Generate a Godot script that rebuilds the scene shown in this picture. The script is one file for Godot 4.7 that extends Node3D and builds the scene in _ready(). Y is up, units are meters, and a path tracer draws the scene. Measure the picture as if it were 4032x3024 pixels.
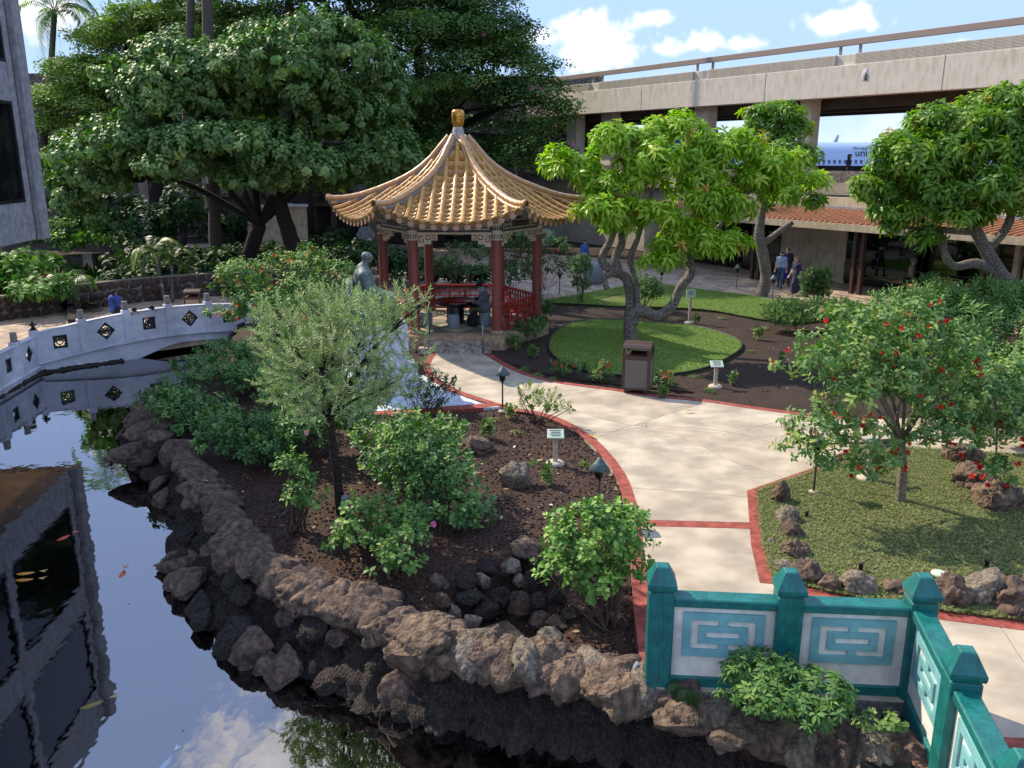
extends Node3D
# A garden court with a tiled hexagonal pavilion, a koi pond and an airport terminal behind it.
# y is up, metres; the path in front of the pavilion lies at y = 0, the pond at y = -1.

var R := RandomNumberGenerator.new()
var M := {}
var taken := {}
const WATER := -1.0


func rr(a: float, b: float) -> float:
	return R.randf_range(a, b)


func rv(s: float) -> Vector3:
	return Vector3(rr(-s, s), rr(-s, s), rr(-s, s))


# ---------- nodes ----------
func numbered(called: String) -> String:
	if not taken.has(called):
		taken[called] = 0
		return called
	taken[called] += 1
	return "%s_%03d" % [called, taken[called]]


func tag(o: Node, label := "", category := "", group := "", kind := "") -> Node:
	if label: o.set_meta("label", label)
	if category: o.set_meta("category", category)
	if group: o.set_meta("group", group)
	if kind: o.set_meta("kind", kind)
	return o


func thing(called: String, label: String, category: String, at := Vector3.ZERO, turn := 0.0, group := "") -> Node3D:
	var o := Node3D.new()
	o.name = numbered(called)
	add_child(o)
	o.position = at
	o.rotation.y = turn
	tag(o, label, category, group)
	return o


func part(called: String, mesh: Mesh, material: Material, parent: Node = null, xf := Transform3D.IDENTITY) -> MeshInstance3D:
	var o := MeshInstance3D.new()
	o.mesh = mesh
	o.material_override = material
	o.transform = xf
	if parent == null:
		o.name = numbered(called)
		add_child(o)
	else:
		o.name = called
		parent.add_child(o, true)
	return o


func ground(called: String, mesh: Mesh, material: Material, parent: Node = null) -> MeshInstance3D:
	var o := part(called, mesh, material, parent)
	if parent == null: o.set_meta("kind", "structure")
	return o


func dup(root: Node3D, at: Vector3, turn: float, label: String, size := 1.0) -> Node3D:
	var o: Node3D = root.duplicate()
	var base := String(root.name)
	if base.length() > 4 and base.right(4).begins_with("_") and base.right(3).is_valid_int(): base = base.left(-4)
	o.name = numbered(base)
	add_child(o)
	o.position = at
	o.rotation.y = turn
	o.scale = Vector3.ONE * size
	o.set_meta("label", label)
	return o


func many(called: String, mesh: Mesh, material: Material, where: Array, tints: Array, parent: Node = null) -> MultiMeshInstance3D:
	var mm := MultiMesh.new()
	mm.transform_format = MultiMesh.TRANSFORM_3D
	mm.use_colors = true
	mm.mesh = mesh
	mm.instance_count = where.size()
	for i in where.size():
		mm.set_instance_transform(i, where[i])
		mm.set_instance_color(i, tints[i % tints.size()])
	var o := MultiMeshInstance3D.new()
	o.multimesh = mm
	o.material_override = material
	o.name = called if parent else numbered(called)
	o.set_meta("kind", "stuff")
	if parent: parent.add_child(o, true)
	else: add_child(o)
	return o


# ---------- shapes ----------
func begin() -> SurfaceTool:
	var st := SurfaceTool.new()
	st.begin(Mesh.PRIMITIVE_TRIANGLES)
	return st


func done(st: SurfaceTool) -> ArrayMesh:
	st.generate_normals()
	return st.commit()


func quad(st: SurfaceTool, a: Vector3, b: Vector3, c: Vector3, d: Vector3) -> void:
	for v in [a, b, c, a, c, d]: st.add_vertex(v)


# a box with its edges chamfered by c
func box(st: SurfaceTool, at: Vector3, size: Vector3, turn := Basis.IDENTITY, c := 0.0) -> void:
	var h := size / 2.0
	st.set_smooth_group(-1)
	if c <= 0.0:
		var p := []
		for i in 8: p.append(at + turn * Vector3(h.x if i & 1 else -h.x, h.y if i & 2 else -h.y, h.z if i & 4 else -h.z))
		for f in [[2, 3, 1, 0], [7, 6, 4, 5], [6, 2, 0, 4], [3, 7, 5, 1], [6, 7, 3, 2], [0, 1, 5, 4]]: quad(st, p[f[0]], p[f[1]], p[f[2]], p[f[3]])
		return
	var pts := PackedVector3Array()
	for i in 8:
		var s := Vector3(1 if i & 1 else -1, 1 if i & 2 else -1, 1 if i & 4 else -1)
		for ax in 3:
			var q := h - Vector3.ONE * c
			q[ax] = h[ax]
			pts.append(s * q)
	hull(st, pts, at, turn)


# convex hull of a few points, flat faces
func hull(st: SurfaceTool, pts: PackedVector3Array, at := Vector3.ZERO, turn := Basis.IDENTITY) -> void:
	st.set_smooth_group(-1)
	var planes := []
	var n := pts.size()
	for i in n:
		for j in range(i + 1, n):
			for k in range(j + 1, n):
				var nn := (pts[j] - pts[i]).cross(pts[k] - pts[i])
				if nn.length_squared() < 1e-14: continue
				nn = nn.normalized()
				var d := nn.dot(pts[i])
				var above := false
				var below := false
				for q in pts:
					var e := nn.dot(q) - d
					if e > 1e-5: above = true
					elif e < -1e-5: below = true
				if above and below: continue
				if above:
					nn = -nn
					d = -d
				var known := false
				for pl in planes:
					if pl[0].dot(nn) > 0.99999 and absf(pl[1] - d) < 1e-4: known = true
				if not known: planes.append([nn, d])
	for pl in planes:
		var on := []
		var mid := Vector3.ZERO
		for q in pts:
			if absf(pl[0].dot(q) - pl[1]) < 1e-5 and not on.has(q):
				on.append(q)
				mid += q
		mid /= on.size()
		var ux: Vector3 = (on[0] - mid).normalized()
		var uy: Vector3 = pl[0].cross(ux)
		on.sort_custom(func(p, q): return atan2((p - mid).dot(uy), (p - mid).dot(ux)) > atan2((q - mid).dot(uy), (q - mid).dot(ux)))
		for i in range(1, on.size() - 1):
			for v in [on[0], on[i], on[i + 1]]: st.add_vertex(at + turn * v)


func cbox(size: Vector3, c := 0.0) -> ArrayMesh:
	var st := begin()
	box(st, Vector3.ZERO, size, Basis.IDENTITY, c)
	return done(st)


func bar(st: SurfaceTool, a: Vector3, b: Vector3, w: float, h: float, up := Vector3.UP) -> void:
	var x := (b - a).normalized()
	var z := x.cross(up).normalized()
	box(st, (a + b) / 2, Vector3((b - a).length(), h, w), Basis(x, z.cross(x), z))


# a tube along points with a radius at each; ends closed
func tube(st: SurfaceTool, p: Array, r: Array, sides := 8, lump := 0.0, sg := 1) -> void:
	st.set_smooth_group(sg)
	var rings := []
	var side := Vector3.RIGHT
	for i in p.size():
		var t: Vector3 = (p[mini(i + 1, p.size() - 1)] - p[maxi(i - 1, 0)]).normalized()
		if absf(t.dot(side)) > 0.95: side = Vector3.FORWARD if absf(t.z) < 0.9 else Vector3.UP
		side = (side - t * t.dot(side)).normalized()
		var up := t.cross(side)
		var ring := []
		for k in sides:
			var a := TAU * k / sides
			ring.append(p[i] + (side * cos(a) + up * sin(a)) * r[i] * (1.0 + (rr(-lump, lump) if lump > 0.0 else 0.0)))
		rings.append(ring)
	for i in p.size() - 1:
		for k in sides:
			var l := (k + 1) % sides
			quad(st, rings[i][k], rings[i][l], rings[i + 1][l], rings[i + 1][k])
	for e in [0, p.size() - 1]:
		for k in sides:
			var l := (k + 1) % sides
			var tri := [p[e], rings[e][l], rings[e][k]] if e == 0 else [p[e], rings[e][k], rings[e][l]]
			for v in tri: st.add_vertex(v)


# smooth curve through points, n steps per span; radii run along
func curve(p: Array, n := 4) -> Array:
	var out := []
	for i in p.size() - 1:
		var a: Variant = p[maxi(i - 1, 0)]
		var d: Variant = p[mini(i + 2, p.size() - 1)]
		for k in n:
			out.append(p[i].cubic_interpolate(p[i + 1], a, d, float(k) / n))
	out.append(p[-1])
	return out


func along(r: Array, count: int) -> Array:
	var out := []
	for i in count:
		var f := float(i) / (count - 1) * (r.size() - 1)
		var k := mini(int(f), r.size() - 2)
		out.append(lerpf(r[k], r[k + 1], f - k))
	return out


func closed(p: PackedVector2Array, n := 5) -> PackedVector2Array:
	var out := PackedVector2Array()
	var c := p.size()
	for i in c:
		for k in n:
			out.append(p[i].cubic_interpolate(p[(i + 1) % c], p[(i + c - 1) % c], p[(i + 2) % c], float(k) / n))
	return out


func open2(p: PackedVector2Array, n := 6) -> PackedVector2Array:
	return PackedVector2Array(curve(Array(p), n))


# profile (radius, height) turned round the y axis
func lathe(st: SurfaceTool, prof: Array, sides := 16, at := Vector3.ZERO, sg := 1, square := 0.0) -> void:
	for i in prof.size() - 1:
		for k in sides:
			var a := TAU * (k + square) / sides
			var b := TAU * (k + 1 + square) / sides
			var p: Vector2 = prof[i]
			var q: Vector2 = prof[i + 1]
			st.set_smooth_group(sg)
			var v := [Vector3(cos(a) * p.x, p.y, sin(a) * p.x), Vector3(cos(b) * p.x, p.y, sin(b) * p.x), Vector3(cos(b) * q.x, q.y, sin(b) * q.x), Vector3(cos(a) * q.x, q.y, sin(a) * q.x)]
			var u := [Vector2(float(k) / sides, p.y), Vector2(float(k + 1) / sides, p.y), Vector2(float(k + 1) / sides, q.y), Vector2(float(k) / sides, q.y)]
			for j in [0, 1, 2, 0, 2, 3]:
				st.set_uv(u[j])
				st.add_vertex(at + v[j])


func turned(prof: Array, sides := 16, sg := 1, square := 0.0) -> ArrayMesh:
	var st := begin()
	lathe(st, prof, sides, Vector3.ZERO, sg, square)
	return done(st)


# a flat polygon (x, z) as a slab from y0 up to y1
func slab(st: SurfaceTool, poly: PackedVector2Array, y0: float, y1: float) -> void:
	st.set_smooth_group(-1)
	var tri := Geometry2D.triangulate_polygon(poly)
	var cw := Geometry2D.is_polygon_clockwise(poly)
	for i in range(0, tri.size(), 3):
		var a := poly[tri[i]]
		var b := poly[tri[i + 1]]
		var c := poly[tri[i + 2]]
		if (b - a).cross(c - a) < 0.0:
			var t := b
			b = c
			c = t
		for q in [a, b, c]: st.add_vertex(Vector3(q.x, y1, q.y))
	for i in poly.size():
		var a := poly[i]
		var b := poly[(i + 1) % poly.size()]
		if cw: quad(st, Vector3(a.x, y0, a.y), Vector3(b.x, y0, b.y), Vector3(b.x, y1, b.y), Vector3(a.x, y1, a.y))
		else: quad(st, Vector3(b.x, y0, b.y), Vector3(a.x, y0, a.y), Vector3(a.x, y1, a.y), Vector3(b.x, y1, b.y))


func slab_mesh(poly: PackedVector2Array, y0: float, y1: float) -> ArrayMesh:
	var st := begin()
	slab(st, poly, y0, y1)
	return done(st)


# a polygon in the xy plane given depth along z
func plate(st: SurfaceTool, poly: PackedVector2Array, z0: float, z1: float) -> void:
	st.set_smooth_group(-1)
	var tri := Geometry2D.triangulate_polygon(poly)
	for i in range(0, tri.size(), 3):
		var a := poly[tri[i]]
		var b := poly[tri[i + 1]]
		var c := poly[tri[i + 2]]
		if (b - a).cross(c - a) > 0.0:
			var t := b
			b = c
			c = t
		for q in [a, b, c]: st.add_vertex(Vector3(q.x, q.y, z1))
		for q in [a, c, b]: st.add_vertex(Vector3(q.x, q.y, z0))
	var cw := Geometry2D.is_polygon_clockwise(poly)
	for i in poly.size():
		var a := poly[i] if cw else poly[(i + 1) % poly.size()]
		var b := poly[(i + 1) % poly.size()] if cw else poly[i]
		quad(st, Vector3(a.x, a.y, z1), Vector3(a.x, a.y, z0), Vector3(b.x, b.y, z0), Vector3(b.x, b.y, z1))


# strip of width w to the left of a line in the ground plane
func strip(line: PackedVector2Array, w0: float, w1: float) -> PackedVector2Array:
	var a := PackedVector2Array()
	var b := PackedVector2Array()
	for i in line.size():
		var t := (line[mini(i + 1, line.size() - 1)] - line[maxi(i - 1, 0)]).normalized()
		var s := Vector2(t.y, -t.x)
		a.append(line[i] + s * w0)
		b.append(line[i] + s * w1)
	b.reverse()
	a.append_array(b)
	return a


# a lump of lava rock: a sphere of rings pushed about by noise, with a few broken faces
func rock_mesh(s: int, res := 14, rough := 0.28, flat_faces := 5) -> ArrayMesh:
	var n := FastNoiseLite.new()
	n.seed = s
	n.frequency = 0.9
	n.fractal_octaves = 3
	var g := RandomNumberGenerator.new()
	g.seed = s * 7 + 3
	var cuts := []
	for i in flat_faces: cuts.append([Vector3(g.randf_range(-1, 1), g.randf_range(-0.7, 1), g.randf_range(-1, 1)).normalized(), g.randf_range(0.62, 0.86)])
	var st := begin()
	st.set_smooth_group(1)
	var rows := []
	for i in res + 1:
		var row := []
		for k in res * 2:
			var th := PI * i / res
			var ph := TAU * (k % (res * 2)) / (res * 2)
			var d := Vector3(sin(th) * cos(ph), cos(th), sin(th) * sin(ph))
			var q := d * (1.0 + rough * n.get_noise_3dv(d * 1.4) + rough * 0.35 * n.get_noise_3dv(d * 5.0 + Vector3.ONE * 9))
			for c in cuts:
				var e: float = q.dot(c[0]) - c[1]
				if e > 0.0: q -= c[0] * e * 0.85
			row.append(q)
		rows.append(row)
	for i in res:
		for k in res * 2:
			var l := (k + 1) % (res * 2)
			if i > 0:
				for v in [rows[i][k], rows[i][l], rows[i + 1][l]]: st.add_vertex(v)
			if i < res - 1:
				for v in [rows[i][k], rows[i + 1][l], rows[i + 1][k]]: st.add_vertex(v)
	return done(st)


# ---------- materials ----------
func ntex(c0: Color, c1: Color, freq: float, oct := 4, s := 1, size := 256, kind := FastNoiseLite.TYPE_SIMPLEX_SMOOTH, lo := 0.25, hi := 0.75) -> NoiseTexture2D:
	var n := FastNoiseLite.new()
	n.noise_type = kind
	n.seed = s
	n.frequency = freq
	n.fractal_octaves = oct
	if kind == FastNoiseLite.TYPE_CELLULAR: n.cellular_return_type = FastNoiseLite.RETURN_DISTANCE
	var g := Gradient.new()
	g.offsets = PackedFloat32Array([lo, hi])
	g.colors = PackedColorArray([c0, c1])
	var t := NoiseTexture2D.new()
	t.width = size
	t.height = size
	t.seamless = true
	t.noise = n
	t.color_ramp = g
	return t


func solid(c: Color, rough := 0.7, metal := 0.0) -> StandardMaterial3D:
	var m := StandardMaterial3D.new()
	m.albedo_color = c
	m.roughness = rough
	m.metallic = metal
	return m


# two mottled colours, uv repeats per metre, bump in centimetres from a shared height map; a broad second mottling hides the repeat
func mat(c0: Color, c1: Color, rough := 0.8, uv := 1.0, bump: Texture2D = null, cm := 0.0, broad := 0.0, world := true, freq := 0.02, s := 1, oct := 5) -> StandardMaterial3D:
	var m := StandardMaterial3D.new()
	m.albedo_texture = ntex(c0, c1, freq, oct, s)
	m.roughness = rough
	m.uv1_triplanar = true
	m.uv1_world_triplanar = world
	m.uv1_scale = Vector3.ONE * uv
	if bump:
		m.heightmap_enabled = true
		m.heightmap_texture = bump
		m.heightmap_scale = cm
	if broad > 0.0:
		m.detail_enabled = true
		m.detail_blend_mode = BaseMaterial3D.BLEND_MODE_MUL
		m.detail_uv_layer = BaseMaterial3D.DETAIL_UV_2
		m.detail_albedo = M.broad
		m.uv2_triplanar = true
		m.uv2_world_triplanar = world
		m.uv2_scale = Vector3.ONE * broad
	return m


func leaf_mat(through: Color, rough := 0.45) -> StandardMaterial3D:
	var m := StandardMaterial3D.new()
	m.vertex_color_use_as_albedo = true
	m.roughness = rough
	m.backlight_enabled = true
	m.backlight = through
	return m



# ---------- foliage ----------
# one leaf: starts at o, runs along dir, flat side up; droop bends its tip down, fold raises its edges
func leaf(st: SurfaceTool, o: Vector3, dir: Vector3, up: Vector3, L: float, W: float, droop: float, fold: float, group: int) -> void:
	st.set_smooth_group(group)
	var side := dir.cross(up).normalized()
	up = side.cross(dir).normalized()
	var p := []
	for f in [[0.0, 0.0], [0.3, 0.42], [0.62, 0.5], [1.0, 0.0]]:
		var c: Vector3 = o + dir * (L * f[0]) - Vector3.UP * (droop * L * f[0] * f[0])
		p.append([c - side * (W * f[1]) + up * (fold * W * f[1]), c, c + side * (W * f[1]) + up * (fold * W * f[1])])
	for v in [p[0][1], p[1][0], p[1][1], p[0][1], p[1][1], p[1][2]]: st.add_vertex(v)
	quad(st, p[1][0], p[2][0], p[2][1], p[1][1])
	quad(st, p[1][1], p[2][1], p[2][2], p[1][2])
	for v in [p[2][0], p[3][1], p[2][1], p[2][1], p[3][1], p[2][2]]: st.add_vertex(v)


# a shoot: n leaves winding up a stem of length h; lift is the rise of the lowest and highest leaves
func shoot(n: int, h: float, L: float, W: float, lift0: float, lift1: float, droop: float, fold := 0.25, s := 1, vary := 0.25, whorl := 0) -> ArrayMesh:
	var g := RandomNumberGenerator.new()
	g.seed = s
	var st := begin()
	for i in n:
		var f := float(i) / maxi(n - 1, 1)
		var a := i * 2.39996 + g.randf_range(-0.3, 0.3)
		if whorl > 0:
			f = float(i / whorl) / maxi(n / whorl - 1, 1)
			a = TAU * (i % whorl) / whorl + (i / whorl) * 0.7 + g.randf_range(-0.15, 0.15)
		var e := lerpf(lift0, lift1, f) + g.randf_range(-0.2, 0.2)
		var dir := Vector3(cos(a) * cos(e), sin(e), sin(a) * cos(e))
		var k := 1.0 + g.randf_range(-vary, vary)
		leaf(st, Vector3(0, h * f, 0), dir, (Vector3.UP * 1.0 + dir.cross(Vector3.UP) * g.randf_range(-0.4, 0.4)).normalized(), L * k, W * k, droop * g.randf_range(0.6, 1.4), fold, i + 1)
	if h > 0.03:
		tube(st, [Vector3(0, -0.3 * h, 0), Vector3(0, h, 0)], [h * 0.025, h * 0.015], 4)
	return done(st)


# a flat spray of small leaves set close together, as acacia-like trees carry them
func spray(n: int, radius: float, L: float, W: float, thick: float, s := 1) -> ArrayMesh:
	var g := RandomNumberGenerator.new()
	g.seed = s
	var st := begin()
	for i in n:
		var a := g.randf() * TAU
		var r := radius * sqrt(g.randf())
		var o := Vector3(cos(a) * r, g.randf_range(-thick, thick) - 0.25 * r * r / radius, sin(a) * r)
		var d := Vector3(cos(a) + g.randf_range(-1, 1), g.randf_range(-0.5, 0.3), sin(a) + g.randf_range(-1, 1)).normalized()
		var side := d.cross(Vector3.UP + Vector3(g.randf_range(-0.5, 0.5), 0, g.randf_range(-0.5, 0.5))).normalized() * W
		st.set_smooth_group(-1)
		for v in [o, o + d * L * 0.5 - side, o + d * L, o, o + d * L, o + d * L * 0.5 + side]: st.add_vertex(v)
	return done(st)


func tints(a: Color, b: Color, c: Color, n := 24, share := 0.15) -> Array:
	var out := []
	for i in n:
		var t := a.lerp(b, R.randf())
		if R.randf() < share: t = t.lerp(c, rr(0.5, 1.0))
		out.append(t)
	return out


# places on and in a set of lobes [centre, radii]; shoots point outwards and up
func crown(lobes: Array, per_m2: float, s0: float, s1: float, upward := 0.6, inner := 0.25, flat_bottom := -0.55, loose := 0.12) -> Array:
	var out := []
	for li in lobes.size():
		var c: Vector3 = lobes[li][0]
		var r: Vector3 = lobes[li][1]
		var area := 4.0 * PI * pow((pow(r.x * r.y, 1.6) + pow(r.x * r.z, 1.6) + pow(r.y * r.z, 1.6)) / 3.0, 1.0 / 1.6)
		for i in int(area * per_m2):
			var d := Vector3(R.randfn(), R.randfn(), R.randfn()).normalized()
			if d.y < flat_bottom and R.randf() < 0.75: continue
			var f := rr(0.82, 1.0 + loose) if R.randf() > inner else rr(0.35, 0.85)
			var p := c + d * r * f
			var deep := false
			for lj in lobes.size():
				if lj != li and ((p - lobes[lj][0]) / lobes[lj][1]).length() < 0.72: deep = true
			if deep and R.randf() < 0.85: continue
			var y := (d / r).normalized() * (1.0 - upward) + Vector3.UP * upward + rv(0.35)
			out.append(turn_to(p, y, rr(s0, s1)))
	return out


func turn_to(p: Vector3, y: Vector3, s: float) -> Transform3D:
	y = y.normalized()
	var x := y.cross(Vector3(rr(-1, 1), rr(-1, 1), rr(-1, 1))).normalized()
	if x.length() < 0.5: x = Vector3.RIGHT
	return Transform3D(Basis(x, y, x.cross(y)).scaled(Vector3.ONE * s), p)


func local(list: Array, at: Vector3) -> Array:
	var out := []
	for t in list: out.append(Transform3D(t.basis, t.origin - at))
	return out


# limbs from a fork to every lobe, each a part, with twigs at its end
func limbs(parent: Node3D, base: Vector3, fork: Vector3, lobes: Array, r0: float, bark: Material, trunk := true, bend := 0.12, twigs := 4) -> void:
	var at := parent.position
	if trunk:
		var st := begin()
		var mid := (base + fork) / 2 + rv((fork - base).length() * bend)
		var pts := curve([base - Vector3(0, 0.15, 0) - at, mid - at, fork - at], 5)
		tube(st, pts, along([r0 * 1.35, r0, r0 * 0.85], pts.size()), 10, 0.06)
		part("trunk", done(st), bark, parent)
	for l in lobes:
		var st := begin()
		var c: Vector3 = l[0]
		var len := (c - fork).length()
		var mid: Vector3 = fork.lerp(c, 0.5) + Vector3(0, len * 0.06, 0) + rv(len * bend)
		var pts := curve([fork - at, mid - at, c - at], 5)
		var r1: float = r0 * clampf(0.42 + 0.08 * l[1].x / maxf(r0 * 12.0, 0.01), 0.3, 0.7)
		tube(st, pts, along([r1, r1 * 0.75, r1 * 0.35], pts.size()), 8, 0.05)
		for k in twigs:
			var d := Vector3(rr(-1, 1), rr(-0.1, 1), rr(-1, 1)).normalized()
			var e: Vector3 = c + d * l[1] * 0.85
			var from: Vector3 = mid.lerp(c, rr(0.3, 1.0))
			var tp := curve([from - at, from.lerp(e, 0.5) + rv(len * 0.04) - at, e - at], 3)
			tube(st, tp, along([r1 * 0.35, r1 * 0.1], tp.size()), 5)
		part("limb", done(st), bark, parent)


# a shrub: stems from the ground and shoots over its lobes
func shrub(called: String, label: String, category: String, at: Vector3, lobes: Array, mesh: Mesh, m: Material, cols: Array, per_m2: float, s0: float, s1: float, group := "", stems := 7, bark: Material = null, upward := 0.6, inner := 0.3) -> Node3D:
	var t := thing(called, label, category, at, 0.0, group)
	many("foliage", mesh, m, local(crown(lobes, per_m2, s0, s1, upward, inner), at), cols, t)
	var st := begin()
	for i in stems:
		var l: Array = lobes[i % lobes.size()]
		var e: Vector3 = l[0] + Vector3(rr(-1, 1), rr(-0.3, 0.7), rr(-1, 1)) * l[1] * 0.8
		var b := at + Vector3(rr(-0.12, 0.12), -0.08, rr(-0.12, 0.12))
		var pts := curve([b - at, b.lerp(e, 0.45) + rv(0.06) - at, e - at], 4)
		tube(st, pts, along([0.018, 0.012, 0.006], pts.size()), 5)
	part("stems", done(st), bark if bark else M.twig, t)
	return t


# shorthand for one round or spread lobe round a place on the ground
func lobe(at: Vector3, up: float, rx: float, ry: float, rz := -1.0) -> Array:
	return [at + Vector3(0, up, 0), Vector3(rx, ry, rz if rz > 0.0 else rx)]


# a frond: leaflets along both sides of an arching rib
func frond(L: float, leaflet: float, W: float, n: int, rise: float, fall: float, s := 1) -> ArrayMesh:
	var g := RandomNumberGenerator.new()
	g.seed = s
	var st := begin()
	var pts := []
	for i in 9:
		var f := i / 8.0
		pts.append(Vector3(L * f * (1.0 - 0.25 * f * f), rise * L * sin(f * 1.9) - fall * L * f * f * f, 0))
	tube(st, pts, along([0.02 * L / 2, 0.005], 9), 4)
	for i in n:
		var f := lerpf(0.12, 1.0, float(i) / n)
		var k := mini(int(f * 8), 7)
		var p: Vector3 = pts[k].lerp(pts[k + 1], f * 8 - k)
		var t: Vector3 = (pts[k + 1] - pts[k]).normalized()
		for sd in [-1.0, 1.0]:
			var d: Vector3 = (t * 0.55 + Vector3(0, -0.25 + g.randf_range(-0.12, 0.12), sd)).normalized()
			leaf(st, p, d, Vector3.UP, leaflet * (1.0 - 0.6 * absf(f - 0.45)) * g.randf_range(0.85, 1.1), W, 0.35, 0.1, i * 2 + (1 if sd > 0 else 2))
	return done(st)


func palm(label: String, at: Vector3, top: Vector3, r: float, fronds: int, L: float, lean := 0.0) -> Node3D:
	var t := thing("palm_tree", label, "palm", at)
	var st := begin()
	var pts := curve([Vector3(0, -0.2, 0), (top - at) * 0.5 + Vector3(lean, 0, 0), top - at], 12)
	var rad := along([r * 1.25, r, r * 0.8], pts.size())
	for i in pts.size(): if i % 2: rad[i] *= 1.06
	tube(st, pts, rad, 9)
	part("trunk", done(st), M.palm_bark, t)
	var fm := [frond(L, L * 0.24, L * 0.018, 34, 0.35, 0.75, 5), frond(L, L * 0.22, L * 0.018, 34, 0.2, 0.95, 6)]
	for i in fronds:
		var a := TAU * i / fronds + rr(-0.3, 0.3)
		var b := Basis(Vector3.UP, a) * Basis(Vector3.FORWARD, rr(-0.9, 0.5))
		part("frond", fm[i % 2], M.palm_leaf, t, Transform3D(b, top - at))
	return t


func blossoms(parent: Node3D, mesh: Mesh, m: Material, where: Array, called := "blossom") -> void:
	for p in where: part(called, mesh, m, parent, turn_to(p - parent.position, Vector3(rr(-0.5, 0.5), 1, rr(0.0, 1.0)), rr(0.7, 1.2)))


# points on the camera-facing and upper sides of lobes
func outer(lobes: Array, n: int, low := -0.5) -> Array:
	var out := []
	while out.size() < n:
		var l: Array = lobes[R.randi() % lobes.size()]
		var d := Vector3(R.randfn(), R.randfn(), R.randfn()).normalized()
		if d.y < low: continue
		var p: Vector3 = l[0] + d * l[1] * rr(0.98, 1.12)
		var ok := true
		for o in lobes: if o != l and ((p - o[0]) / o[1]).length() < 0.9: ok = false
		if ok: out.append(p)
	return out



# ---------- bodies ----------
# bones [a, b, radius at a, radius at b, colour]; joined by a smooth minimum and meshed as surface nets
func body(bones: Array, cell := 0.02, k := 30.0) -> ArrayMesh:
	var lo := Vector3.ONE * 1e6
	var hi := -lo
	for b in bones:
		var r := Vector3.ONE * (maxf(b[2], b[3]) + 0.1)
		lo = lo.min(b[0] - r).min(b[1] - r)
		hi = hi.max(b[0] + r).max(b[1] + r)
	var n := Vector3i(((hi - lo) / cell).ceil()) + Vector3i.ONE
	var f := PackedFloat32Array()
	f.resize(n.x * n.y * n.z)
	var best := PackedFloat32Array()
	best.resize(f.size())
	var who := PackedInt32Array()
	who.resize(f.size())
	for bi in bones.size():
		var b: Array = bones[bi]
		var r := Vector3.ONE * (maxf(b[2], b[3]) + 0.09)
		var i0 := Vector3i(((b[0].min(b[1]) - r - lo) / cell).floor()).max(Vector3i.ZERO)
		var i1 := Vector3i(((b[0].max(b[1]) + r - lo) / cell).ceil()).min(n - Vector3i.ONE)
		var ab: Vector3 = b[1] - b[0]
		var l2 := maxf(ab.length_squared(), 1e-9)
		for z in range(i0.z, i1.z + 1):
			for y in range(i0.y, i1.y + 1):
				var at := (z * n.y + y) * n.x
				for x in range(i0.x, i1.x + 1):
					var p := lo + Vector3(x, y, z) * cell
					var t := clampf((p - b[0]).dot(ab) / l2, 0.0, 1.0)
					var d: float = (p - b[0] - ab * t).length() - lerpf(b[2], b[3], t)
					var e := exp(-k * d)
					f[at + x] += e
					if e > best[at + x]:
						best[at + x] = e
						who[at + x] = bi
	var id := {}
	var pos := PackedVector3Array()
	var col := PackedColorArray()
	var idx := PackedInt32Array()
	var corner := [0, 1, n.x, n.x + 1, n.x * n.y, n.x * n.y + 1, n.x * n.y + n.x, n.x * n.y + n.x + 1]
	for z in n.z - 1:
		for y in n.y - 1:
			for x in n.x - 1:
				var c := (z * n.y + y) * n.x + x
				var inside := 0
				for o in corner: if f[c + o] >= 1.0: inside += 1
				if inside == 0 or inside == 8: continue
				var sum := Vector3.ZERO
				var hits := 0
				for e in [[0, 1], [2, 3], [4, 5], [6, 7], [0, 2], [1, 3], [4, 6], [5, 7], [0, 4], [1, 5], [2, 6], [3, 7]]:
					var fa := -log(maxf(f[c + corner[e[0]]], 1e-9))
					var fb := -log(maxf(f[c + corner[e[1]]], 1e-9))
					if (fa > 0.0) == (fb > 0.0): continue
					var t := fa / (fa - fb)
					var pa := Vector3(e[0] & 1, (e[0] >> 1) & 1, e[0] >> 2)
					var pb := Vector3(e[1] & 1, (e[1] >> 1) & 1, e[1] >> 2)
					sum += pa.lerp(pb, t)
					hits += 1
				id[c] = pos.size()
				pos.append(lo + (Vector3(x, y, z) + sum / maxi(hits, 1)) * cell)
				col.append(bones[who[c]][4])
	var sx := 1
	var sy := n.x
	var sz := n.x * n.y
	for c in id.keys():
		for ax in [[sx, sy, sz], [sy, sz, sx], [sz, sx, sy]]:
			var ina: bool = f[c] >= 1.0
			if ina == (f[c + ax[0]] >= 1.0): continue
			var a: int = id.get(c, -1)
			var b: int = id.get(c - ax[1], -1)
			var d: int = id.get(c - ax[1] - ax[2], -1)
			var e: int = id.get(c - ax[2], -1)
			if a < 0 or b < 0 or d < 0 or e < 0: continue
			for v in ([a, e, d, a, d, b] if ina else [a, b, d, a, d, e]): idx.append(v)
	var st := begin()
	st.set_smooth_group(0)
	for i in pos.size():
		st.set_color(col[i])
		st.set_smooth_group(0)
		st.add_vertex(pos[i])
	for v in idx: st.add_index(v)
	st.generate_normals()
	return st.commit()


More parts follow.
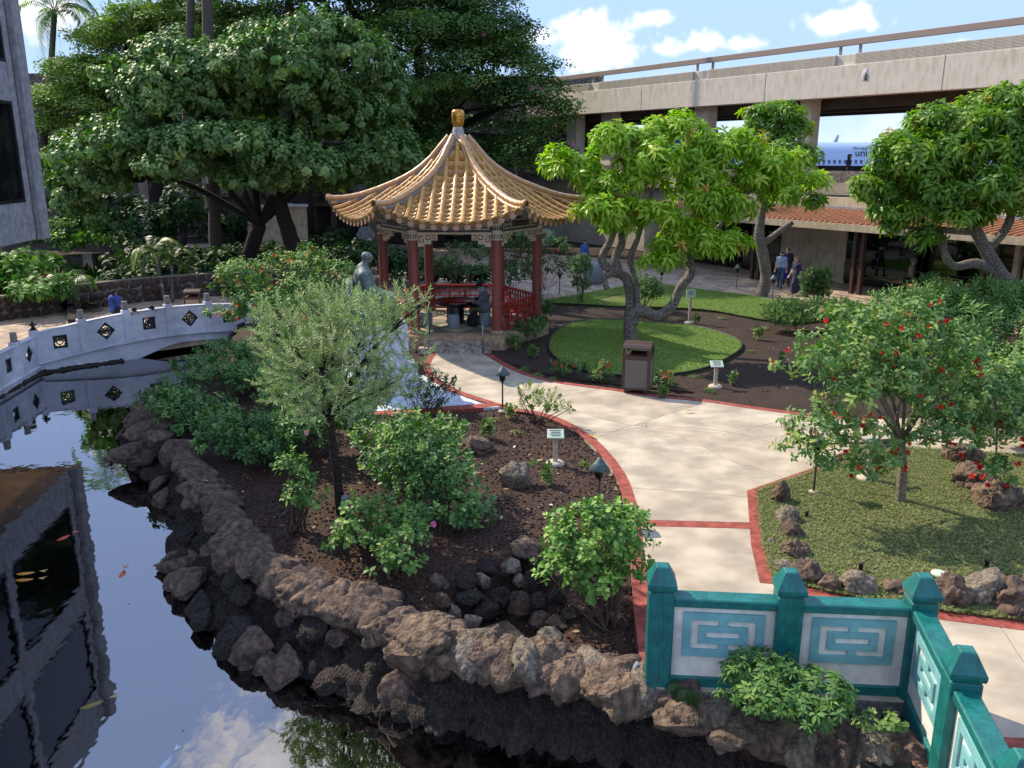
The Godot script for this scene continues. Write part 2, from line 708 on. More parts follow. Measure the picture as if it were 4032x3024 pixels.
# bones of a hand: palm, four fingers of unequal length and a thumb, curling towards pn
func hand(out: Array, wrist: Vector3, dir: Vector3, pn: Vector3, skin: Color, side := 1.0, curl := 0.5) -> void:
	dir = dir.normalized()
	var across := dir.cross(pn).normalized() * side
	var knuckle := wrist + dir * 0.085
	for i in 3: out.append([wrist + across * (i - 1) * 0.012, knuckle + across * (i - 1) * 0.026, 0.017, 0.013, skin])
	for i in 4:
		var a := knuckle + across * (i - 1.5) * 0.021
		var L: float = [0.07, 0.08, 0.075, 0.058][i]
		var d1 := (dir + pn * curl * 0.5).normalized()
		var d2 := (dir + pn * curl * 1.6).normalized()
		out.append([a, a + d1 * L * 0.5, 0.0095, 0.009, skin])
		out.append([a + d1 * L * 0.5, a + d1 * L * 0.5 + d2 * L * 0.5, 0.009, 0.0075, skin])
	var th := wrist + dir * 0.03 - across * 0.03
	var te := th + (dir * 0.6 - across * 0.7 + pn * 0.3).normalized() * 0.045
	out.append([th, te, 0.012, 0.0105, skin])
	out.append([te, te + (dir + pn * 0.4).normalized() * 0.03, 0.0105, 0.008, skin])


# head with face, ears and hair; look is where the face points
func head(out: Array, c: Vector3, look: Vector3, skin: Color, hair: Color, long_hair := 0.0, s := 1.0) -> void:
	look = look.normalized()
	var right := look.cross(Vector3.UP).normalized()
	var up := right.cross(look).normalized()
	out.append([c - look * 0.02 * s, c + look * 0.015 * s, 0.082 * s, 0.078 * s, skin])
	out.append([c + look * 0.035 * s - up * 0.05 * s, c + look * 0.05 * s - up * 0.085 * s, 0.055 * s, 0.034 * s, skin])
	out.append([c + look * 0.09 * s + up * 0.005 * s, c + look * 0.107 * s - up * 0.028 * s, 0.008 * s, 0.014 * s, skin])
	out.append([c + look * 0.085 * s - right * 0.02 * s - up * 0.058 * s, c + look * 0.085 * s + right * 0.02 * s - up * 0.058 * s, 0.007 * s, 0.007 * s, skin.darkened(0.4)])
	for q in [-1.0, 1.0]:
		out.append([c + right * q * 0.084 * s + up * 0.015 * s, c + right * q * 0.086 * s - up * 0.025 * s, 0.014 * s, 0.011 * s, skin])
		out.append([c + look * 0.083 * s + right * q * 0.033 * s + up * 0.012 * s, c + look * 0.084 * s + right * q * 0.036 * s + up * 0.012 * s, 0.011 * s, 0.011 * s, Color(0.02, 0.015, 0.01)])
	if hair.a > 0.0:
		out.append([c - look * 0.025 * s + up * 0.035 * s, c + look * 0.035 * s + up * 0.06 * s, 0.089 * s, 0.062 * s, hair])
		out.append([c - look * 0.045 * s, c - look * 0.05 * s - up * 0.05 * s, 0.08 * s, 0.06 * s, hair])
		if long_hair > 0.0:
			for q in [-1.0, 0.0, 1.0]: out.append([c - look * 0.05 * s + right * q * 0.05 * s, c - look * 0.05 * s + right * q * 0.06 * s - up * long_hair, 0.06 * s, 0.04 * s, hair])


# joints: a dictionary of points; colours: top, legs, skin, hair, shoes
func figure(j: Dictionary, c: Dictionary, w := 1.0, hands := []) -> Array:
	var b := []
	var hb := []
	hands.append(hb)
	head(hb, j.head, j.look, c.skin, c.hair, c.get("long", 0.0), c.get("hs", 1.0))
	var top: Color = c.top
	b.append([j.head - Vector3(0, 0.07, 0), j.neck, 0.05, 0.056, c.skin])
	b.append([j.neck - Vector3(0, 0.02, 0), j.chest, 0.07 * w, 0.12 * w, top])
	b.append([j.shl, j.shr, 0.07 * w, 0.07 * w, top])
	b.append([j.shl.lerp(j.shr, 0.3) - Vector3(0, 0.06, 0), j.hipl + Vector3(0, 0.08, 0), 0.1 * w, 0.105 * w, top])
	b.append([j.shl.lerp(j.shr, 0.7) - Vector3(0, 0.06, 0), j.hipr + Vector3(0, 0.08, 0), 0.1 * w, 0.105 * w, top])
	b.append([j.hipl, j.hipr, 0.11 * w, 0.11 * w, c.legs])
	var sleeve: Color = c.get("sleeve", top)
	for s in ["l", "r"]:
		b.append([j["sh" + s], j["el" + s], 0.058 * w, 0.046 * w, top])
		b.append([j["el" + s], j["wr" + s], 0.044 * w, 0.03 * w, sleeve])
		b.append([j["hip" + s], j["kn" + s], 0.09 * w, 0.062 * w, c.legs])
		b.append([j["kn" + s], j["an" + s], 0.06 * w, 0.042 * w, c.get("shin", c.legs)])
		var toe: Vector3 = j["an" + s] + j.get("toe" + s, j.get("toe", Vector3(0, 0, 0.15))) + Vector3(0, -0.045, 0)
		b.append([j["an" + s] + Vector3(0, -0.035, 0), toe, 0.045, 0.036, c.shoes])
		var own := []
		hands.append(own)
		hand(own, j["wr" + s], j.get("hd" + s, j["wr" + s] - j["el" + s]), j.get("pn" + s, Vector3(0, 0, 1)), c.skin, 1.0 if s == "l" else -1.0, 0.6)
	return b


# a standing or walking figure that faces +z, stride forward by the given half step
func stance(h := 1.7, stride := 0.0, swing := 0.0) -> Dictionary:
	var k := h / 1.7
	var j := {}
	j.head = Vector3(0, 1.59, 0.02) * k
	j.look = Vector3(0, -0.1, 1)
	j.neck = Vector3(0, 1.44, -0.01) * k
	j.chest = Vector3(0, 1.28, 0) * k
	for q in [["l", 1.0], ["r", -1.0]]:
		var s: String = q[0]
		var x: float = q[1]
		j["sh" + s] = Vector3(x * 0.17, 1.39, -0.01) * k
		j["el" + s] = Vector3(x * 0.23, 1.11, -0.03 - x * swing * 0.5) * k
		j["wr" + s] = Vector3(x * 0.24, 0.87, 0.05 - x * swing) * k
		j["hip" + s] = Vector3(x * 0.09, 0.92, 0) * k
		j["kn" + s] = Vector3(x * 0.095, 0.5, 0.03 + x * stride * 0.6 + absf(stride) * 0.15) * k
		j["an" + s] = Vector3(x * 0.1, 0.085 + (0.06 * stride if x < 0.0 else 0.0), x * stride) * k
	return j


func person(label: String, j: Dictionary, c: Dictionary, at: Vector3, turn: float, w := 1.0, cell := 0.02, extra := []) -> Node3D:
	var t := thing("person", label, "person", at, turn)
	part("body", whole(j, c, w, cell, extra), M.cloth, t)
	return t


# body, head and hands, each from a grid fine enough for it, joined into one mesh
func whole(j: Dictionary, c: Dictionary, w: float, cell: float, extra := []) -> ArrayMesh:
	var fine := []
	var b := figure(j, c, w, fine)
	b.append_array(extra)
	var st := begin()
	st.append_from(body(b, cell, 42.0), 0, Transform3D.IDENTITY)
	st.append_from(body(fine[0], cell * 0.55, 110.0), 0, Transform3D.IDENTITY)
	for i in [1, 2]: st.append_from(body(fine[i], cell * 0.32, 320.0), 0, Transform3D.IDENTITY)
	return st.commit()



func _ready() -> void:
	R.seed = 20240611
	# --- camera, sky, sun, exposure
	var cam := Camera3D.new()
	cam.name = "camera"
	cam.position = Vector3(0, 6, 0)
	cam.rotation_degrees = Vector3(-14.84, 0, 0)
	cam.fov = 48.31
	cam.near = 0.1
	cam.far = 2500.0
	add_child(cam)
	var env := Environment.new()
	env.background_mode = Environment.BG_SKY
	env.tonemap_mode = Environment.TONE_MAPPER_LINEAR
	env.tonemap_exposure = 1.38
	var sky := Sky.new()
	var pano := PanoramaSkyMaterial.new()
	pano.panorama = make_sky()
	sky.sky_material = pano
	env.sky = sky
	env.background_energy_multiplier = 1.0
	env.sdfgi_enabled = true
	env.ssao_enabled = true
	env.ssil_enabled = true
	var we := WorldEnvironment.new()
	we.name = "world_environment"
	we.environment = env
	add_child(we)
	var sun := DirectionalLight3D.new()
	sun.name = "sun"
	sun.light_energy = 1.6
	sun.light_color = Color(1.0, 0.945, 0.85)
	sun.light_angular_distance = 0.5
	sun.shadow_enabled = true
	sun.transform = Transform3D(Basis.looking_at(Vector3(0.86, -1.0, 0.72)), Vector3(0, 30, 0))
	add_child(sun)
	materials()
	# --- large structure
	land()
	pond_edge()
	paving()
	lawns()
	terminal()
	overpass()
	left_building()
	back_buildings()
	aircraft()
	white_bridge()
	pavilion()
	teal_fence()
	# --- trees and plants
	big_trees()
	court_trees()
	garden_plants()
	tropical_corner()
	# --- objects
	furniture()
	people()
	small_things()


# clear sky paling to the horizon with heaps of fair-weather cloud: [azimuth, elevation, half width, half height, strength] in degrees
func make_sky() -> ImageTexture:
	var w := 2048
	var h := 1024
	var im := Image.create(w, h, false, Image.FORMAT_RGBF)
	im.fill(Color(0.36, 0.37, 0.35))
	var n := FastNoiseLite.new()
	n.seed = 11
	n.frequency = 1.6
	n.fractal_octaves = 4
	var heaps := [
		[4.9, 6.5, 3.0, 1.9, 1.0], [1.6, 7.1, 1.0, 0.7, 0.55], [8.6, 8.1, 1.3, 0.5, 0.7], [11.8, 6.7, 1.1, 0.75, 0.95], [9.7, 6.4, 1.0, 0.6, 0.6], [19.4, 7.6, 2.7, 0.95, 0.9], [20.5, 8.9, 1.6, 0.4, 0.4], [14.0, 6.6, 1.3, 0.45, 0.6], [-28.0, 8.0, 4.0, 3.0, 0.8], [28.5, 5.0, 4.0, 1.2, 0.6],
		[-13.0, 38.0, 13.0, 9.0, 1.0], [3.0, 50.0, 10.0, 6.0, 0.9], [40.0, 30.0, 14.0, 7.0, 0.9], [75.0, 22.0, 12.0, 6.0, 0.9], [120.0, 35.0, 16.0, 9.0, 0.9], [170.0, 20.0, 12.0, 6.0, 0.9], [-140.0, 30.0, 15.0, 8.0, 0.9], [-100.0, 20.0, 12.0, 6.0, 0.9], [-60.0, 42.0, 14.0, 7.0, 0.9], [215.0, 50.0, 16.0, 9.0, 0.8]]
	for y in h / 2:
		var el := (0.5 - (y + 0.5) / h) * PI
		var s := sin(el)
		var base := Color(0.42, 0.57, 0.94).lerp(Color(0.33, 0.55, 0.88), pow(1.0 - s, 5.0)).lerp(Color(0.64, 0.76, 0.87), pow(1.0 - s, 16.0))
		var low := clampf(1.0 - el / 0.1, 0.0, 1.0)
		var near := []
		for q in heaps: if absf(rad_to_deg(el) - q[1]) < q[3] * 1.7: near.append(q)
		for x in w:
			var az := (x + 0.5) / w * TAU
			var cover := 0.0
			var white := 0.95
			var d := Vector3(sin(az) * cos(el), s, -cos(az) * cos(el))
			if low > 0.0: cover = clampf((n.get_noise_3dv(d * 9.0) + 0.15) * 1.3, 0.0, 1.0) * low * 0.6
			for q in near:
				var da := wrapf(rad_to_deg(az) - q[0], -180.0, 180.0)
				if absf(da) > q[2] * 1.6: continue
				var de: float = rad_to_deg(el) - q[1]
				var rad := Vector2(da / q[2], (de / q[3]) * (1.0 if de > 0.0 else 1.5)).length()
				var f: float = clampf(6.0 / q[2], 0.8, 5.0)
				var k: float = clampf((1.0 - rad + n.get_noise_3dv(d * 9.0 * f) * 0.8 + n.get_noise_3dv(d * 36.0 * f) * 0.3) * 2.4, 0.0, 1.0) * q[4]
				if k > cover:
					cover = k
					white = 1.15 + 0.24 * clampf(de / q[3] + n.get_noise_3dv(d * 16.0 * f), -0.9, 0.8)
			im.set_pixel(x, y, base.lerp(Color(white, white, white * 1.01), cover))
	return ImageTexture.create_from_image(im)


func materials() -> void:
	M.broad = ntex(Color(0.84, 0.84, 0.84), Color(1, 1, 1), 0.02, 4, 77)
	M.h_fine = ntex(Color.BLACK, Color.WHITE, 0.09, 5, 31, 256)
	M.h_rough = ntex(Color.BLACK, Color.WHITE, 0.03, 6, 32, 512)
	M.h_pits = ntex(Color.BLACK, Color.WHITE, 0.045, 3, 33, 512, FastNoiseLite.TYPE_CELLULAR, 0.0, 0.35)
	M.h_grain = ntex(Color.BLACK, Color.WHITE, 0.3, 2, 34, 256)
	M.soil = mat(Color(0.18, 0.115, 0.085), Color(0.37, 0.25, 0.185), 0.95, 0.9, M.h_fine, 3.0, 0.17, true, 0.05, 3, 6)
	M.mulch = mat(Color(0.17, 0.12, 0.09), Color(0.33, 0.245, 0.185), 0.95, 1.1, M.h_fine, 3.0, 0.17, true, 0.06, 93, 6)
	M.clod = mat(Color(0.15, 0.10, 0.075), Color(0.34, 0.235, 0.175), 0.95, 3.0, null, 0.0, 0.0, true, 0.05, 4)
	M.chip = solid(Color(1, 1, 1), 0.9)
	M.chip.vertex_color_use_as_albedo = true
	M.concrete = mat(Color(0.70, 0.645, 0.565), Color(0.74, 0.69, 0.61), 0.85, 0.35, M.h_grain, 0.12, 0.11, true, 0.02, 5, 6)
	M.concrete2 = mat(Color(0.69, 0.63, 0.55), Color(0.73, 0.675, 0.595), 0.85, 0.31, M.h_grain, 0.12, 0.13, true, 0.02, 6, 6)
	M.concrete.uv1_scale = Vector3(0.24, 1.0, 0.5)
	M.concrete2.uv1_scale = Vector3(0.3, 1.0, 0.45)
	M.terrace = mat(Color(0.60, 0.52, 0.45), Color(0.74, 0.65, 0.56), 0.9, 0.4, M.h_grain, 0.1, 0.12, true, 0.02, 7)
	M.red_border = mat(Color(0.50, 0.215, 0.175), Color(0.61, 0.30, 0.245), 0.8, 0.7, M.h_grain, 0.1, 0.2, true, 0.02, 8)
	M.marble = mat(Color(0.70, 0.72, 0.76), Color(0.86, 0.87, 0.89), 0.4, 0.7, null, 0.0, 0.0, true, 0.02, 9, 6)
	M.deck = mat(Color(0.34, 0.23, 0.17), Color(0.50, 0.36, 0.27), 0.8, 1.5, M.h_fine, 0.3, 0.0, true, 0.02, 10)
	M.lava = mat(Color(0.24, 0.19, 0.165), Color(0.50, 0.41, 0.35), 0.95, 0.9, M.h_pits, 3.0, 0.3, true, 0.03, 11, 6)
	M.lava2 = mat(Color(0.29, 0.235, 0.195), Color(0.55, 0.46, 0.38), 0.95, 0.8, M.h_rough, 3.0, 0.3, true, 0.03, 12, 6)
	M.lava3 = mat(Color(0.33, 0.295, 0.26), Color(0.62, 0.56, 0.48), 0.95, 1.1, M.h_pits, 3.0, 0.3, true, 0.04, 13, 6)
	M.lava_dark = mat(Color(0.17, 0.145, 0.13), Color(0.40, 0.34, 0.30), 0.95, 1.6, M.h_rough, 12.0, 0.35, true, 0.04, 14, 6)
	M.wall_stone = mat(Color(0.19, 0.155, 0.145), Color(0.36, 0.30, 0.275), 0.95, 0.9, M.h_fine, 3.0, 0.0, true, 0.03, 15)
	M.mortar = mat(Color(0.36, 0.34, 0.33), Color(0.50, 0.47, 0.45), 0.95, 1.5, M.h_fine, 1.0, 0.0, true, 0.03, 16)
	var w := StandardMaterial3D.new()
	w.albedo_color = Color(0.56, 0.555, 0.57)
	w.metallic = 1.0
	w.roughness = 0.015
	w.normal_enabled = true
	var rn := FastNoiseLite.new()
	rn.seed = 40
	rn.frequency = 0.012
	rn.fractal_octaves = 3
	var nt := NoiseTexture2D.new()
	nt.width = 512
	nt.height = 512
	nt.seamless = true
	nt.as_normal_map = true
	nt.bump_strength = 1.4
	nt.noise = rn
	w.normal_texture = nt
	w.normal_scale = 0.11
	w.uv1_triplanar = true
	w.uv1_world_triplanar = true
	w.uv1_scale = Vector3(0.35, 0.35, 0.22)
	M.water = w
	M.pool = w.duplicate()
	M.pool.albedo_color = Color(0.40, 0.40, 0.25)
	M.pool.normal_scale = 0.12
	M.lawn_soil = mat(Color(0.30, 0.36, 0.13), Color(0.41, 0.46, 0.19), 0.95, 1.2, M.h_fine, 1.0, 0.2, true, 0.04, 17)
	M.lawn_dry = mat(Color(0.29, 0.24, 0.14), Color(0.42, 0.37, 0.20), 0.95, 1.2, M.h_fine, 1.5, 0.2, true, 0.04, 18)
	M.grass = leaf_mat(Color(0.5, 0.6, 0.1), 0.6)
	M.edging = solid(Color(0.10, 0.10, 0.10), 0.6)
	M.stucco = mat(Color(0.79, 0.755, 0.695), Color(0.825, 0.79, 0.73), 0.9, 0.25, M.h_grain, 0.1, 0.06, true, 0.02, 19, 6)
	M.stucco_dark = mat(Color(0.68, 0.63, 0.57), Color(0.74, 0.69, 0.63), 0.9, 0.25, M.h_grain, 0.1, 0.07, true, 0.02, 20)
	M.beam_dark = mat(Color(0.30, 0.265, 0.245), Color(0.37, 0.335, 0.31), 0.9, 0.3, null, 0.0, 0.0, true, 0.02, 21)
	M.rail_brown = solid(Color(0.56, 0.49, 0.45), 0.6)
	M.beige_wall = mat(Color(0.68, 0.63, 0.54), Color(0.76, 0.71, 0.62), 0.9, 0.3, null, 0.0, 0.0, true, 0.02, 22)
	M.grey_concrete = mat(Color(0.49, 0.50, 0.53), Color(0.585, 0.595, 0.615), 0.9, 0.4, M.h_fine, 0.15, 0.1, true, 0.03, 23, 6)
	M.stained = mat(Color(0.30, 0.29, 0.28), Color(0.55, 0.52, 0.48), 0.9, 0.6, null, 0.0, 0.3, true, 0.03, 24, 6)
	M.tan_metal = mat(Color(0.60, 0.42, 0.31), Color(0.72, 0.52, 0.39), 0.5, 0.5, null, 0.0, 0.0, true, 0.02, 25)
	M.brown_steel = solid(Color(0.27, 0.20, 0.175), 0.45)
	M.frame_dark = solid(Color(0.07, 0.07, 0.08), 0.4)
	M.mirror_glass = solid(Color(0.33, 0.34, 0.30), 0.02, 1.0)
	M.window_glass = StandardMaterial3D.new()
	M.window_glass.transparency = BaseMaterial3D.TRANSPARENCY_ALPHA
	M.window_glass.albedo_color = Color(0.05, 0.06, 0.07, 0.45)
	M.window_glass.roughness = 0.03
	M.window_glass.metallic_specular = 0.3
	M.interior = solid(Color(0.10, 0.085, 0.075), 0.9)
	M.white_paint = mat(Color(0.77, 0.78, 0.82), Color(0.83, 0.84, 0.87), 0.75, 0.6, null, 0.0, 0.12, true, 0.02, 26)
	M.finial_stone = mat(Color(0.45, 0.44, 0.42), Color(0.68, 0.66, 0.62), 0.9, 3.0, M.h_fine, 1.0, 0.0, false, 0.03, 27)
	M.vent_green = solid(Color(0.10, 0.17, 0.17), 0.3)
	M.teal = mat(Color(0.05, 0.37, 0.36), Color(0.085, 0.44, 0.425), 0.42, 0.8, M.h_fine, 0.08, 0.15, true, 0.02, 28)
	M.teal_pale = mat(Color(0.44, 0.66, 0.68), Color(0.50, 0.72, 0.73), 0.55, 0.8, M.h_fine, 0.08, 0.15, true, 0.02, 29)
	M.panel_white = mat(Color(0.87, 0.84, 0.80), Color(0.93, 0.905, 0.87), 0.8, 0.9, M.h_grain, 0.08, 0.15, true, 0.02, 30)
	# glazed tiles of three tones
	for i in 3:
		var m := mat([Color(0.66, 0.46, 0.20), Color(0.69, 0.50, 0.24), Color(0.58, 0.40, 0.18)][i], [Color(0.78, 0.59, 0.30), Color(0.76, 0.58, 0.29), Color(0.72, 0.53, 0.26)][i], 0.5, 1.7, null, 0.0, 0.0, true, 0.03, 50 + i)
		m.clearcoat_enabled = true
		m.clearcoat = 0.2
		m.clearcoat_roughness = 0.22
		M["tile%d" % i] = m
	M.ridge = mat(Color(0.52, 0.37, 0.22), Color(0.82, 0.63, 0.38), 0.45, 2.2, M.h_fine, 0.3, 0.0, true, 0.04, 54)
	M.ridge.clearcoat_enabled = true
	M.ridge.clearcoat = 0.5
	M.ridge.clearcoat_roughness = 0.3
	M.ridge_mortar = mat(Color(0.35, 0.35, 0.37), Color(0.52, 0.50, 0.48), 0.9, 2.0, null, 0.0, 0.0, true, 0.03, 55)
	M.cap_tile = mat(Color(0.42, 0.32, 0.16), Color(0.66, 0.52, 0.28), 0.45, 4.0, M.h_fine, 1.0, 0.0, true, 0.04, 56)
	M.drip = mat(Color(0.58, 0.42, 0.34), Color(0.72, 0.57, 0.48), 0.6, 3.0, null, 0.0, 0.0, true, 0.04, 57)
	M.gold = mat(Color(0.62, 0.43, 0.16), Color(0.85, 0.66, 0.32), 0.3, 1.5, M.h_fine, 0.15, 0.0, true, 0.03, 58)
	M.gold.metallic = 0.85
	M.neck = mat(Color(0.50, 0.50, 0.49), Color(0.74, 0.73, 0.70), 0.85, 2.0, M.h_fine, 1.0, 0.0, true, 0.03, 59)
	M.mosaic = mosaic()
	M.red_paint = mat(Color(0.56, 0.10, 0.08), Color(0.64, 0.135, 0.10), 0.5, 0.8, null, 0.0, 0.0, true, 0.02, 60)
	M.cream = mat(Color(0.72, 0.68, 0.60), Color(0.82, 0.78, 0.70), 0.7, 1.5, null, 0.0, 0.0, true, 0.03, 61)
	M.slate_paint = mat(Color(0.20, 0.245, 0.27), Color(0.29, 0.33, 0.35), 0.6, 1.5, null, 0.0, 0.0, true, 0.03, 62)
	M.navy_paint = solid(Color(0.075, 0.085, 0.15), 0.5)
	M.fret_dark = solid(Color(0.11, 0.13, 0.14), 0.6)
	M.fret_red = solid(Color(0.45, 0.10, 0.09), 0.6)
	M.base_stone = mat(Color(0.60, 0.50, 0.40), Color(0.74, 0.63, 0.51), 0.9, 0.8, M.h_grain, 0.2, 0.25, true, 0.03, 63)
	M.step_stone = mat(Color(0.50, 0.47, 0.44), Color(0.72, 0.68, 0.62), 0.9, 0.8, M.h_grain, 0.2, 0.25, true, 0.03, 64, 6)
	M.terrazzo_green = mat(Color(0.33, 0.37, 0.34), Color(0.43, 0.46, 0.42), 0.5, 3.0, null, 0.0, 0.0, true, 0.1, 65)
	M.terrazzo_tan = mat(Color(0.62, 0.54, 0.44), Color(0.72, 0.64, 0.54), 0.5, 3.0, null, 0.0, 0.0, true, 0.1, 66)
	M.steel = solid(Color(0.62, 0.60, 0.57), 0.3, 1.0)
	M.black_granite = solid(Color(0.045, 0.045, 0.05), 0.25)
	M.red_top = mat(Color(0.50, 0.06, 0.075), Color(0.58, 0.10, 0.11), 0.25, 1.0, null, 0.0, 0.0, true, 0.05, 67)
	M.stool = mat(Color(0.42, 0.46, 0.48), Color(0.54, 0.57, 0.59), 0.6, 2.0, M.h_fine, 0.2, 0.0, false, 0.05, 68)
	M.bronze = mat(Color(0.25, 0.31, 0.31), Color(0.44, 0.49, 0.48), 0.55, 1.6, M.h_fine, 0.6, 0.0, true, 0.03, 69)
	M.cloth = solid(Color.WHITE, 0.85)
	M.cloth.vertex_color_use_as_albedo = true
	M.bin_brown = solid(Color(0.27, 0.195, 0.17), 0.4)
	M.aggregate = mat(Color(0.26, 0.24, 0.23), Color(0.60, 0.56, 0.54), 0.85, 2.5, M.h_grain, 0.4, 0.0, false, 0.16, 70, 2)
	M.aggregate_tan = mat(Color(0.56, 0.48, 0.40), Color(0.74, 0.66, 0.56), 0.85, 2.5, M.h_grain, 0.4, 0.0, false, 0.16, 71, 2)
	M.patina = mat(Color(0.17, 0.24, 0.25), Color(0.33, 0.40, 0.40), 0.5, 3.0, null, 0.0, 0.0, false, 0.03, 72)
	M.black_iron = solid(Color(0.055, 0.055, 0.055), 0.5)
	M.rust_pole = solid(Color(0.17, 0.125, 0.10), 0.7)
	M.grate_iron = solid(Color(0.36, 0.30, 0.26), 0.7)
	M.sign_post = mat(Color(0.62, 0.56, 0.49), Color(0.78, 0.73, 0.66), 0.85, 2.0, null, 0.0, 0.0, false, 0.03, 73)
	M.sign_face = solid(Color(0.72, 0.77, 0.70), 0.5)
	M.ink = solid(Color(0.16, 0.20, 0.18), 0.7)
	M.twig = mat(Color(0.22, 0.17, 0.13), Color(0.36, 0.29, 0.23), 0.9, 4.0, null, 0.0, 0.0, true, 0.03, 74)
	M.bark_grey = mat(Color(0.36, 0.33, 0.30), Color(0.64, 0.60, 0.55), 0.9, 1.4, M.h_rough, 2.5, 0.4, true, 0.03, 75, 6)
	M.bark_dark = mat(Color(0.11, 0.095, 0.085), Color(0.24, 0.21, 0.19), 0.95, 1.0, M.h_rough, 4.0, 0.0, true, 0.03, 76)
	M.bark_pale = mat(Color(0.40, 0.36, 0.30), Color(0.62, 0.57, 0.49), 0.9, 2.0, M.h_rough, 2.0, 0.0, true, 0.03, 78)
	M.palm_bark = mat(Color(0.22, 0.20, 0.19), Color(0.40, 0.37, 0.34), 0.95, 1.5, M.h_rough, 2.0, 0.0, true, 0.04, 79)
	M.palm_leaf = solid(Color(0.19, 0.29, 0.12), 0.5)
	M.palm_leaf.backlight_enabled = true
	M.palm_leaf.backlight = Color(0.35, 0.5, 0.12)
	M.leaf = leaf_mat(Color(0.52, 0.70, 0.14), 0.6)
	M.leaf.metallic_specular = 0.35
	M.leaf_kukui = leaf_mat(Color(0.52, 0.72, 0.14), 0.52)
	M.leaf_kukui.metallic_specular = 0.38
	M.leaf_bright = leaf_mat(Color(0.85, 1.0, 0.16), 0.42)
	M.leaf_matt = leaf_mat(Color(0.50, 0.66, 0.16), 0.6)
	M.petal_red = solid(Color(0.78, 0.06, 0.075), 0.6)
	M.petal_red.backlight_enabled = true
	M.petal_red.backlight = Color(0.6, 0.1, 0.1)
	M.petal_pink = solid(Color(0.83, 0.42, 0.56), 0.6)
	M.petal_orange = solid(Color(0.85, 0.20, 0.08), 0.6)
	M.aircraft_white = solid(Color(0.60, 0.68, 0.79), 0.4)
	M.aircraft_pane = solid(Color(0.22, 0.26, 0.44), 0.3)
	M.aircraft_ink = solid(Color(0.10, 0.12, 0.22), 0.5)
	# rain streaks and grime on painted and cast surfaces
	M.grime = ntex(Color(0.89, 0.875, 0.855), Color(1, 1, 1), 0.03, 6, 78, 512, FastNoiseLite.TYPE_SIMPLEX_SMOOTH, 0.2, 0.5)
	for g in [["stucco", Vector3(0.35, 0.05, 0.35)], ["teal", Vector3(1.1, 0.2, 1.1)], ["grey_concrete", Vector3(0.4, 0.06, 0.4)], ["beige_wall", Vector3(0.3, 0.05, 0.3)], ["red_border", Vector3(0.5, 0.5, 0.5)], ["concrete", Vector3(0.16, 0.16, 0.16)], ["concrete2", Vector3(0.14, 0.14, 0.14)]]:
		var m: StandardMaterial3D = M[g[0]]
		m.detail_enabled = true
		m.detail_blend_mode = BaseMaterial3D.BLEND_MODE_MUL
		m.detail_uv_layer = BaseMaterial3D.DETAIL_UV_2
		m.detail_albedo = M.grime if not String(g[0]).begins_with("concrete") else M.broad
		m.uv2_triplanar = true
		m.uv2_world_triplanar = true
		m.uv2_scale = g[1]
	M.plain_black = solid(Color(0.02, 0.02, 0.02), 0.6)


# small glazed tiles laid in courses, red-brown and plum with pale joints
func mosaic() -> StandardMaterial3D:
	var im := Image.create(160, 256, false, Image.FORMAT_RGB8)
	var g := RandomNumberGenerator.new()
	g.seed = 5
	for ty in 32:
		for tx in 20:
			var c := Color(0.52, 0.155, 0.125).lerp(Color(0.42, 0.17, 0.20), g.randf()).lightened(g.randf() * 0.08)
			im.fill_rect(Rect2i(tx * 8, ty * 8, 8, 8), Color(0.55, 0.36, 0.27))
			im.fill_rect(Rect2i(tx * 8, ty * 8, 7, 7), c)
	var m := StandardMaterial3D.new()
	m.albedo_texture = ImageTexture.create_from_image(im)
	m.roughness = 0.4
	m.uv1_scale = Vector3(1, 0.55, 1)
	return m



# ---------- ground, pond, paths ----------
var shore := PackedVector2Array([Vector2(-9.74, -29.38), Vector2(-9.55, -25.00), Vector2(-9.37, -21.93), Vector2(-9.34, -20.53), Vector2(-8.37, -19.14), Vector2(-7.27, -17.67), Vector2(-6.42, -16.39), Vector2(-5.71, -15.16), Vector2(-5.00, -13.88), Vector2(-4.51, -12.96), Vector2(-3.98, -12.30), Vector2(-3.49, -11.84), Vector2(-3.06, -11.48), Vector2(-2.58, -11.13), Vector2(-2.15, -11.00), Vector2(-1.69, -10.50), Vector2(-1.28, -10.27), Vector2(-0.82, -9.93), Vector2(-0.40, -9.82), Vector2(0.08, -9.66), Vector2(0.55, -9.51), Vector2(1.05, -9.31), Vector2(1.48, -9.12), Vector2(1.90, -8.93), Vector2(2.42, -8.54), Vector2(2.97, -8.25), Vector2(3.52, -8.06), Vector2(4.06, -7.90), Vector2(4.39, -7.66)])
var pit := Vector3(-0.20, -0.30, -10.73)
var path_area := PackedVector2Array([Vector2(-2.20, -25.37), Vector2(-0.66, -25.68), Vector2(1.19, -22.62), Vector2(3.74, -21.23), Vector2(6.58, -19.60), Vector2(4.43, -14.89), Vector2(3.68, -11.60), Vector2(2.05, -11.75), Vector2(2.17, -16.12), Vector2(1.36, -19.41), Vector2(-1.29, -21.67)])
var pit_rim := PackedVector2Array([Vector2(-1.18, -11.65), Vector2(-0.74, -11.82), Vector2(-0.33, -12.22), Vector2(0.10, -12.50), Vector2(0.55, -12.50), Vector2(0.94, -11.87), Vector2(0.89, -10.57), Vector2(0.60, -9.93), Vector2(0.08, -9.66), Vector2(-0.63, -9.72), Vector2(-1.14, -10.45)])


func pit_depth(p: Vector2) -> float:
	if not Geometry2D.is_point_in_polygon(p, pit_rim): return 0.0
	var d := 1e9
	for i in pit_rim.size(): d = minf(d, p.distance_to(Geometry2D.get_closest_point_to_segment(p, pit_rim[i], pit_rim[(i + 1) % pit_rim.size()])))
	return 0.52 * smoothstep(0.0, 0.42, d)


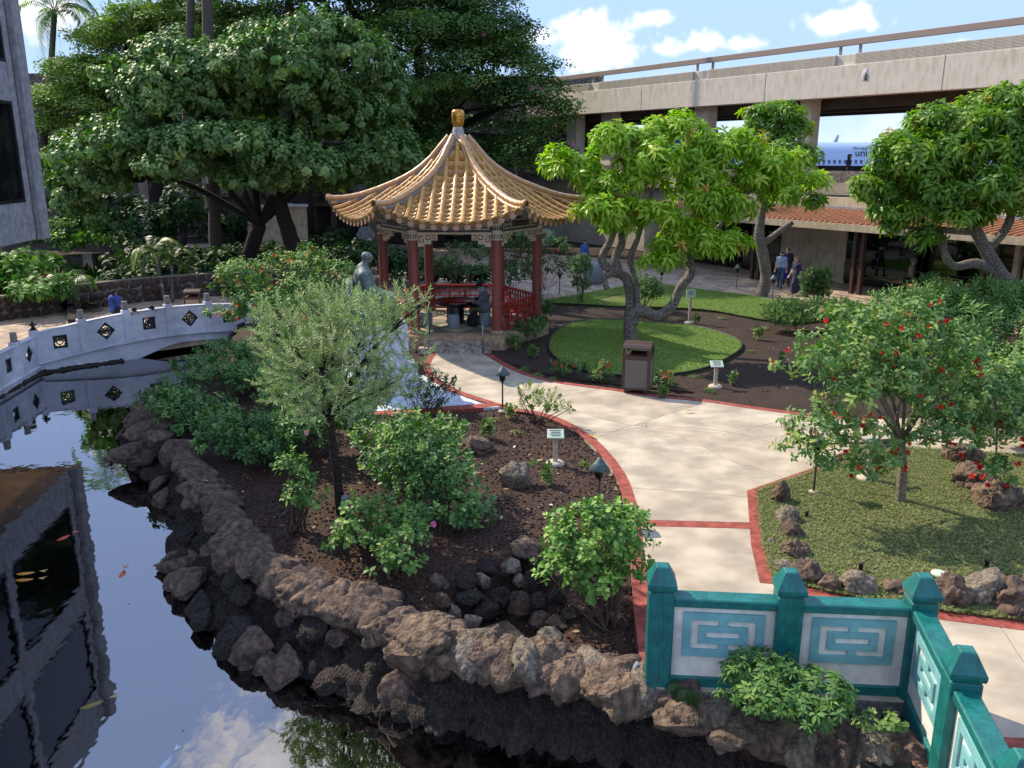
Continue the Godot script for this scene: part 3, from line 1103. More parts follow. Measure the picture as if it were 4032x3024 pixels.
func shore_distance(p: Vector2) -> float:
	var d := 1e9
	var s := 1.0
	for i in shore.size() - 1:
		var q := Geometry2D.get_closest_point_to_segment(p, shore[i], shore[i + 1])
		var e := p.distance_to(q)
		if e < d:
			d = e
			s = 1.0 if (shore[i + 1] - shore[i]).cross(p - shore[i]) < 0.0 else -1.0
	return d * s


func land() -> void:
	# island soil, a grid that follows the shore and dips into the drain pit
	var n := FastNoiseLite.new()
	n.seed = 3
	n.frequency = 0.7
	n.fractal_octaves = 4
	shore[0] = Vector2(-10.6, -33.5)
	var end := shore[-1] + Vector2(-0.3, 3.2)
	shore.append(end)
	var x0 := -12.0
	var z0 := -34.0
	var s := 0.12
	var nx := 140
	var nz := 250
	var hs := []
	for k in nz + 1:
		var row := []
		for i in nx + 1:
			var p := Vector2(x0 + i * s, z0 + k * s)
			var d := shore_distance(p)
			var y := -0.035 - 0.2 * (1.0 - smoothstep(0.2, 2.6, d))
			if d < 0.1: y = lerpf(-0.3, -2.0, smoothstep(-0.1, 0.9, 0.1 - d))
			y += n.get_noise_2dv(p) * 0.05 * smoothstep(0.0, 0.6, d) - 0.02
			y -= pit_depth(p)
			row.append(Vector3(p.x, y, p.y))
		hs.append(row)
	var st := begin()
	st.set_smooth_group(1)
	for k in nz:
		for i in nx: quad(st, hs[k][i], hs[k][i + 1], hs[k + 1][i + 1], hs[k + 1][i])
	ground("garden_soil", done(st), M.soil)
	ground("mulch_bed", slab_mesh(PackedVector2Array([Vector2(-1.2, -26.8), Vector2(0.4, -24.6), Vector2(1.3, -23.5), Vector2(2.8, -22.7), Vector2(4.82, -21.9), Vector2(4.82, -35.0), Vector2(0.9, -35.6), Vector2(0.0, -30)]), -0.3, -0.012), M.mulch)
	# the rest of the land: right of the island and behind it
	ground("soil", slab_mesh(PackedVector2Array([Vector2(4.79, -34), Vector2(45, -34), Vector2(45, -3), Vector2(4.79, -3)]), -2.0, -0.05), M.mulch)
	ground("back_ground", slab_mesh(PackedVector2Array([Vector2(-10.4, -34.0), Vector2(45, -34.0), Vector2(60, -72), Vector2(-70, -72), Vector2(-70, -36.0), Vector2(-23, -33), Vector2(-19.3, -37.6), Vector2(-14, -41.2), Vector2(-10.5, -39.5)]), -2.0, -0.06), M.mulch)
	ground("pond", slab_mesh(PackedVector2Array([Vector2(-45, -40), Vector2(6, -40), Vector2(6, 8), Vector2(-45, 8)]), -1.6, WATER), M.water)
	ground("earth", slab_mesh(PackedVector2Array([Vector2(-900, -1500), Vector2(900, -1500), Vector2(900, 200), Vector2(-900, 200)]), -4.0, -2.3), M.terrace)
	# clods and wood chips on the beds
	var clod := rock_mesh(91, 4, 0.5, 3)
	var w := []
	for i in 11000:
		var p := Vector2(rr(-6.0, 2.4), rr(-21.5, -9.2)) if i < 8000 else Vector2(rr(-2.0, 11.0), rr(-35, -20.5))
		var d := shore_distance(p) if i < 8000 else 2.0
		if d < 0.5: continue
		var y := -0.055 - 0.2 * (1.0 - smoothstep(0.2, 2.6, d)) - pit_depth(p)
		var sz := rr(0.008, 0.024) * (1.6 if i >= 8000 else 1.0)
		w.append(Transform3D(Basis.from_euler(rv(3.0)).scaled(Vector3(sz * rr(0.8, 1.6), sz, sz)), Vector3(p.x, y + n.get_noise_2dv(p) * 0.05 + 0.015, p.y)))
	many("soil_clods", clod, M.clod, w, [Color.WHITE])
	var st2 := begin()
	leaf(st2, Vector3(-0.5, 0, 0), Vector3.RIGHT, Vector3.UP, 1.0, 0.38, 0.15, 0.35, 1)
	w = []
	for i in 1640:
		if i >= 1500:
			var q := Vector2(rr(-2.0, 6.5), rr(-24.0, -9.0))
			if Geometry2D.is_point_in_polygon(q, path_area): w.append(Transform3D(Basis(Vector3.UP, rr(0, TAU)).scaled(Vector3.ONE * rr(0.02, 0.045)), Vector3(q.x, 0.012, q.y)))
			continue
		var p := Vector2(rr(-6.0, 2.0), rr(-17.5, -9.2)) if i < 900 else Vector2(rr(-2.0, 10.0), rr(-33, -21))
		var d := shore_distance(p) if i < 900 else 2.0
		if d < 0.35: continue
		var y := -0.02 - 0.2 * (1.0 - smoothstep(0.2, 2.6, d)) - pit_depth(p)
		w.append(Transform3D((Basis(Vector3.UP, rr(0, TAU)) * Basis(Vector3.RIGHT, rr(-0.5, 0.5))).scaled(Vector3.ONE * (rr(0.02, 0.05) if R.randf() < 0.9 else rr(0.08, 0.14))), Vector3(p.x, y, p.y)))
	for i in 90:
		var q := Vector2(rr(-14, 0), rr(-27, -8.7))
		if shore_distance(q) < -1.3: w.append(Transform3D(Basis(Vector3.UP, rr(0, TAU)).scaled(Vector3.ONE * rr(0.03, 0.07)), Vector3(q.x, WATER + 0.004, q.y)))
	many("fallen_leaves", done(st2), M.chip, w, [Color(0.36, 0.25, 0.13), Color(0.25, 0.16, 0.08), Color(0.5, 0.4, 0.22), Color(0.42, 0.36, 0.28), Color(0.2, 0.12, 0.07), Color(0.55, 0.5, 0.4)])


func shore_point(f: float) -> Array:
	# a point a fraction along the smoothed shore and the direction out over the water
	var c := open2(shore.slice(2, 29), 6)
	var k := clampf(f, 0.0, 0.9999) * (c.size() - 1)
	var i := int(k)
	var p := c[i].lerp(c[i + 1], k - i)
	var t := (c[i + 1] - c[i]).normalized()
	return [p, Vector2(-t.y, t.x)]


func pond_edge() -> void:
	var t := thing("lava_rock_wall", "long dark lava rock retaining wall curving along the pond edge", "rock wall")
	# the mortared face between the cap rocks and the water
	var n := FastNoiseLite.new()
	n.seed = 8
	n.frequency = 1.9
	n.fractal_octaves = 4
	var line := open2(shore.slice(0, 30), 14)
	var st := begin()
	st.set_smooth_group(1)
	var rows := []
	for i in line.size():
		var tan := (line[mini(i + 2, line.size() - 1)] - line[maxi(i - 2, 0)]).normalized()
		var out := Vector2(-tan.y, tan.x)
		var f := float(i) / line.size()
		var lean := lerpf(0.75, 1.25, smoothstep(0.05, 0.35, f)) - 0.45 * smoothstep(0.5, 0.8, f)
		var row := []
		for k in 26:
			var v := k / 25.0
			var p3 := Vector3(line[i].x, lerpf(-0.16, -1.35, v), line[i].y)
			var push := lerpf(-0.1, lean, pow(v, 1.2))
			var q := p3 + Vector3(out.x, 0, out.y) * push
			var b := 0.22 * n.get_noise_3dv(q) + 0.13 * n.get_noise_3dv(q * Vector3(3.1, 1.6, 3.1)) + 0.09 * n.get_noise_3dv(q * 7.0)
			row.append(q + Vector3(out.x, 0.35, out.y) * b)
		rows.append(row)
	for i in rows.size() - 1:
		for k in 25: quad(st, rows[i][k], rows[i][k + 1], rows[i + 1][k + 1], rows[i + 1][k])
	part("rock_face", done(st), M.lava_dark, t)
	# cap rocks
	var forms := []
	for i in 9: forms.append(rock_mesh(200 + i, 20, 0.42, 10))
	var f := 0.0
	var i := 0
	while f < 0.985:
		var near := smoothstep(0.25, 0.7, f)
		var len := lerpf(0.46, 0.36, near) * rr(0.75, 1.35)
		var sp := shore_point(f)
		var p: Vector2 = sp[0] + sp[1] * rr(-0.06, 0.12)
		var ang := atan2(-sp[1].y, sp[1].x)
		var b := Basis(Vector3.UP, ang + rr(-0.35, 0.35)) * Basis(Vector3(0, 0, 1), rr(-0.3, 0.05)) * Basis(Vector3.RIGHT, rr(-0.2, 0.2))
		b = b * Basis.from_scale(Vector3(rr(0.36, 0.56), rr(0.2, 0.3), len * 0.86))
		part("rock", forms[i % 9], [M.lava2, M.lava, M.lava2, M.lava3][i % 4] if f > 0.55 else [M.lava, M.lava2, M.lava][i % 3], t, Transform3D(b, Vector3(p.x, -0.2 + rr(-0.05, 0.05), p.y)))
		f += len * 0.8 / 21.5
		i += 1
	# lower courses of darker rocks bedded in the face
	for course in [[-0.46, 0.36, 0.27], [-0.85, 0.78, 0.27]]:
		var g := 0.0
		while g < 0.99:
			var sp := shore_point(g)
			var sz := rr(0.75, 1.35)
			if g > 0.5: sz *= 0.8
			var lean := lerpf(0.75, 1.25, smoothstep(0.05, 0.35, g)) - 0.45 * smoothstep(0.5, 0.8, g)
			var p: Vector2 = sp[0] + sp[1] * (course[1] * lean + rr(-0.08, 0.06) - 0.06)
			var b := Basis(Vector3.UP, atan2(-sp[1].y, sp[1].x) + rr(-0.4, 0.4)) * Basis(Vector3(0, 0, 1), rr(-1.0, -0.5)) * Basis.from_scale(Vector3(rr(0.22, 0.34) * sz, rr(0.13, 0.2) * sz, course[2] * sz))
			if g < 0.45 and R.randf() < 0.5: part("rock", forms[R.randi() % 9], M.lava if g < 0.5 and R.randf() < 0.6 else M.lava_dark, t, Transform3D(b, Vector3(p.x, course[0] + rr(-0.08, 0.08), p.y)))
			g += course[2] * sz * rr(1.3, 1.9) / 21.5
	# boulders that stand out of the row: the tall slab, lumps at the waterline
	for r in [
		[Vector3(-1.27, -0.30, -10.09), Vector3(0.36, 0.75, 0.42), Vector3(0.75, 0.2, -0.3)], [Vector3(-1.47, -0.80, -9.90), Vector3(0.34, 0.28, 0.3), Vector3(0.3, 0.5, 0)], [Vector3(-2.19, -0.15, -11.05), Vector3(0.36, 0.26, 0.3), Vector3(0.2, 0.7, 0.2)],
		[Vector3(-1.55, -0.20, -10.38), Vector3(0.42, 0.24, 0.26), Vector3(0.1, 0.4, 0)], [Vector3(-5.50, -0.90, -13.09), Vector3(0.42, 0.2, 0.3), Vector3(0, 0.3, 0)], [Vector3(-5.80, -0.90, -13.77), Vector3(0.4, 0.22, 0.36), Vector3(0, 1.0, 0.1)],
		[Vector3(-3.17, -0.25, -11.36), Vector3(0.3, 0.17, 0.2), Vector3(0, 0.2, 0)], [Vector3(-2.93, -0.20, -11.27), Vector3(0.13, 0.14, 0.1), Vector3(0, 0, 0.4)], [Vector3(0.29, -0.15, -9.59), Vector3(0.42, 0.2, 0.24), Vector3(0, 0.7, 0.3)], [Vector3(-8.53, -0.50, -18.52), Vector3(0.7, 0.3, 0.5), Vector3(0, 0.5, 0)],
		[Vector3(-8.56, -0.30, -19.45), Vector3(0.7, 0.24, 0.5), Vector3(0, 0.2, 0.1)], [Vector3(-0.73, -0.30, -9.87), Vector3(0.2, 0.24, 0.22), Vector3(0.3, 0.4, 0)], [Vector3(-0.39, -0.20, -9.66), Vector3(0.34, 0.2, 0.25), Vector3(0.1, 0.1, 0)], [Vector3(0.14, -0.20, -9.51), Vector3(0.3, 0.2, 0.24), Vector3(0.1, 0.3, 0)]]:
		part("rock", forms[i % 9], [M.lava2, M.lava][i % 2], t, Transform3D(Basis.from_euler(r[2]) * Basis.from_scale(r[1]), r[0]))
		i += 1
	# dry-stacked rocks round the drain
	var u := thing("drain_rock_wall", "small stack of loose dark rocks walling the drain pit", "rock wall", pit)
	for r in [
		[Vector3(0.18, -0.02, -12.50), 42, 25], [Vector3(-0.40, -0.10, -12.02), 24, 18], [Vector3(-0.01, -0.12, -12.11), 28, 18], [Vector3(0.43, -0.10, -12.18), 28, 22], [Vector3(-1.08, -0.15, -11.57), 20, 24], [Vector3(-0.70, -0.17, -11.66), 28, 20], [Vector3(-0.43, -0.22, -11.80), 17, 22], [Vector3(-0.66, -0.30, -11.48), 38, 16], [Vector3(-1.01, -0.22, -11.17), 22, 20],
		[Vector3(-0.18, -0.35, -11.54), 28, 30], [Vector3(0.10, -0.30, -11.95), 18, 18], [Vector3(0.27, -0.30, -11.81), 18, 34], [Vector3(0.13, -0.45, -11.45), 30, 44], [Vector3(0.40, -0.35, -11.34), 22, 24], [Vector3(-0.85, -0.40, -11.16), 20, 20], [Vector3(-0.38, -0.50, -11.40), 36, 22], [Vector3(0.39, -0.45, -11.05), 30, 22], [Vector3(0.63, -0.20, -11.27), 22, 20],
		[Vector3(-0.58, -0.55, -11.16), 24, 20], [Vector3(-0.86, -0.45, -10.90), 26, 18], [Vector3(0.64, -0.30, -10.73), 30, 16], [Vector3(0.86, -0.15, -10.72), 30, 16], [Vector3(0.50, -0.30, -10.37), 30, 13], [Vector3(-0.11, -0.20, -11.99), 14, 14], [Vector3(0.83, -0.10, -11.79), 26, 22]]:
		var at: Vector3 = r[0]
		var sc := Vector3(r[1], r[2], r[1] * 0.85) / 145.0
		part("rock", forms[i % 9], [M.lava, M.lava_dark, M.lava3, M.lava_dark][i % 4], u, Transform3D(Basis.from_euler(Vector3(rr(-0.3, 0.3), rr(0, 3), rr(-0.3, 0.3))) * Basis.from_scale(sc), at - pit))
		i += 1
	# grate over the drain
	var gt := thing("drain_grate", "rusty slatted drain grate lying in the rock pit", "grate", Vector3(-0.26, -0.56, -10.80), 0.55)
	part("frame", frame_mesh(0.72, 0.5, 0.03, 0.03), M.grate_iron, gt)
	var slat := cbox(Vector3(0.015, 0.025, 0.46))
	for k in 24: part("slat", slat, M.grate_iron, gt, Transform3D(Basis.IDENTITY, Vector3(-0.33 + k * 0.0287, 0.0, 0)))
	part("pan", cbox(Vector3(0.66, 0.01, 0.44)), M.plain_black, gt, Transform3D(Basis.IDENTITY, Vector3(0, -0.07, 0)))
	# loose boulders on the mulch
	var l := ["rounded brown boulder beside the hibiscus on the mulch bed", "angular pale grey boulder in the middle of the mulch bed"]
	var bl := [[Vector3(-0.73, -0.05, -17.24), Vector3(0.33, 0.25, 0.28), M.lava2], [Vector3(0.05, -0.05, -15.30), Vector3(0.33, 0.32, 0.28), M.lava3]]
	for k in 2: tag(part("boulder", rock_mesh(330 + k, 22, 0.4, 3 + 4 * k), bl[k][2], null, Transform3D(Basis(Vector3.UP, 0.5) * Basis.from_scale(bl[k][1]), bl[k][0] + Vector3(0, 0.12, 0))), l[k], "boulder")


func frame_mesh(w: float, d: float, t: float, h: float) -> ArrayMesh:
	var st := begin()
	box(st, Vector3(0, 0, d / 2), Vector3(w, h, t))
	box(st, Vector3(0, 0, -d / 2), Vector3(w, h, t))
	box(st, Vector3(w / 2, 0, 0), Vector3(t, h, d - t))
	box(st, Vector3(-w / 2, 0, 0), Vector3(t, h, d - t))
	return done(st)



var path_left := PackedVector2Array([Vector2(-2.58, -26.78), Vector2(-2.67, -25.06), Vector2(-2.52, -24.03), Vector2(-2.25, -23.12), Vector2(-1.61, -21.90), Vector2(-0.77, -20.88), Vector2(-0.07, -20.18), Vector2(0.60, -19.75), Vector2(1.12, -19.08), Vector2(1.58, -17.99), Vector2(1.86, -16.81), Vector2(2.01, -15.61), Vector2(2.02, -14.56), Vector2(1.98, -13.73), Vector2(1.85, -12.21), Vector2(1.69, -10.78), Vector2(1.54, -8.87)])
var path_top := PackedVector2Array([Vector2(-0.86, -26.85), Vector2(0.19, -24.31), Vector2(1.21, -23.02), Vector2(2.78, -22.14), Vector2(3.85, -21.49), Vector2(5.02, -21.05), Vector2(6.13, -20.38), Vector2(7.50, -19.71), Vector2(8.49, -19.41)])
var bed_left := PackedVector2Array([Vector2(7.58, -17.40), Vector2(6.31, -16.07), Vector2(4.54, -14.78), Vector2(4.02, -12.54), Vector2(3.81, -11.29)])
var bed_low := PackedVector2Array([Vector2(4.20, -11.20), Vector2(5.00, -10.78), Vector2(5.84, -10.50), Vector2(6.83, -10.22)])


func paving() -> void:
	var outer_line := PackedVector2Array()
	outer_line.append_array(open2(path_left, 4))
	outer_line.append_array(PackedVector2Array([Vector2(1.75, -8.75), Vector2(3.15, -8.62), Vector2(4.5, -8.5), Vector2(4.25, -7.1), Vector2(3.8, -4.4), Vector2(3.6, -3.2), Vector2(11.0, -3.2), Vector2(11.0, -9.2)]))
	var low := bed_low.duplicate()
	low.reverse()
	outer_line.append_array(low)
	var lef := bed_left.duplicate()
	lef.reverse()
	outer_line.append_array(lef)
	outer_line.append_array(PackedVector2Array([Vector2(11.5, -16.2), Vector2(20, -16.5), Vector2(20, -20.0), Vector2(11.5, -19.6)]))
	var top := open2(path_top, 4)
	top.reverse()
	outer_line.append_array(top)
	var t := ground("garden_path", slab_mesh(outer_line, -0.2, -0.012), M.ridge_mortar)
	# poured panels between tooled joints
	var panels := [outer_line]
	for j in [
		PackedVector2Array([Vector2(-1.72, -26.85), Vector2(-1.53, -25.55), Vector2(-1.05, -24.14), Vector2(-0.20, -22.62)]), PackedVector2Array([Vector2(-2.06, -22.14), Vector2(-1.39, -23.02), Vector2(0.34, -24.31), Vector2(0.74, -24.77)]), PackedVector2Array([Vector2(0.46, -18.52), Vector2(1.01, -21.05), Vector2(3.35, -22.82), Vector2(4.10, -23.38)]), PackedVector2Array([Vector2(0.88, -21.14), Vector2(2.13, -19.41), Vector2(3.33, -18.69), Vector2(4.73, -18.35)]),
		PackedVector2Array([Vector2(1.44, -17.55), Vector2(2.95, -19.05), Vector2(5.41, -21.23), Vector2(6.00, -21.67)]), PackedVector2Array([Vector2(2.02, -18.35), Vector2(3.36, -18.87), Vector2(4.75, -18.45), Vector2(5.59, -17.70), Vector2(6.14, -16.39)]), PackedVector2Array([Vector2(1.69, -15.08), Vector2(3.21, -14.85), Vector2(4.96, -14.41)]), PackedVector2Array([Vector2(4.69, -18.19), Vector2(6.52, -19.41), Vector2(8.12, -20.80)]),
		PackedVector2Array([Vector2(3.14, -19.15), Vector2(3.13, -18.52), Vector2(3.68, -18.22), Vector2(3.94, -17.55), Vector2(4.13, -17.34), Vector2(4.55, -16.36), Vector2(4.93, -16.07), Vector2(5.52, -15.08)]), PackedVector2Array([Vector2(1.86, -13.59), Vector2(4.66, -13.42)]), PackedVector2Array([Vector2(1.83, -13.34), Vector2(4.58, -13.17)]), PackedVector2Array([Vector2(5.64, -10.34), Vector2(6.45, -10.52), Vector2(6.29, -9.30)]), PackedVector2Array([Vector2(5.10, -8.75), Vector2(6.30, -8.51)]), PackedVector2Array([Vector2(5.00, -8.54), Vector2(6.16, -8.29)])]:
		var cut := strip(open2(j, 4), -0.006, 0.006)
		var next := []
		for p in panels:
			for q in Geometry2D.clip_polygons(p, cut):
				if not Geometry2D.is_polygon_clockwise(q) or true: next.append(q)
		panels = next
	var k := 0
	for p in panels:
		var c := Vector2.ZERO
		var area := 0.0
		for i in p.size():
			c += p[i] / p.size()
			area += p[i].cross(p[(i + 1) % p.size()]) / 2.0
		if absf(area) < 0.02: continue
		# the red cross band and the timber deck are panels of their own
		var m: Material = M.concrete if k % 2 else M.concrete2
		if absf(area) < 1.0 and absf(c.x - 3.0) < 1.0 and c.y > -14.0 and c.y < -13.0: m = M.red_border
		if c.y > -7.8 and c.x > 4.0: continue
		part("paving_panel", slab_mesh(p, -0.1, 0.0), m, t)
		k += 1
	for e in [[open2(path_left, 4), 0.0, 0.22], [open2(path_top, 4), -0.22, 0.0], [bed_left, -0.2, 0.04], [bed_low, -0.22, 0.03]]:
		part("red_border", slab_mesh(strip(e[0], e[1], e[2]), -0.15, 0.006), M.red_border, t)
	part("red_border", slab_mesh(strip(PackedVector2Array([Vector2(-2.58, -26.78), Vector2(-1.72, -26.72), Vector2(-0.86, -26.85)]), -0.02, 0.22), -0.15, 0.005), M.red_border, t)
	part("red_border", slab_mesh(PackedVector2Array([Vector2(4.4, -7.95), Vector2(11, -7.45), Vector2(11, -7.15), Vector2(4.35, -7.6)]), -0.15, 0.006), M.red_border, t)
	var dk := ground("timber_deck", slab_mesh(PackedVector2Array([Vector2(3.6, -7.55), Vector2(11, -7.1), Vector2(11, -3.2), Vector2(3.4, -3.2)]), -0.15, -0.03), M.plain_black)
	for i in 26:
		var z := -7.42 + i * 0.15
		part("plank", cbox(Vector3(7.2, 0.03, 0.138), 0.004), M.deck, dk, Transform3D(Basis(Vector3.UP, -0.058), Vector3(7.7, -0.012, z + 0.16)))
	# marble landing round the statue
	ground("marble_landing", slab_mesh(PackedVector2Array([Vector2(-2.50, -23.54), Vector2(-2.23, -22.92), Vector2(-1.60, -21.72), Vector2(-0.77, -20.71), Vector2(-0.30, -20.38), Vector2(-2.26, -19.90), Vector2(-4.05, -19.60), Vector2(-4.45, -21.67), Vector2(-3.56, -23.12)]), -0.2, 0.02), M.marble)
	ground("landing_border", slab_mesh(PackedVector2Array([Vector2(-0.13, -20.55), Vector2(-0.77, -20.63), Vector2(-2.29, -20.22), Vector2(-3.66, -19.90), Vector2(-3.60, -19.52), Vector2(-2.25, -19.87), Vector2(-0.75, -20.26)]), -0.2, 0.026), M.red_border)
	# terrace beyond the bridge, terrace behind the pavilion, walk under the terminal eaves
	ground("bridge_terrace", slab_mesh(PackedVector2Array([Vector2(-15.87, -27.95), Vector2(-15.45, -24.8), Vector2(-15.2, -20), Vector2(-40, -20), Vector2(-40, -34), Vector2(-23, -33), Vector2(-19.3, -37.6), Vector2(-14, -41.5), Vector2(-8, -41), Vector2(-8.5, -34.5)]), -0.85, -0.46), M.terrace)
	ground("court_pavement", slab_mesh(PackedVector2Array([Vector2(-9, -36.5), Vector2(-5, -35.4), Vector2(0.3, -36.0), Vector2(2.6, -37.9), Vector2(5.6, -40.9), Vector2(7.5, -41.6), Vector2(11.9, -36.5), Vector2(16, -32), Vector2(24, -20.0), Vector2(32, -20), Vector2(14, -48), Vector2(-9, -62), Vector2(-24, -62), Vector2(-10, -44)]), -0.3, -0.01), M.terrace)


var closed_leaf := PackedVector2Array()


func grass_on(called: String, label_mesh: Mesh, poly: PackedVector2Array, per_m2: float, y: float, cols: Array, s0: float, s1: float, skip := PackedVector2Array(), mound := 0.0) -> void:
	var lo := poly[0]
	var hi := poly[0]
	for p in poly:
		lo = lo.min(p)
		hi = hi.max(p)
	if not poly == closed_leaf: poly = Geometry2D.offset_polygon(poly, 0.06)[0]
	var w := []
	for i in int((hi.x - lo.x) * (hi.y - lo.y) * per_m2):
		var p := Vector2(rr(lo.x, hi.x), rr(lo.y, hi.y))
		if not Geometry2D.is_point_in_polygon(p, poly): continue
		if skip.size() and Geometry2D.is_point_in_polygon(p, skip): continue
		w.append(turn_to(Vector3(p.x, y, p.y), Vector3(rr(-0.4, 0.4), 1, rr(-0.4, 0.4)), rr(s0, s1)))
	many(called, label_mesh, M.grass, w, cols)


func lawns() -> void:
	var tuft := begin()
	for i in 6:
		var a := i * 2.4
		var d := Vector3(cos(a), 2.2, sin(a)).normalized()
		var sd := d.cross(Vector3.UP).normalized() * 0.09
		tuft.set_smooth_group(-1)
		for v in [-sd, d * 0.6 + sd * 0.3 + Vector3(cos(a), 0, sin(a)) * 0.1, sd]: tuft.add_vertex(v)
		for v in [-sd * 0.8 + d * 0.4, d * 1.0 + Vector3(cos(a), -0.2, sin(a)) * 0.35, sd * 0.8 + d * 0.4]: tuft.add_vertex(v)
	var tm := done(tuft)
	var green := tints(Color(0.18, 0.30, 0.045), Color(0.27, 0.41, 0.07), Color(0.36, 0.42, 0.13), 24, 0.2)
	var dry := tints(Color(0.15, 0.215, 0.05), Color(0.28, 0.35, 0.10), Color(0.42, 0.38, 0.20), 24, 0.3)
	# the leaf-shaped lawn and its black edging
	var leafy := closed(PackedVector2Array([Vector2(1.22, -27.69), Vector2(1.31, -25.87), Vector2(1.97, -24.20), Vector2(2.94, -23.54), Vector2(4.25, -23.54), Vector2(5.60, -24.31), Vector2(6.83, -25.99), Vector2(7.55, -27.48), Vector2(7.57, -28.97), Vector2(6.67, -30.81), Vector2(5.10, -31.62), Vector2(3.42, -32.19), Vector2(2.23, -31.44), Vector2(1.53, -29.62)]), 5)
	closed_leaf = leafy
	ground("leaf_lawn", slab_mesh(leafy, -0.2, 0.0), M.lawn_soil)
	grass_on("lawn_grass", tm, leafy, 900, 0.0, green, 0.035, 0.075)
	var rim := begin()
	var pts := []
	for p in leafy: pts.append(Vector3(p.x, 0.03, p.y))
	pts.append(pts[0])
	tube(rim, pts, along([0.035, 0.035], pts.size()), 6)
	tag(part("lawn_edging", done(rim), M.edging), "black rubber edging looping round the leaf shaped lawn", "edging")
	# the long lawn by the walk
	var back := open2(PackedVector2Array([Vector2(0.87, -36.04), Vector2(2.80, -35.69), Vector2(4.61, -35.00), Vector2(6.54, -34.77), Vector2(8.10, -34.12), Vector2(9.45, -32.29), Vector2(10.57, -31.35)]), 4)
	back.append_array(PackedVector2Array([Vector2(12.28, -32.29), Vector2(12.20, -35.23), Vector2(10.61, -37.92), Vector2(7.44, -41.04), Vector2(6.30, -41.66), Vector2(2.55, -37.79)]))
	var patch := closed(PackedVector2Array([Vector2(3.68, -36.65), Vector2(4.86, -38.18), Vector2(6.61, -38.72), Vector2(5.87, -36.65), Vector2(6.76, -37.15), Vector2(4.39, -35.92)]), 3)
	ground("long_lawn", slab_mesh(back, -0.2, 0.03), M.lawn_soil)
	ground("mulch_patch", slab_mesh(patch, -0.2, 0.05), M.soil)
	grass_on("lawn_grass", tm, back, 450, 0.03, green, 0.045, 0.07, patch)
	rim = begin()
	pts = []
	for p in back.slice(0, 25): pts.append(Vector3(p.x, 0.02, p.y))
	tube(rim, pts, along([0.03, 0.03], pts.size()), 6)
	tag(part("lawn_edging", done(rim), M.edging), "black rubber edging along the front of the long back lawn", "edging")
	# the rough lawn in the rock-edged bed
	var bed := PackedVector2Array()
	bed.append_array(bed_left)
	bed.append_array(bed_low)
	bed.append_array(PackedVector2Array([Vector2(14, -10.4), Vector2(14, -16.0)]))
	ground("rough_lawn", slab_mesh(bed, -0.2, 0.05), M.lawn_dry)
	grass_on("lawn_grass", tm, bed, 1500, 0.05, dry, 0.018, 0.05)
	# rocks round it
	var t := thing("rock_border", "row of jagged brown lava rocks bordering the rough lawn", "rock border")
	var forms := []
	for i in 6: forms.append(rock_mesh(420 + i, 18, 0.5, 3))
	var k := 0
	for r in [
		[Vector3(4.83, 0.10, -14.32), 0.17, 0.26], [Vector3(4.66, 0.08, -13.48), 0.2, 0.2], [Vector3(4.59, 0.05, -12.92), 0.2, 0.2], [Vector3(4.38, 0.05, -12.19), 0.2, 0.2], [Vector3(4.07, 0.03, -11.76), 0.14, 0.12], [Vector3(4.34, 0.08, -11.44), 0.24, 0.2], [Vector3(4.56, 0.05, -11.19), 0.2, 0.14], [Vector3(4.94, 0.08, -11.13), 0.26, 0.2],
		[Vector3(5.47, 0.05, -11.05), 0.2, 0.13], [Vector3(6.09, 0.10, -10.79), 0.26, 0.3], [Vector3(6.59, 0.12, -10.88), 0.34, 0.32], [Vector3(6.89, 0.10, -10.60), 0.34, 0.3], [Vector3(7.38, 0.12, -10.69), 0.36, 0.3], [Vector3(4.17, 0.00, -12.63), 0.09, 0.1]]:
		part("rock", forms[k % 6], [M.lava2, M.lava3, M.lava][k % 3], t, Transform3D(Basis.from_euler(Vector3(rr(-0.3, 0.3), rr(0, 6), rr(-0.3, 0.3))) * Basis.from_scale(Vector3(r[1], r[2], r[1])), r[0]))
		k += 1
	var cl := [[Vector3(8.70, 0.10, -15.11), 0.42, 0.3, "dark hollow boulder under the red flowered tree at right"], [Vector3(8.67, 0.10, -14.10), 0.45, 0.35, "large dark boulder at the right edge under red flowers"], [Vector3(9.13, 0.15, -16.39), 0.35, 0.35, "tall reddish boulder behind the right flowering tree"]]
	for c in cl:
		tag(part("boulder", forms[k % 6], M.lava2, null, Transform3D(Basis(Vector3.UP, k * 1.1) * Basis.from_scale(Vector3(c[1], c[2], c[1])), c[0])), c[3], "boulder")
		k += 1



# ---------- buildings ----------
func bx(called: String, at: Vector3, size: Vector3, m: Material, parent: Node, c := 0.0) -> MeshInstance3D:
	return part(called, cbox(size, c), m, parent, Transform3D(Basis.IDENTITY, at))


const T_AT := Vector3(15, 0, -38)
const T_TURN := -0.9936


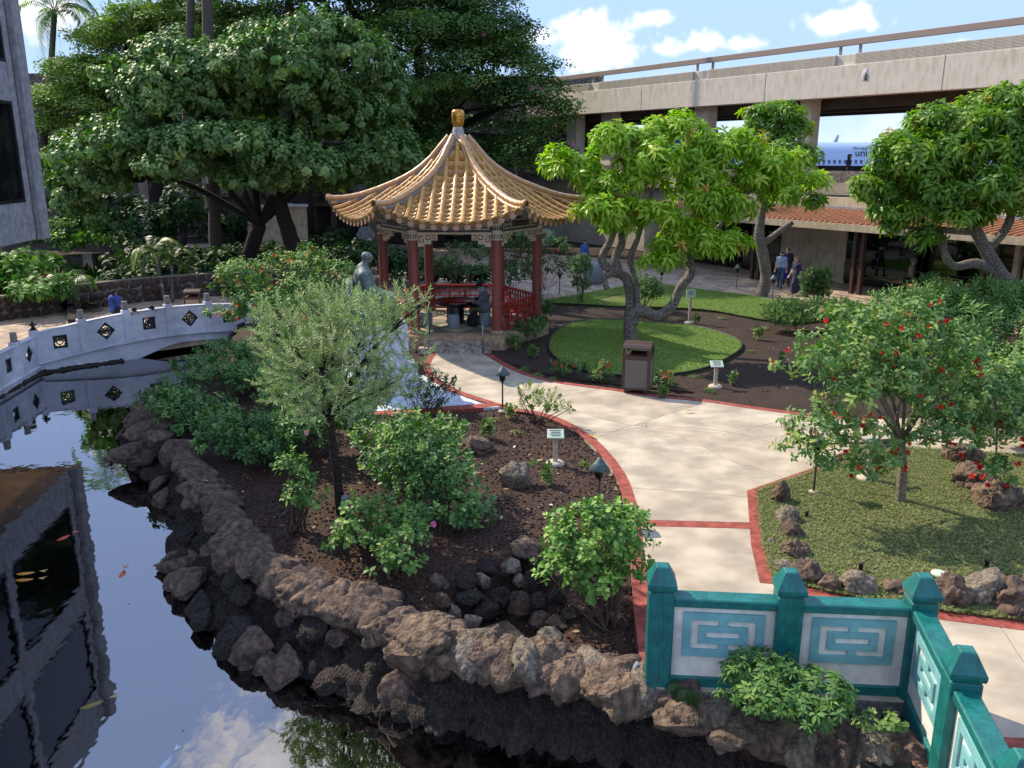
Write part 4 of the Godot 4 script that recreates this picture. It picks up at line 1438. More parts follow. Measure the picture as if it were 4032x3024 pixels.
func terminal() -> void:
	# local x runs along the building to the near right, z towards the garden
	var t := thing("terminal_building", "low beige terminal wing with tan ribbed eave roof and mirror glass walls", "building", T_AT, T_TURN)
	# eave roof of ribbed metal on a fascia
	var slope := Basis(Vector3.RIGHT, 0.085)
	part("roof", cbox(Vector3(34, 0.05, 3.9)), M.tan_metal, t, Transform3D(slope, Vector3(1, 3.29, -1.85)))
	var rib := cbox(Vector3(0.1, 0.09, 3.9), 0.012)
	for i in 92: part("roof_rib", rib, M.tan_metal, t, Transform3D(slope, Vector3(-13.2 + i * 0.3, 3.345, -1.845)))
	bx("fascia", Vector3(1, 3.0, 0.1), Vector3(34, 0.3, 0.08), M.beige_wall, t)
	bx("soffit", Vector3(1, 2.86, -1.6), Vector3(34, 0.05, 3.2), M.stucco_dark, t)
	bx("flashing", Vector3(1, 3.56, -3.8), Vector3(34, 0.16, 0.1), M.grey_concrete, t)
	# walls: plaster and mirror glass by turns
	for w in [[-6.4, -2.5], [8.2, 14.0], [-17.0, -13.5]]: bx("wall", Vector3((w[0] + w[1]) / 2, 1.4, -3.1), Vector3(w[1] - w[0], 2.85, 0.2), M.beige_wall, t)
	for w in [[-2.48, 1.2], [1.24, 4.7], [4.74, 8.18], [-13.4, -10.0], [-9.9, -6.45]]:
		var p := bx("glass_wall", Vector3((w[0] + w[1]) / 2, 1.42, -3.05), Vector3(w[1] - w[0] - 0.05, 2.6, 0.03), M.mirror_glass, t)
		part("rail", cbox(Vector3(w[1] - w[0] - 0.05, 0.06, 0.05)), M.frame_dark, p, Transform3D(Basis.IDENTITY, Vector3(0, -0.42, 0.03)))
		bx("mullion", Vector3(w[1], 1.42, -3.03), Vector3(0.07, 2.75, 0.1), M.frame_dark, t)
	bx("floor_slab", Vector3(1, -0.02, -1.6), Vector3(34, 0.12, 3.4), M.terrace, t)
	# twin posts
	for i in 5:
		for d in [-0.2, 0.2]: bx("post", Vector3(-11.6 + i * 5.8 + d, 1.42, -0.5), Vector3(0.16, 2.85, 0.2), M.brown_steel, t)
	for d in [2.3, 2.75]: bx("post", Vector3(d + 3.6, 1.42, -2.4), Vector3(0.2, 2.85, 0.3), M.beige_wall, t)
	# upper storey: band, louvre, ribbed parapet of the walkway
	bx("band", Vector3(1, 3.86, -4.0), Vector3(34, 0.44, 0.3), M.beige_wall, t)
	bx("louvre_recess", Vector3(1, 4.1, -4.35), Vector3(34, 0.12, 0.3), M.frame_dark, t)
	var par := bx("parapet", Vector3(1, 4.46, -4.6), Vector3(40, 0.66, 0.25), M.beige_wall, t)
	for i in 8: part("groove", cbox(Vector3(40, 0.04, 0.03)), M.stucco_dark, par, Transform3D(Basis.IDENTITY, Vector3(0, -0.27 + i * 0.078, 0.126)))
	bx("coping", Vector3(-6, 5.06, -4.6), Vector3(64, 0.54, 0.3), M.stained, t)
	bx("walkway_floor", Vector3(-6, 4.35, -8.6), Vector3(64, 0.3, 7.4), M.grey_concrete, t)
	bx("rear_parapet", Vector3(-6, 5.0, -12.2), Vector3(64, 1.0, 0.25), M.beam_dark, t)
	bx("rear_wall", Vector3(1, 2.1, -12.0), Vector3(40, 4.2, 0.3), M.stucco_dark, t)
	bx("end_wall", Vector3(-25.5, 4.9, -4.7), Vector3(19, 1.15, 0.25), M.stained, t)
	bx("under_wall", Vector3(-26, 2.1, -5.2), Vector3(20, 4.2, 0.3), M.stucco_dark, t)
	# notice on the end wall
	bx("notice", Vector3(10.4, 1.6, -2.98), Vector3(0.5, 0.6, 0.03), M.frame_dark, t)
	for i in 4: bx("notice_line", Vector3(10.4, 1.78 - i * 0.12, -2.96), Vector3(0.32, 0.04, 0.006), M.sign_face, t)


func overpass() -> void:
	var t := thing("elevated_roadway", "pale concrete elevated roadway with ribbed panels and brown guard rail", "overpass", T_AT, T_TURN)
	var z := -4.0
	bx("beam", Vector3(-14, 9.55, z - 0.3), Vector3(120, 1.45, 0.6), M.stucco, t, 0.02)
	bx("curb", Vector3(-14, 10.50, z - 0.35), Vector3(120, 0.55, 0.4), M.stucco, t, 0.02)
	for s in [[-33.4, -24.2], [-23.2, -14.5], [-13.3, -4.85], [-3.75, 5.2], [6.3, 15.0], [-43.0, -34.4]]:
		var p := bx("ribbed_panel", Vector3((s[0] + s[1]) / 2, 10.52, z - 0.1), Vector3(s[1] - s[0], 0.52, 0.14), M.stucco_dark, t, 0.01)
		for i in 9: part("rib", cbox(Vector3(s[1] - s[0] - 0.04, 0.03, 0.02)), M.stucco, p, Transform3D(Basis.IDENTITY, Vector3(0, -0.22 + i * 0.055, 0.075)))
		for e in [s[0], s[1]]: bx("rail_post", Vector3(e, 11.0, z - 0.35), Vector3(0.1, 0.5, 0.12), M.rail_brown, t)
	bx("guard_rail", Vector3(-14, 11.33, z - 0.3), Vector3(120, 0.3, 0.16), M.rail_brown, t, 0.02)
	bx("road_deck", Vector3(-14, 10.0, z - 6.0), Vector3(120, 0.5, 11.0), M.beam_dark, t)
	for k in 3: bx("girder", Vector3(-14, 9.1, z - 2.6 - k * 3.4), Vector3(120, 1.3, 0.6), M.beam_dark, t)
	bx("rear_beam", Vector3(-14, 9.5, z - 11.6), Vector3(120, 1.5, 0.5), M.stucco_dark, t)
	for x in [-27.3, -23.4, -14.6, -7.1, 9.0]:
		for q in ([-1.4, -9.4] if x < -20.0 or x > 5.0 else [-1.4]): bx("column", Vector3(x - 0.1, 6.5, z + q), Vector3(0.75 if x == -7.1 else 1.15, 5.3, 0.8), M.stucco, t, 0.03)
	for x in [-37.6, -29.0, -18.9, -9.1, 0.8, 10.7]: bx("joint", Vector3(x, 9.55, z + 0.001), Vector3(0.03, 1.44, 0.01), M.stained, t)
	# a patch of spalled paint on the beam
	part("spalled_patch", rock_mesh(700, 10, 0.5, 2), M.white_paint, t, Transform3D(Basis.from_scale(Vector3(0.16, 0.28, 0.03)), Vector3(-3.1, 9.75, z + 0.005)))
	part("spalled_patch", rock_mesh(701, 10, 0.5, 2), M.stained, t, Transform3D(Basis.from_scale(Vector3(0.1, 0.2, 0.03)), Vector3(-3.05, 9.7, z + 0.015)))


func left_building() -> void:
	# corner nearest the pond; local x runs away from the corner towards the balcony, the face looks along z
	var t := thing("concrete_building", "grey concrete building with dark framed windows overhanging the pond at left", "building", Vector3(-16.45, 0, -30.6), 1.681)
	# deep wall: sill bands, piers and the fin at the corner
	for b in [[3.24, 4.55], [7.75, 9.0], [12.2, 14.0]]: bx("band", Vector3(-16.2, (b[0] + b[1]) / 2, -0.45), Vector3(31.0, b[1] - b[0], 0.7), M.grey_concrete, t, 0.03)
	bx("corner_fin", Vector3(-0.3, 8.62, -0.3), Vector3(0.6, 10.76, 0.9), M.grey_concrete, t, 0.04)
	bx("corner_return", Vector3(-0.68, 8.6, -0.3), Vector3(0.14, 10.7, 0.5), M.stained, t)
	for i in 6:
		var x := -0.85 - i * 5.2
		bx("pier", Vector3(x, 8.6, -0.25), Vector3(0.4, 10.7, 0.4), M.grey_concrete, t, 0.03)
		for y in [4.55, 9.0]:
			var w := bx("window", Vector3(x - 2.6, y + 1.6, -0.17), Vector3(4.8, 3.2, 0.05), M.window_glass, t)
			for f in [[0, 1.56, 4.8, 0.09], [0, -1.56, 4.8, 0.09], [-2.35, 0, 0.09, 3.03], [2.35, 0, 0.09, 3.03]]:
				part("window_frame", cbox(Vector3(f[2], f[3], 0.12)), M.frame_dark, w, Transform3D(Basis.IDENTITY, Vector3(f[0], f[1], 0.02)))
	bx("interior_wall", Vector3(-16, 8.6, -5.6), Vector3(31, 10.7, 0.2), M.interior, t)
	bx("end_wall", Vector3(-0.25, 8.6, -3.2), Vector3(0.4, 10.7, 5.0), M.grey_concrete, t)
	for y in [3.45, 4.5, 8.9, 13.9]: bx("floor", Vector3(-16.1, y - 0.1, -3.2), Vector3(31, 0.2, 5.0), M.stucco_dark, t)
	# a yellow counter and seats behind the near window
	var cm := solid(Color(0.55, 0.38, 0.16), 0.6)
	bx("counter", Vector3(-3.4, 6.45, -1.5), Vector3(2.6, 0.28, 0.5), cm, t)
	for x in [-2.4, -4.4]: bx("counter_leg", Vector3(x, 5.4, -1.5), Vector3(0.12, 1.85, 0.3), M.frame_dark, t)


func back_buildings() -> void:
	var t := thing("shaded_building", "long shaded beige terminal block behind the big dark trees", "building", Vector3(-26, 0, -68), 0.06)
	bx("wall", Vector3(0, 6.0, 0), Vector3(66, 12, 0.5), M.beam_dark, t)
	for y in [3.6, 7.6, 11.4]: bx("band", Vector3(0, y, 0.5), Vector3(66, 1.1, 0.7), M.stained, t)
	for i in 14: bx("column", Vector3(-31 + i * 4.8, 3, 0.6), Vector3(0.7, 6, 0.6), M.stucco_dark, t)
	for i in 13: bx("window", Vector3(-28.6 + i * 4.8, 5.6, 0.3), Vector3(2.6, 2.2, 0.1), M.mirror_glass, t)
	var k := thing("entrance_canopy", "dark flat canopy on posts by the doorway left of the pavilion", "canopy", Vector3(-11.10, 0.00, -60.71), 0.1)
	bx("roof", Vector3(0, 2.9, 0), Vector3(5.2, 0.22, 3.2), M.brown_steel, k)
	for x in [-2.4, 2.4]:
		for z in [-1.4, 1.4]: bx("post", Vector3(x, 1.4, z), Vector3(0.14, 2.8, 0.14), M.brown_steel, k)
	bx("back_wall", Vector3(0.4, 2.2, -3.2), Vector3(9.0, 4.6, 0.3), M.beam_dark, k)
	bx("upper_block", Vector3(1.5, 3.6, -2.2), Vector3(3.0, 1.0, 1.8), M.grey_concrete, k)
	bx("door", Vector3(-0.6, 1.1, -3.02), Vector3(1.6, 2.2, 0.06), M.frame_dark, k)
	bx("panel", Vector3(1.4, 1.2, -3.02), Vector3(1.2, 2.4, 0.06), M.beige_wall, k)
	var v := thing("cream_kiosk", "sunlit cream wall block seen between the pale tree trunks", "building", Vector3(-14.23, 0.00, -52.24), 0.2)
	bx("wall", Vector3(0, 1.5, -3), Vector3(3.6, 3.0, 2.0), M.beige_wall, v)
	bx("coping", Vector3(0, 3.06, -3), Vector3(3.8, 0.12, 2.2), M.white_paint, v)
	bx("window", Vector3(-0.8, 4.0, -3), Vector3(1.6, 1.7, 1.8), M.window_glass, v)
	# a hangar roof far beyond the walkway
	var h := thing("hangar", "distant grey hangar gable seen under the roadway left of the yellow green tree", "building", Vector3(8.14, 6.06, -95.00), 0.0)
	var st := begin()
	plate(st, PackedVector2Array([Vector2(-9, -8), Vector2(-9, 4.6), Vector2(-2, 4.0), Vector2(9, -0.4), Vector2(9, -8)]), -10, 0)
	part("gable", done(st), M.stucco_dark, h)
	bx("roof_edge", Vector3(3.4, 1.95, 0.1), Vector3(12, 0.25, 0.3), M.frame_dark, h).rotation.z = -0.378
	for i in 4: bx("window", Vector3(0 + i * 2.2, -1.4, 0.05), Vector3(1.9, 1.0, 0.1), M.mirror_glass, h)
	var f := thing("flagpole", "thin blue flagpole rising above the dark tree crown", "flagpole", Vector3(-1.25, 15.01, -62.00) * Vector3(1, 0, 1))
	part("pole", turned([Vector2(0.11, 0), Vector2(0.07, 26), Vector2(0, 26)], 8), solid(Color(0.25, 0.27, 0.5), 0.5), f)


func aircraft() -> void:
	var t := thing("airliner", "white airliner with a row of cabin windows parked beyond the walkway", "airplane", Vector3(30.12, 5.44, -88.00))
	var pts := []
	var rad := []
	for s in [[-17, 0.3, 1.1], [-14, 0.15, 1.7], [-10, 0, 2.0], [17, 0, 2.0], [21, -0.15, 1.6], [23.5, -0.5, 0.9], [24.6, -0.8, 0.1]]:
		pts.append(Vector3(s[0], s[1], 0))
		rad.append(s[2])
	var st := begin()
	tube(st, pts, rad, 32)
	part("fuselage", done(st), M.aircraft_white, t)
	var pane := cbox(Vector3(0.24, 0.36, 0.05), 0.02)
	for i in 54: part("window", pane, M.aircraft_pane, t, Transform3D(Basis.IDENTITY, Vector3(-10.2 + i * 0.52, 0.12, 1.985)))
	st = begin()
	plate(st, PackedVector2Array([Vector2(-9, -1.9), Vector2(1.5, -0.85), Vector2(7.5, -0.75), Vector2(7.5, -1.1), Vector2(1, -1.3), Vector2(-9, -2.1)]), 2.0, 9.0)
	part("wing", done(st), M.aircraft_white, t)
	st = begin()
	plate(st, PackedVector2Array([Vector2(-18, 0.8), Vector2(-14.5, 6.6), Vector2(-11.8, 6.6), Vector2(-9.0, 1.6)]), -0.15, 0.15)
	part("tail_fin", done(st), solid(Color(0.09, 0.10, 0.36), 0.4), t)
	st = begin()
	plate(st, PackedVector2Array([Vector2(-14.2, 4.3), Vector2(-13.0, 6.2), Vector2(-11.9, 6.2), Vector2(-11.5, 4.6), Vector2(-12.8, 3.6)]), 0.15, 0.18)
	part("tail_flash", done(st), solid(Color(0.50, 0.07, 0.26), 0.4), t)
	for w in [["unicef", 0.85, 1.62, 0.92, 0.012], ["We support", 0.34, 1.72, 1.42, 0.006]]:
		var tm := TextMesh.new()
		tm.text = w[0]
		var sf := SystemFont.new()
		sf.font_names = PackedStringArray(["Droid Sans"])
		tm.font = sf
		tm.font_size = 32
		tm.pixel_size = w[1] / 32.0
		tm.depth = 0.03
		tm.horizontal_alignment = HORIZONTAL_ALIGNMENT_LEFT
		part("lettering", tm, M.aircraft_ink, t, Transform3D(Basis(Vector3.RIGHT, -0.45), Vector3(3.2 if w[1] > 0.5 else 3.1, w[3], 1.83 if w[1] > 0.5 else 1.5)))
	# round emblem: a globe ring with a parent and child inside laurel
	var em := turned([Vector2(0, 0), Vector2(0.34, 0), Vector2(0.34, 0.03), Vector2(0, 0.03)], 20)
	var e := part("emblem", em, M.aircraft_ink, t, Transform3D(Basis(Vector3.RIGHT, PI / 2 - 0.45), Vector3(6.55, 0.98, 1.80)))
	part("emblem_figure", cbox(Vector3(0.14, 0.02, 0.34)), M.aircraft_white, e, Transform3D(Basis(Vector3.UP, 0.4), Vector3(0.06, 0.035, 0.02)))
	part("emblem_figure", cbox(Vector3(0.22, 0.02, 0.12)), M.aircraft_white, e, Transform3D(Basis(Vector3.UP, -0.6), Vector3(-0.08, 0.036, -0.08)))
	# the tail of another aircraft with a red looped mark
	var u := thing("airliner_tail", "pale aircraft tail fin with a red looped mark above the right tree", "airplane", Vector3(60.76, 10.64, -120.00))
	st = begin()
	plate(st, PackedVector2Array([Vector2(-6, -6), Vector2(-4.2, 2.2), Vector2(3.4, 2.6), Vector2(5.5, -6)]), -0.2, 0.2)
	part("fin", done(st), solid(Color(0.62, 0.62, 0.70), 0.4), u)
	var red := solid(Color(0.80, 0.10, 0.10), 0.5)
	for a in [[-1.6, 0.5, 1.3, -1.2, 2.6], [1.2, 0.2, 1.5, 0.4, 4.4], [-0.4, -2.0, 1.5, 3.3, 6.0]]:
		st = begin()
		pts = []
		for i in 14:
			var g := lerpf(a[3], a[4], i / 13.0)
			pts.append(Vector3(a[0] + cos(g) * a[2], a[1] + sin(g) * a[2], 0.24))
		tube(st, pts, along([0.22, 0.3, 0.22], 14), 6)
		part("red_loop", done(st), red, u)
	var wl := thing("winglet", "small upturned wing tip showing above the airliner roof", "wing tip", Vector3(40.02, 8.17, -110.00))
	st = begin()
	plate(st, PackedVector2Array([Vector2(-0.45, -0.6), Vector2(0.1, 0.45), Vector2(0.35, 0.5), Vector2(0.2, -0.6)]), -0.05, 0.05)
	part("blade", done(st), M.aircraft_white, wl)



# ---------- the white bridge ----------
func lattice(parent: Node3D, at: Vector3, turn: float) -> void:
	# pierced glazed vent: square frame, ring and four petals
	var xf := Transform3D(Basis(Vector3(0, 0, 1), turn), at)
	var f := part("vent", frame_mesh_xy(0.46, 0.07, 0.1), M.vent_green, parent, xf)
	var st := begin()
	var pts := []
	for i in 17: pts.append(Vector3(cos(TAU * i / 16), sin(TAU * i / 16), 0) * 0.105)
	tube(st, pts, along([0.022, 0.022], 17), 6)
	for i in 4:
		var a := PI / 2 * i
		var d := Vector3(cos(a), sin(a), 0)
		tube(st, [d * 0.105, d * 0.2], [0.024, 0.024], 6)
		var e := Vector3(cos(a + PI / 4), sin(a + PI / 4), 0)
		tube(st, [e * 0.16 + e.cross(Vector3(0, 0, 1)) * 0.07, e * 0.2, e * 0.16 - e.cross(Vector3(0, 0, 1)) * 0.07], [0.018, 0.018, 0.018], 6)
	part("grille", done(st), M.vent_green, f)


func frame_mesh_xy(w: float, t: float, depth: float) -> ArrayMesh:
	var st := begin()
	for s in [-1.0, 1.0]:
		box(st, Vector3(0, s * (w - t) / 2, 0), Vector3(w, t, depth))
		box(st, Vector3(s * (w - t) / 2, 0, 0), Vector3(t, w - 2 * t, depth))
	return done(st)


func white_bridge() -> void:
	var t := thing("white_bridge", "white arched footbridge with pierced vents and stone topped posts over the pond", "bridge", Vector3(-15.87, 0, -27.9), 0.7366)
	# local x runs along the wall from the corner post, z towards the pond
	var trim := func(x: float) -> float: return -0.74 + 0.46 * sin(clampf((x + 0.6) / 9.8, 0.0, 1.0) * PI)
	var n := 6
	var post := cbox(Vector3(0.27, 1.13, 0.27), 0.02)
	var fin := turned([Vector2(0.085, 0), Vector2(0.105, 0.0), Vector2(0.105, 0.09), Vector2(0.098, 0.10), Vector2(0.104, 0.12), Vector2(0.104, 0.21), Vector2(0.095, 0.225), Vector2(0.1, 0.24), Vector2(0.1, 0.3), Vector2(0, 0.31)], 14)
	var put := func(parent: Node3D, x: float, y: float, lamp: bool) -> void:
		part("post", post, M.white_paint, parent, Transform3D(Basis.IDENTITY, Vector3(x, y + 0.545, 0)))
		if not lamp: part("finial", fin, M.finial_stone, parent, Transform3D(Basis.IDENTITY, Vector3(x, y + 1.11, 0)))
	var panel := func(parent: Node3D, x0: float, x1: float, y0: float, y1: float, diamond: bool) -> void:
		var c := Vector2((x0 + x1) / 2, (y0 + y1) / 2 + 0.52)
		var r := 0.225
		var h := []
		for i in 4: h.append(c + (Vector2.from_angle(PI / 2 * i + (0.0 if diamond else PI / 4)) * r * 1.4142))
		var st := begin()
		# left and right halves round the hole, split on the vertical through its middle
		var up := Vector2(c.x, lerpf(y0, y1, 0.5) + 0.98)
		var dn := Vector2(c.x, lerpf(y0, y1, 0.5))
		if diamond:
			plate(st, PackedVector2Array([Vector2(x0, y0), dn, h[3], h[2], h[1], up, Vector2(x0, y0 + 0.98)]), -0.09, 0.09)
			plate(st, PackedVector2Array([dn, Vector2(x1, y1), Vector2(x1, y1 + 0.98), up, h[1], h[0], h[3]]), -0.09, 0.09)
		else:
			var mt := Vector2(c.x, h[0].y)
			var mb := Vector2(c.x, h[2].y)
			plate(st, PackedVector2Array([Vector2(x0, y0), dn, mb, h[2], h[1], mt, up, Vector2(x0, y0 + 0.98)]), -0.09, 0.09)
			plate(st, PackedVector2Array([dn, Vector2(x1, y1), Vector2(x1, y1 + 0.98), up, mt, h[0], h[3], mb]), -0.09, 0.09)
		part("panel", done(st), M.white_paint, parent)
		lattice(parent, Vector3(c.x, c.y, 0), PI / 4 if diamond else 0.0)
	for i in n + 1:
		var x := i * 1.49
		put.call(t, x, trim.call(x), i == 0)
		if i < n: panel.call(t, x + 0.135, x + 1.355, trim.call(x + 0.135), trim.call(x + 1.355), i % 2 == 1)
	# coping and drip line, fascia with the arch cut below
	var st := begin()
	var cp := begin()
	for i in 40:
		var a := Vector3(i * 0.2235, trim.call(i * 0.2235), 0)
		var b := Vector3((i + 1) * 0.2235, trim.call((i + 1) * 0.2235), 0)
		bar(st, a + Vector3(0, -0.03, 0.02), b + Vector3(0, -0.03, 0.02), 0.3, 0.05)
		bar(cp, a + Vector3(0, 0.99, 0), b + Vector3(0, 0.99, 0), 0.22, 0.035)
	part("drip_line", done(st), M.white_paint, t)
	part("coping", done(cp), M.white_paint, t)
	var poly := PackedVector2Array()
	for i in 41: poly.append(Vector2(i * 0.2235, trim.call(i * 0.2235) - 0.055))
	for i in range(40, -1, -1):
		var x := i * 0.2235
		var under := -1.15 if x < 2.3 else lerpf(-1.15, trim.call(x) - 0.34, smoothstep(2.3, 5.0, x))
		poly.append(Vector2(x, under))
	st = begin()
	plate(st, poly, -0.1, 0.08)
	part("fascia", done(st), M.white_paint, t)
	st = begin()
	for i in 40:
		var a := i * 0.2235
		var b := a + 0.2235
		var y: float = trim.call((a + b) / 2)
		box(st, Vector3((a + b) / 2, y - 0.17, -1.3), Vector3(0.23, 0.2, 2.4))
	part("deck", done(st), M.terrace, t)
	part("pier", cbox(Vector3(2.6, 0.9, 2.2)), M.lava_dark, t, Transform3D(Basis.IDENTITY, Vector3(1.2, -1.1, -1.25)))
	var far := begin()
	plate(far, PackedVector2Array([Vector2(0, -1.2), Vector2(0, -0.3), Vector2(9, -0.2), Vector2(9, -1.2)]), -2.6, -2.4)
	part("far_wall", done(far), M.lava_dark, t)
	# the wing that comes towards the balcony on the left
	var w := thing("white_wall", "low white garden wall with pierced vents at the far left of the bridge", "wall", Vector3(-15.87, 0, -27.9), -1.45)
	for i in 5:
		if i: put.call(w, i * 1.49, -0.74, false)
		panel.call(w, i * 1.49 + 0.135, i * 1.49 + 1.355, -0.74, -0.74, i % 2 == 0)
	part("fascia", cbox(Vector3(7.6, 0.4, 0.16)), M.white_paint, w, Transform3D(Basis.IDENTITY, Vector3(3.8, -0.95, 0)))
	part("drip_line", cbox(Vector3(7.6, 0.05, 0.3)), M.white_paint, w, Transform3D(Basis.IDENTITY, Vector3(3.8, -0.765, 0.0)))
	part("coping", cbox(Vector3(7.6, 0.04, 0.22)), M.white_paint, w, Transform3D(Basis.IDENTITY, Vector3(3.8, 0.255, 0)))
	# the rocky foot of both
	st = begin()
	var nn := FastNoiseLite.new()
	nn.seed = 4
	nn.frequency = 1.6
	var rim := [Vector3(-15.15, -1.06, -20.5), Vector3(-15.52, -1.06, -25), Vector3(-15.74, -1.06, -27.5), Vector3(-15.54, -1.06, -28.0), Vector3(-14.49, -1.06, -29.0), Vector3(-13.84, -1.1, -29.65)]
	var cur := curve(rim, 14)
	var rad := []
	for p in cur: rad.append(0.15 + 0.06 * nn.get_noise_3dv(p))
	tube(st, cur, rad, 10, 0.2)
	tag(part("rock_footing", done(st), M.lava_dark), "dark mortared rock footing along the base of the white wall", "rock wall")
	# lantern on the corner post
	var l := thing("post_lantern", "small dark pagoda lantern on the corner post of the white bridge", "lantern", Vector3(-15.87, 0.38, -27.9))
	part("stem", turned([Vector2(0.03, 0), Vector2(0.02, 0.12), Vector2(0, 0.12)], 8), M.black_iron, l)
	part("body", turned([Vector2(0, 0.12), Vector2(0.07, 0.13), Vector2(0.06, 0.24), Vector2(0, 0.24)], 6), M.black_iron, l)
	part("roof", turned([Vector2(0.15, 0.235), Vector2(0.08, 0.28), Vector2(0.02, 0.36), Vector2(0.025, 0.39), Vector2(0, 0.41)], 6, -1), M.black_iron, l)
	part("lower_roof", turned([Vector2(0.13, 0.1), Vector2(0.07, 0.14), Vector2(0, 0.14)], 6, -1), M.black_iron, l)
	# two stone walls at the back of the terrace
	stone_wall("low dark stone wall at far left with a sunlit top", [Vector2(-27, -29.5), Vector2(-22.5, -32.6), Vector2(-19.6, -36.3)], -0.46, 0.95)
	stone_wall("low dark stone wall behind the person in blue", [Vector2(-19.1, -37.1), Vector2(-17.0, -39.4), Vector2(-14.0, -41.3), Vector2(-9.5, -42.2)], -0.46, 1.05)


func stone_wall(label: String, line: Array, y: float, h: float) -> void:
	var t := thing("stone_wall", label, "stone wall")
	var forms := []
	for i in 5: forms.append(rock_mesh(510 + i, 7, 0.3, 5))
	for i in line.size() - 1:
		var a: Vector2 = line[i]
		var b: Vector2 = line[i + 1]
		var d := (b - a).normalized()
		var ang := -d.angle()
		var len := a.distance_to(b)
		part("core", cbox(Vector3(len + 0.2, h - 0.04, 0.34)), M.mortar, t, Transform3D(Basis(Vector3.UP, ang), Vector3((a.x + b.x) / 2, y + h / 2, (a.y + b.y) / 2)))
		var face := Vector2(-d.y, d.x)
		if face.y < 0.0: face = -face
		var rows := 3
		for r in rows:
			var x := rr(0.0, 0.2)
			while x < len:
				var w := rr(0.34, 0.62)
				var p := a + d * (x + w / 2) + face * 0.14
				part("stone", forms[R.randi() % 5], M.wall_stone, t, Transform3D(Basis(Vector3.UP, ang) * Basis(Vector3(0, 0, 1), rr(-0.2, 0.2)) * Basis.from_scale(Vector3(w * 0.56, h / rows * 0.58, 0.11)), Vector3(p.x, y + h * (r + 0.5) / rows, p.y)))
				x += w
		part("cap", cbox(Vector3(len + 0.25, 0.07, 0.44), 0.02), M.lava3, t, Transform3D(Basis(Vector3.UP, ang), Vector3((a.x + b.x) / 2, y + h + 0.02, (a.y + b.y) / 2)))


# ---------- the pavilion ----------
const P_AT := Vector3(-1.79, 0, -29.6)


func hip_height(rho: float) -> float:
	var t := [Vector2(0.0, 6.85), Vector2(0.36, 6.48), Vector2(0.91, 5.86), Vector2(1.45, 5.43), Vector2(1.98, 5.13), Vector2(3.05, 4.74), Vector2(3.86, 4.56), Vector2(4.45, 4.56), Vector2(5.0, 4.7)]
	for i in t.size() - 1:
		if rho <= t[i + 1].x:
			var a: Vector2 = t[maxi(i - 1, 0)]
			var d: Vector2 = t[mini(i + 2, t.size() - 1)]
			var f: float = (rho - t[i].x) / (t[i + 1].x - t[i].x)
			return t[i].cubic_interpolate(t[i + 1], a, d, f).y
	return 4.7


func roof_at(x: float, r: float) -> Vector3:
	# a point of the front slope: x along the eave, r out from the centre
	var hip := maxf(r * 0.57735, 0.001)
	var f := clampf(absf(x) / hip, 0.0, 1.0)
	var sag := 0.50 * pow(r / 3.8, 2.0)
	return Vector3(x, hip_height(r / 0.866) - sag * (1.0 - pow(f, 2.2)), r)


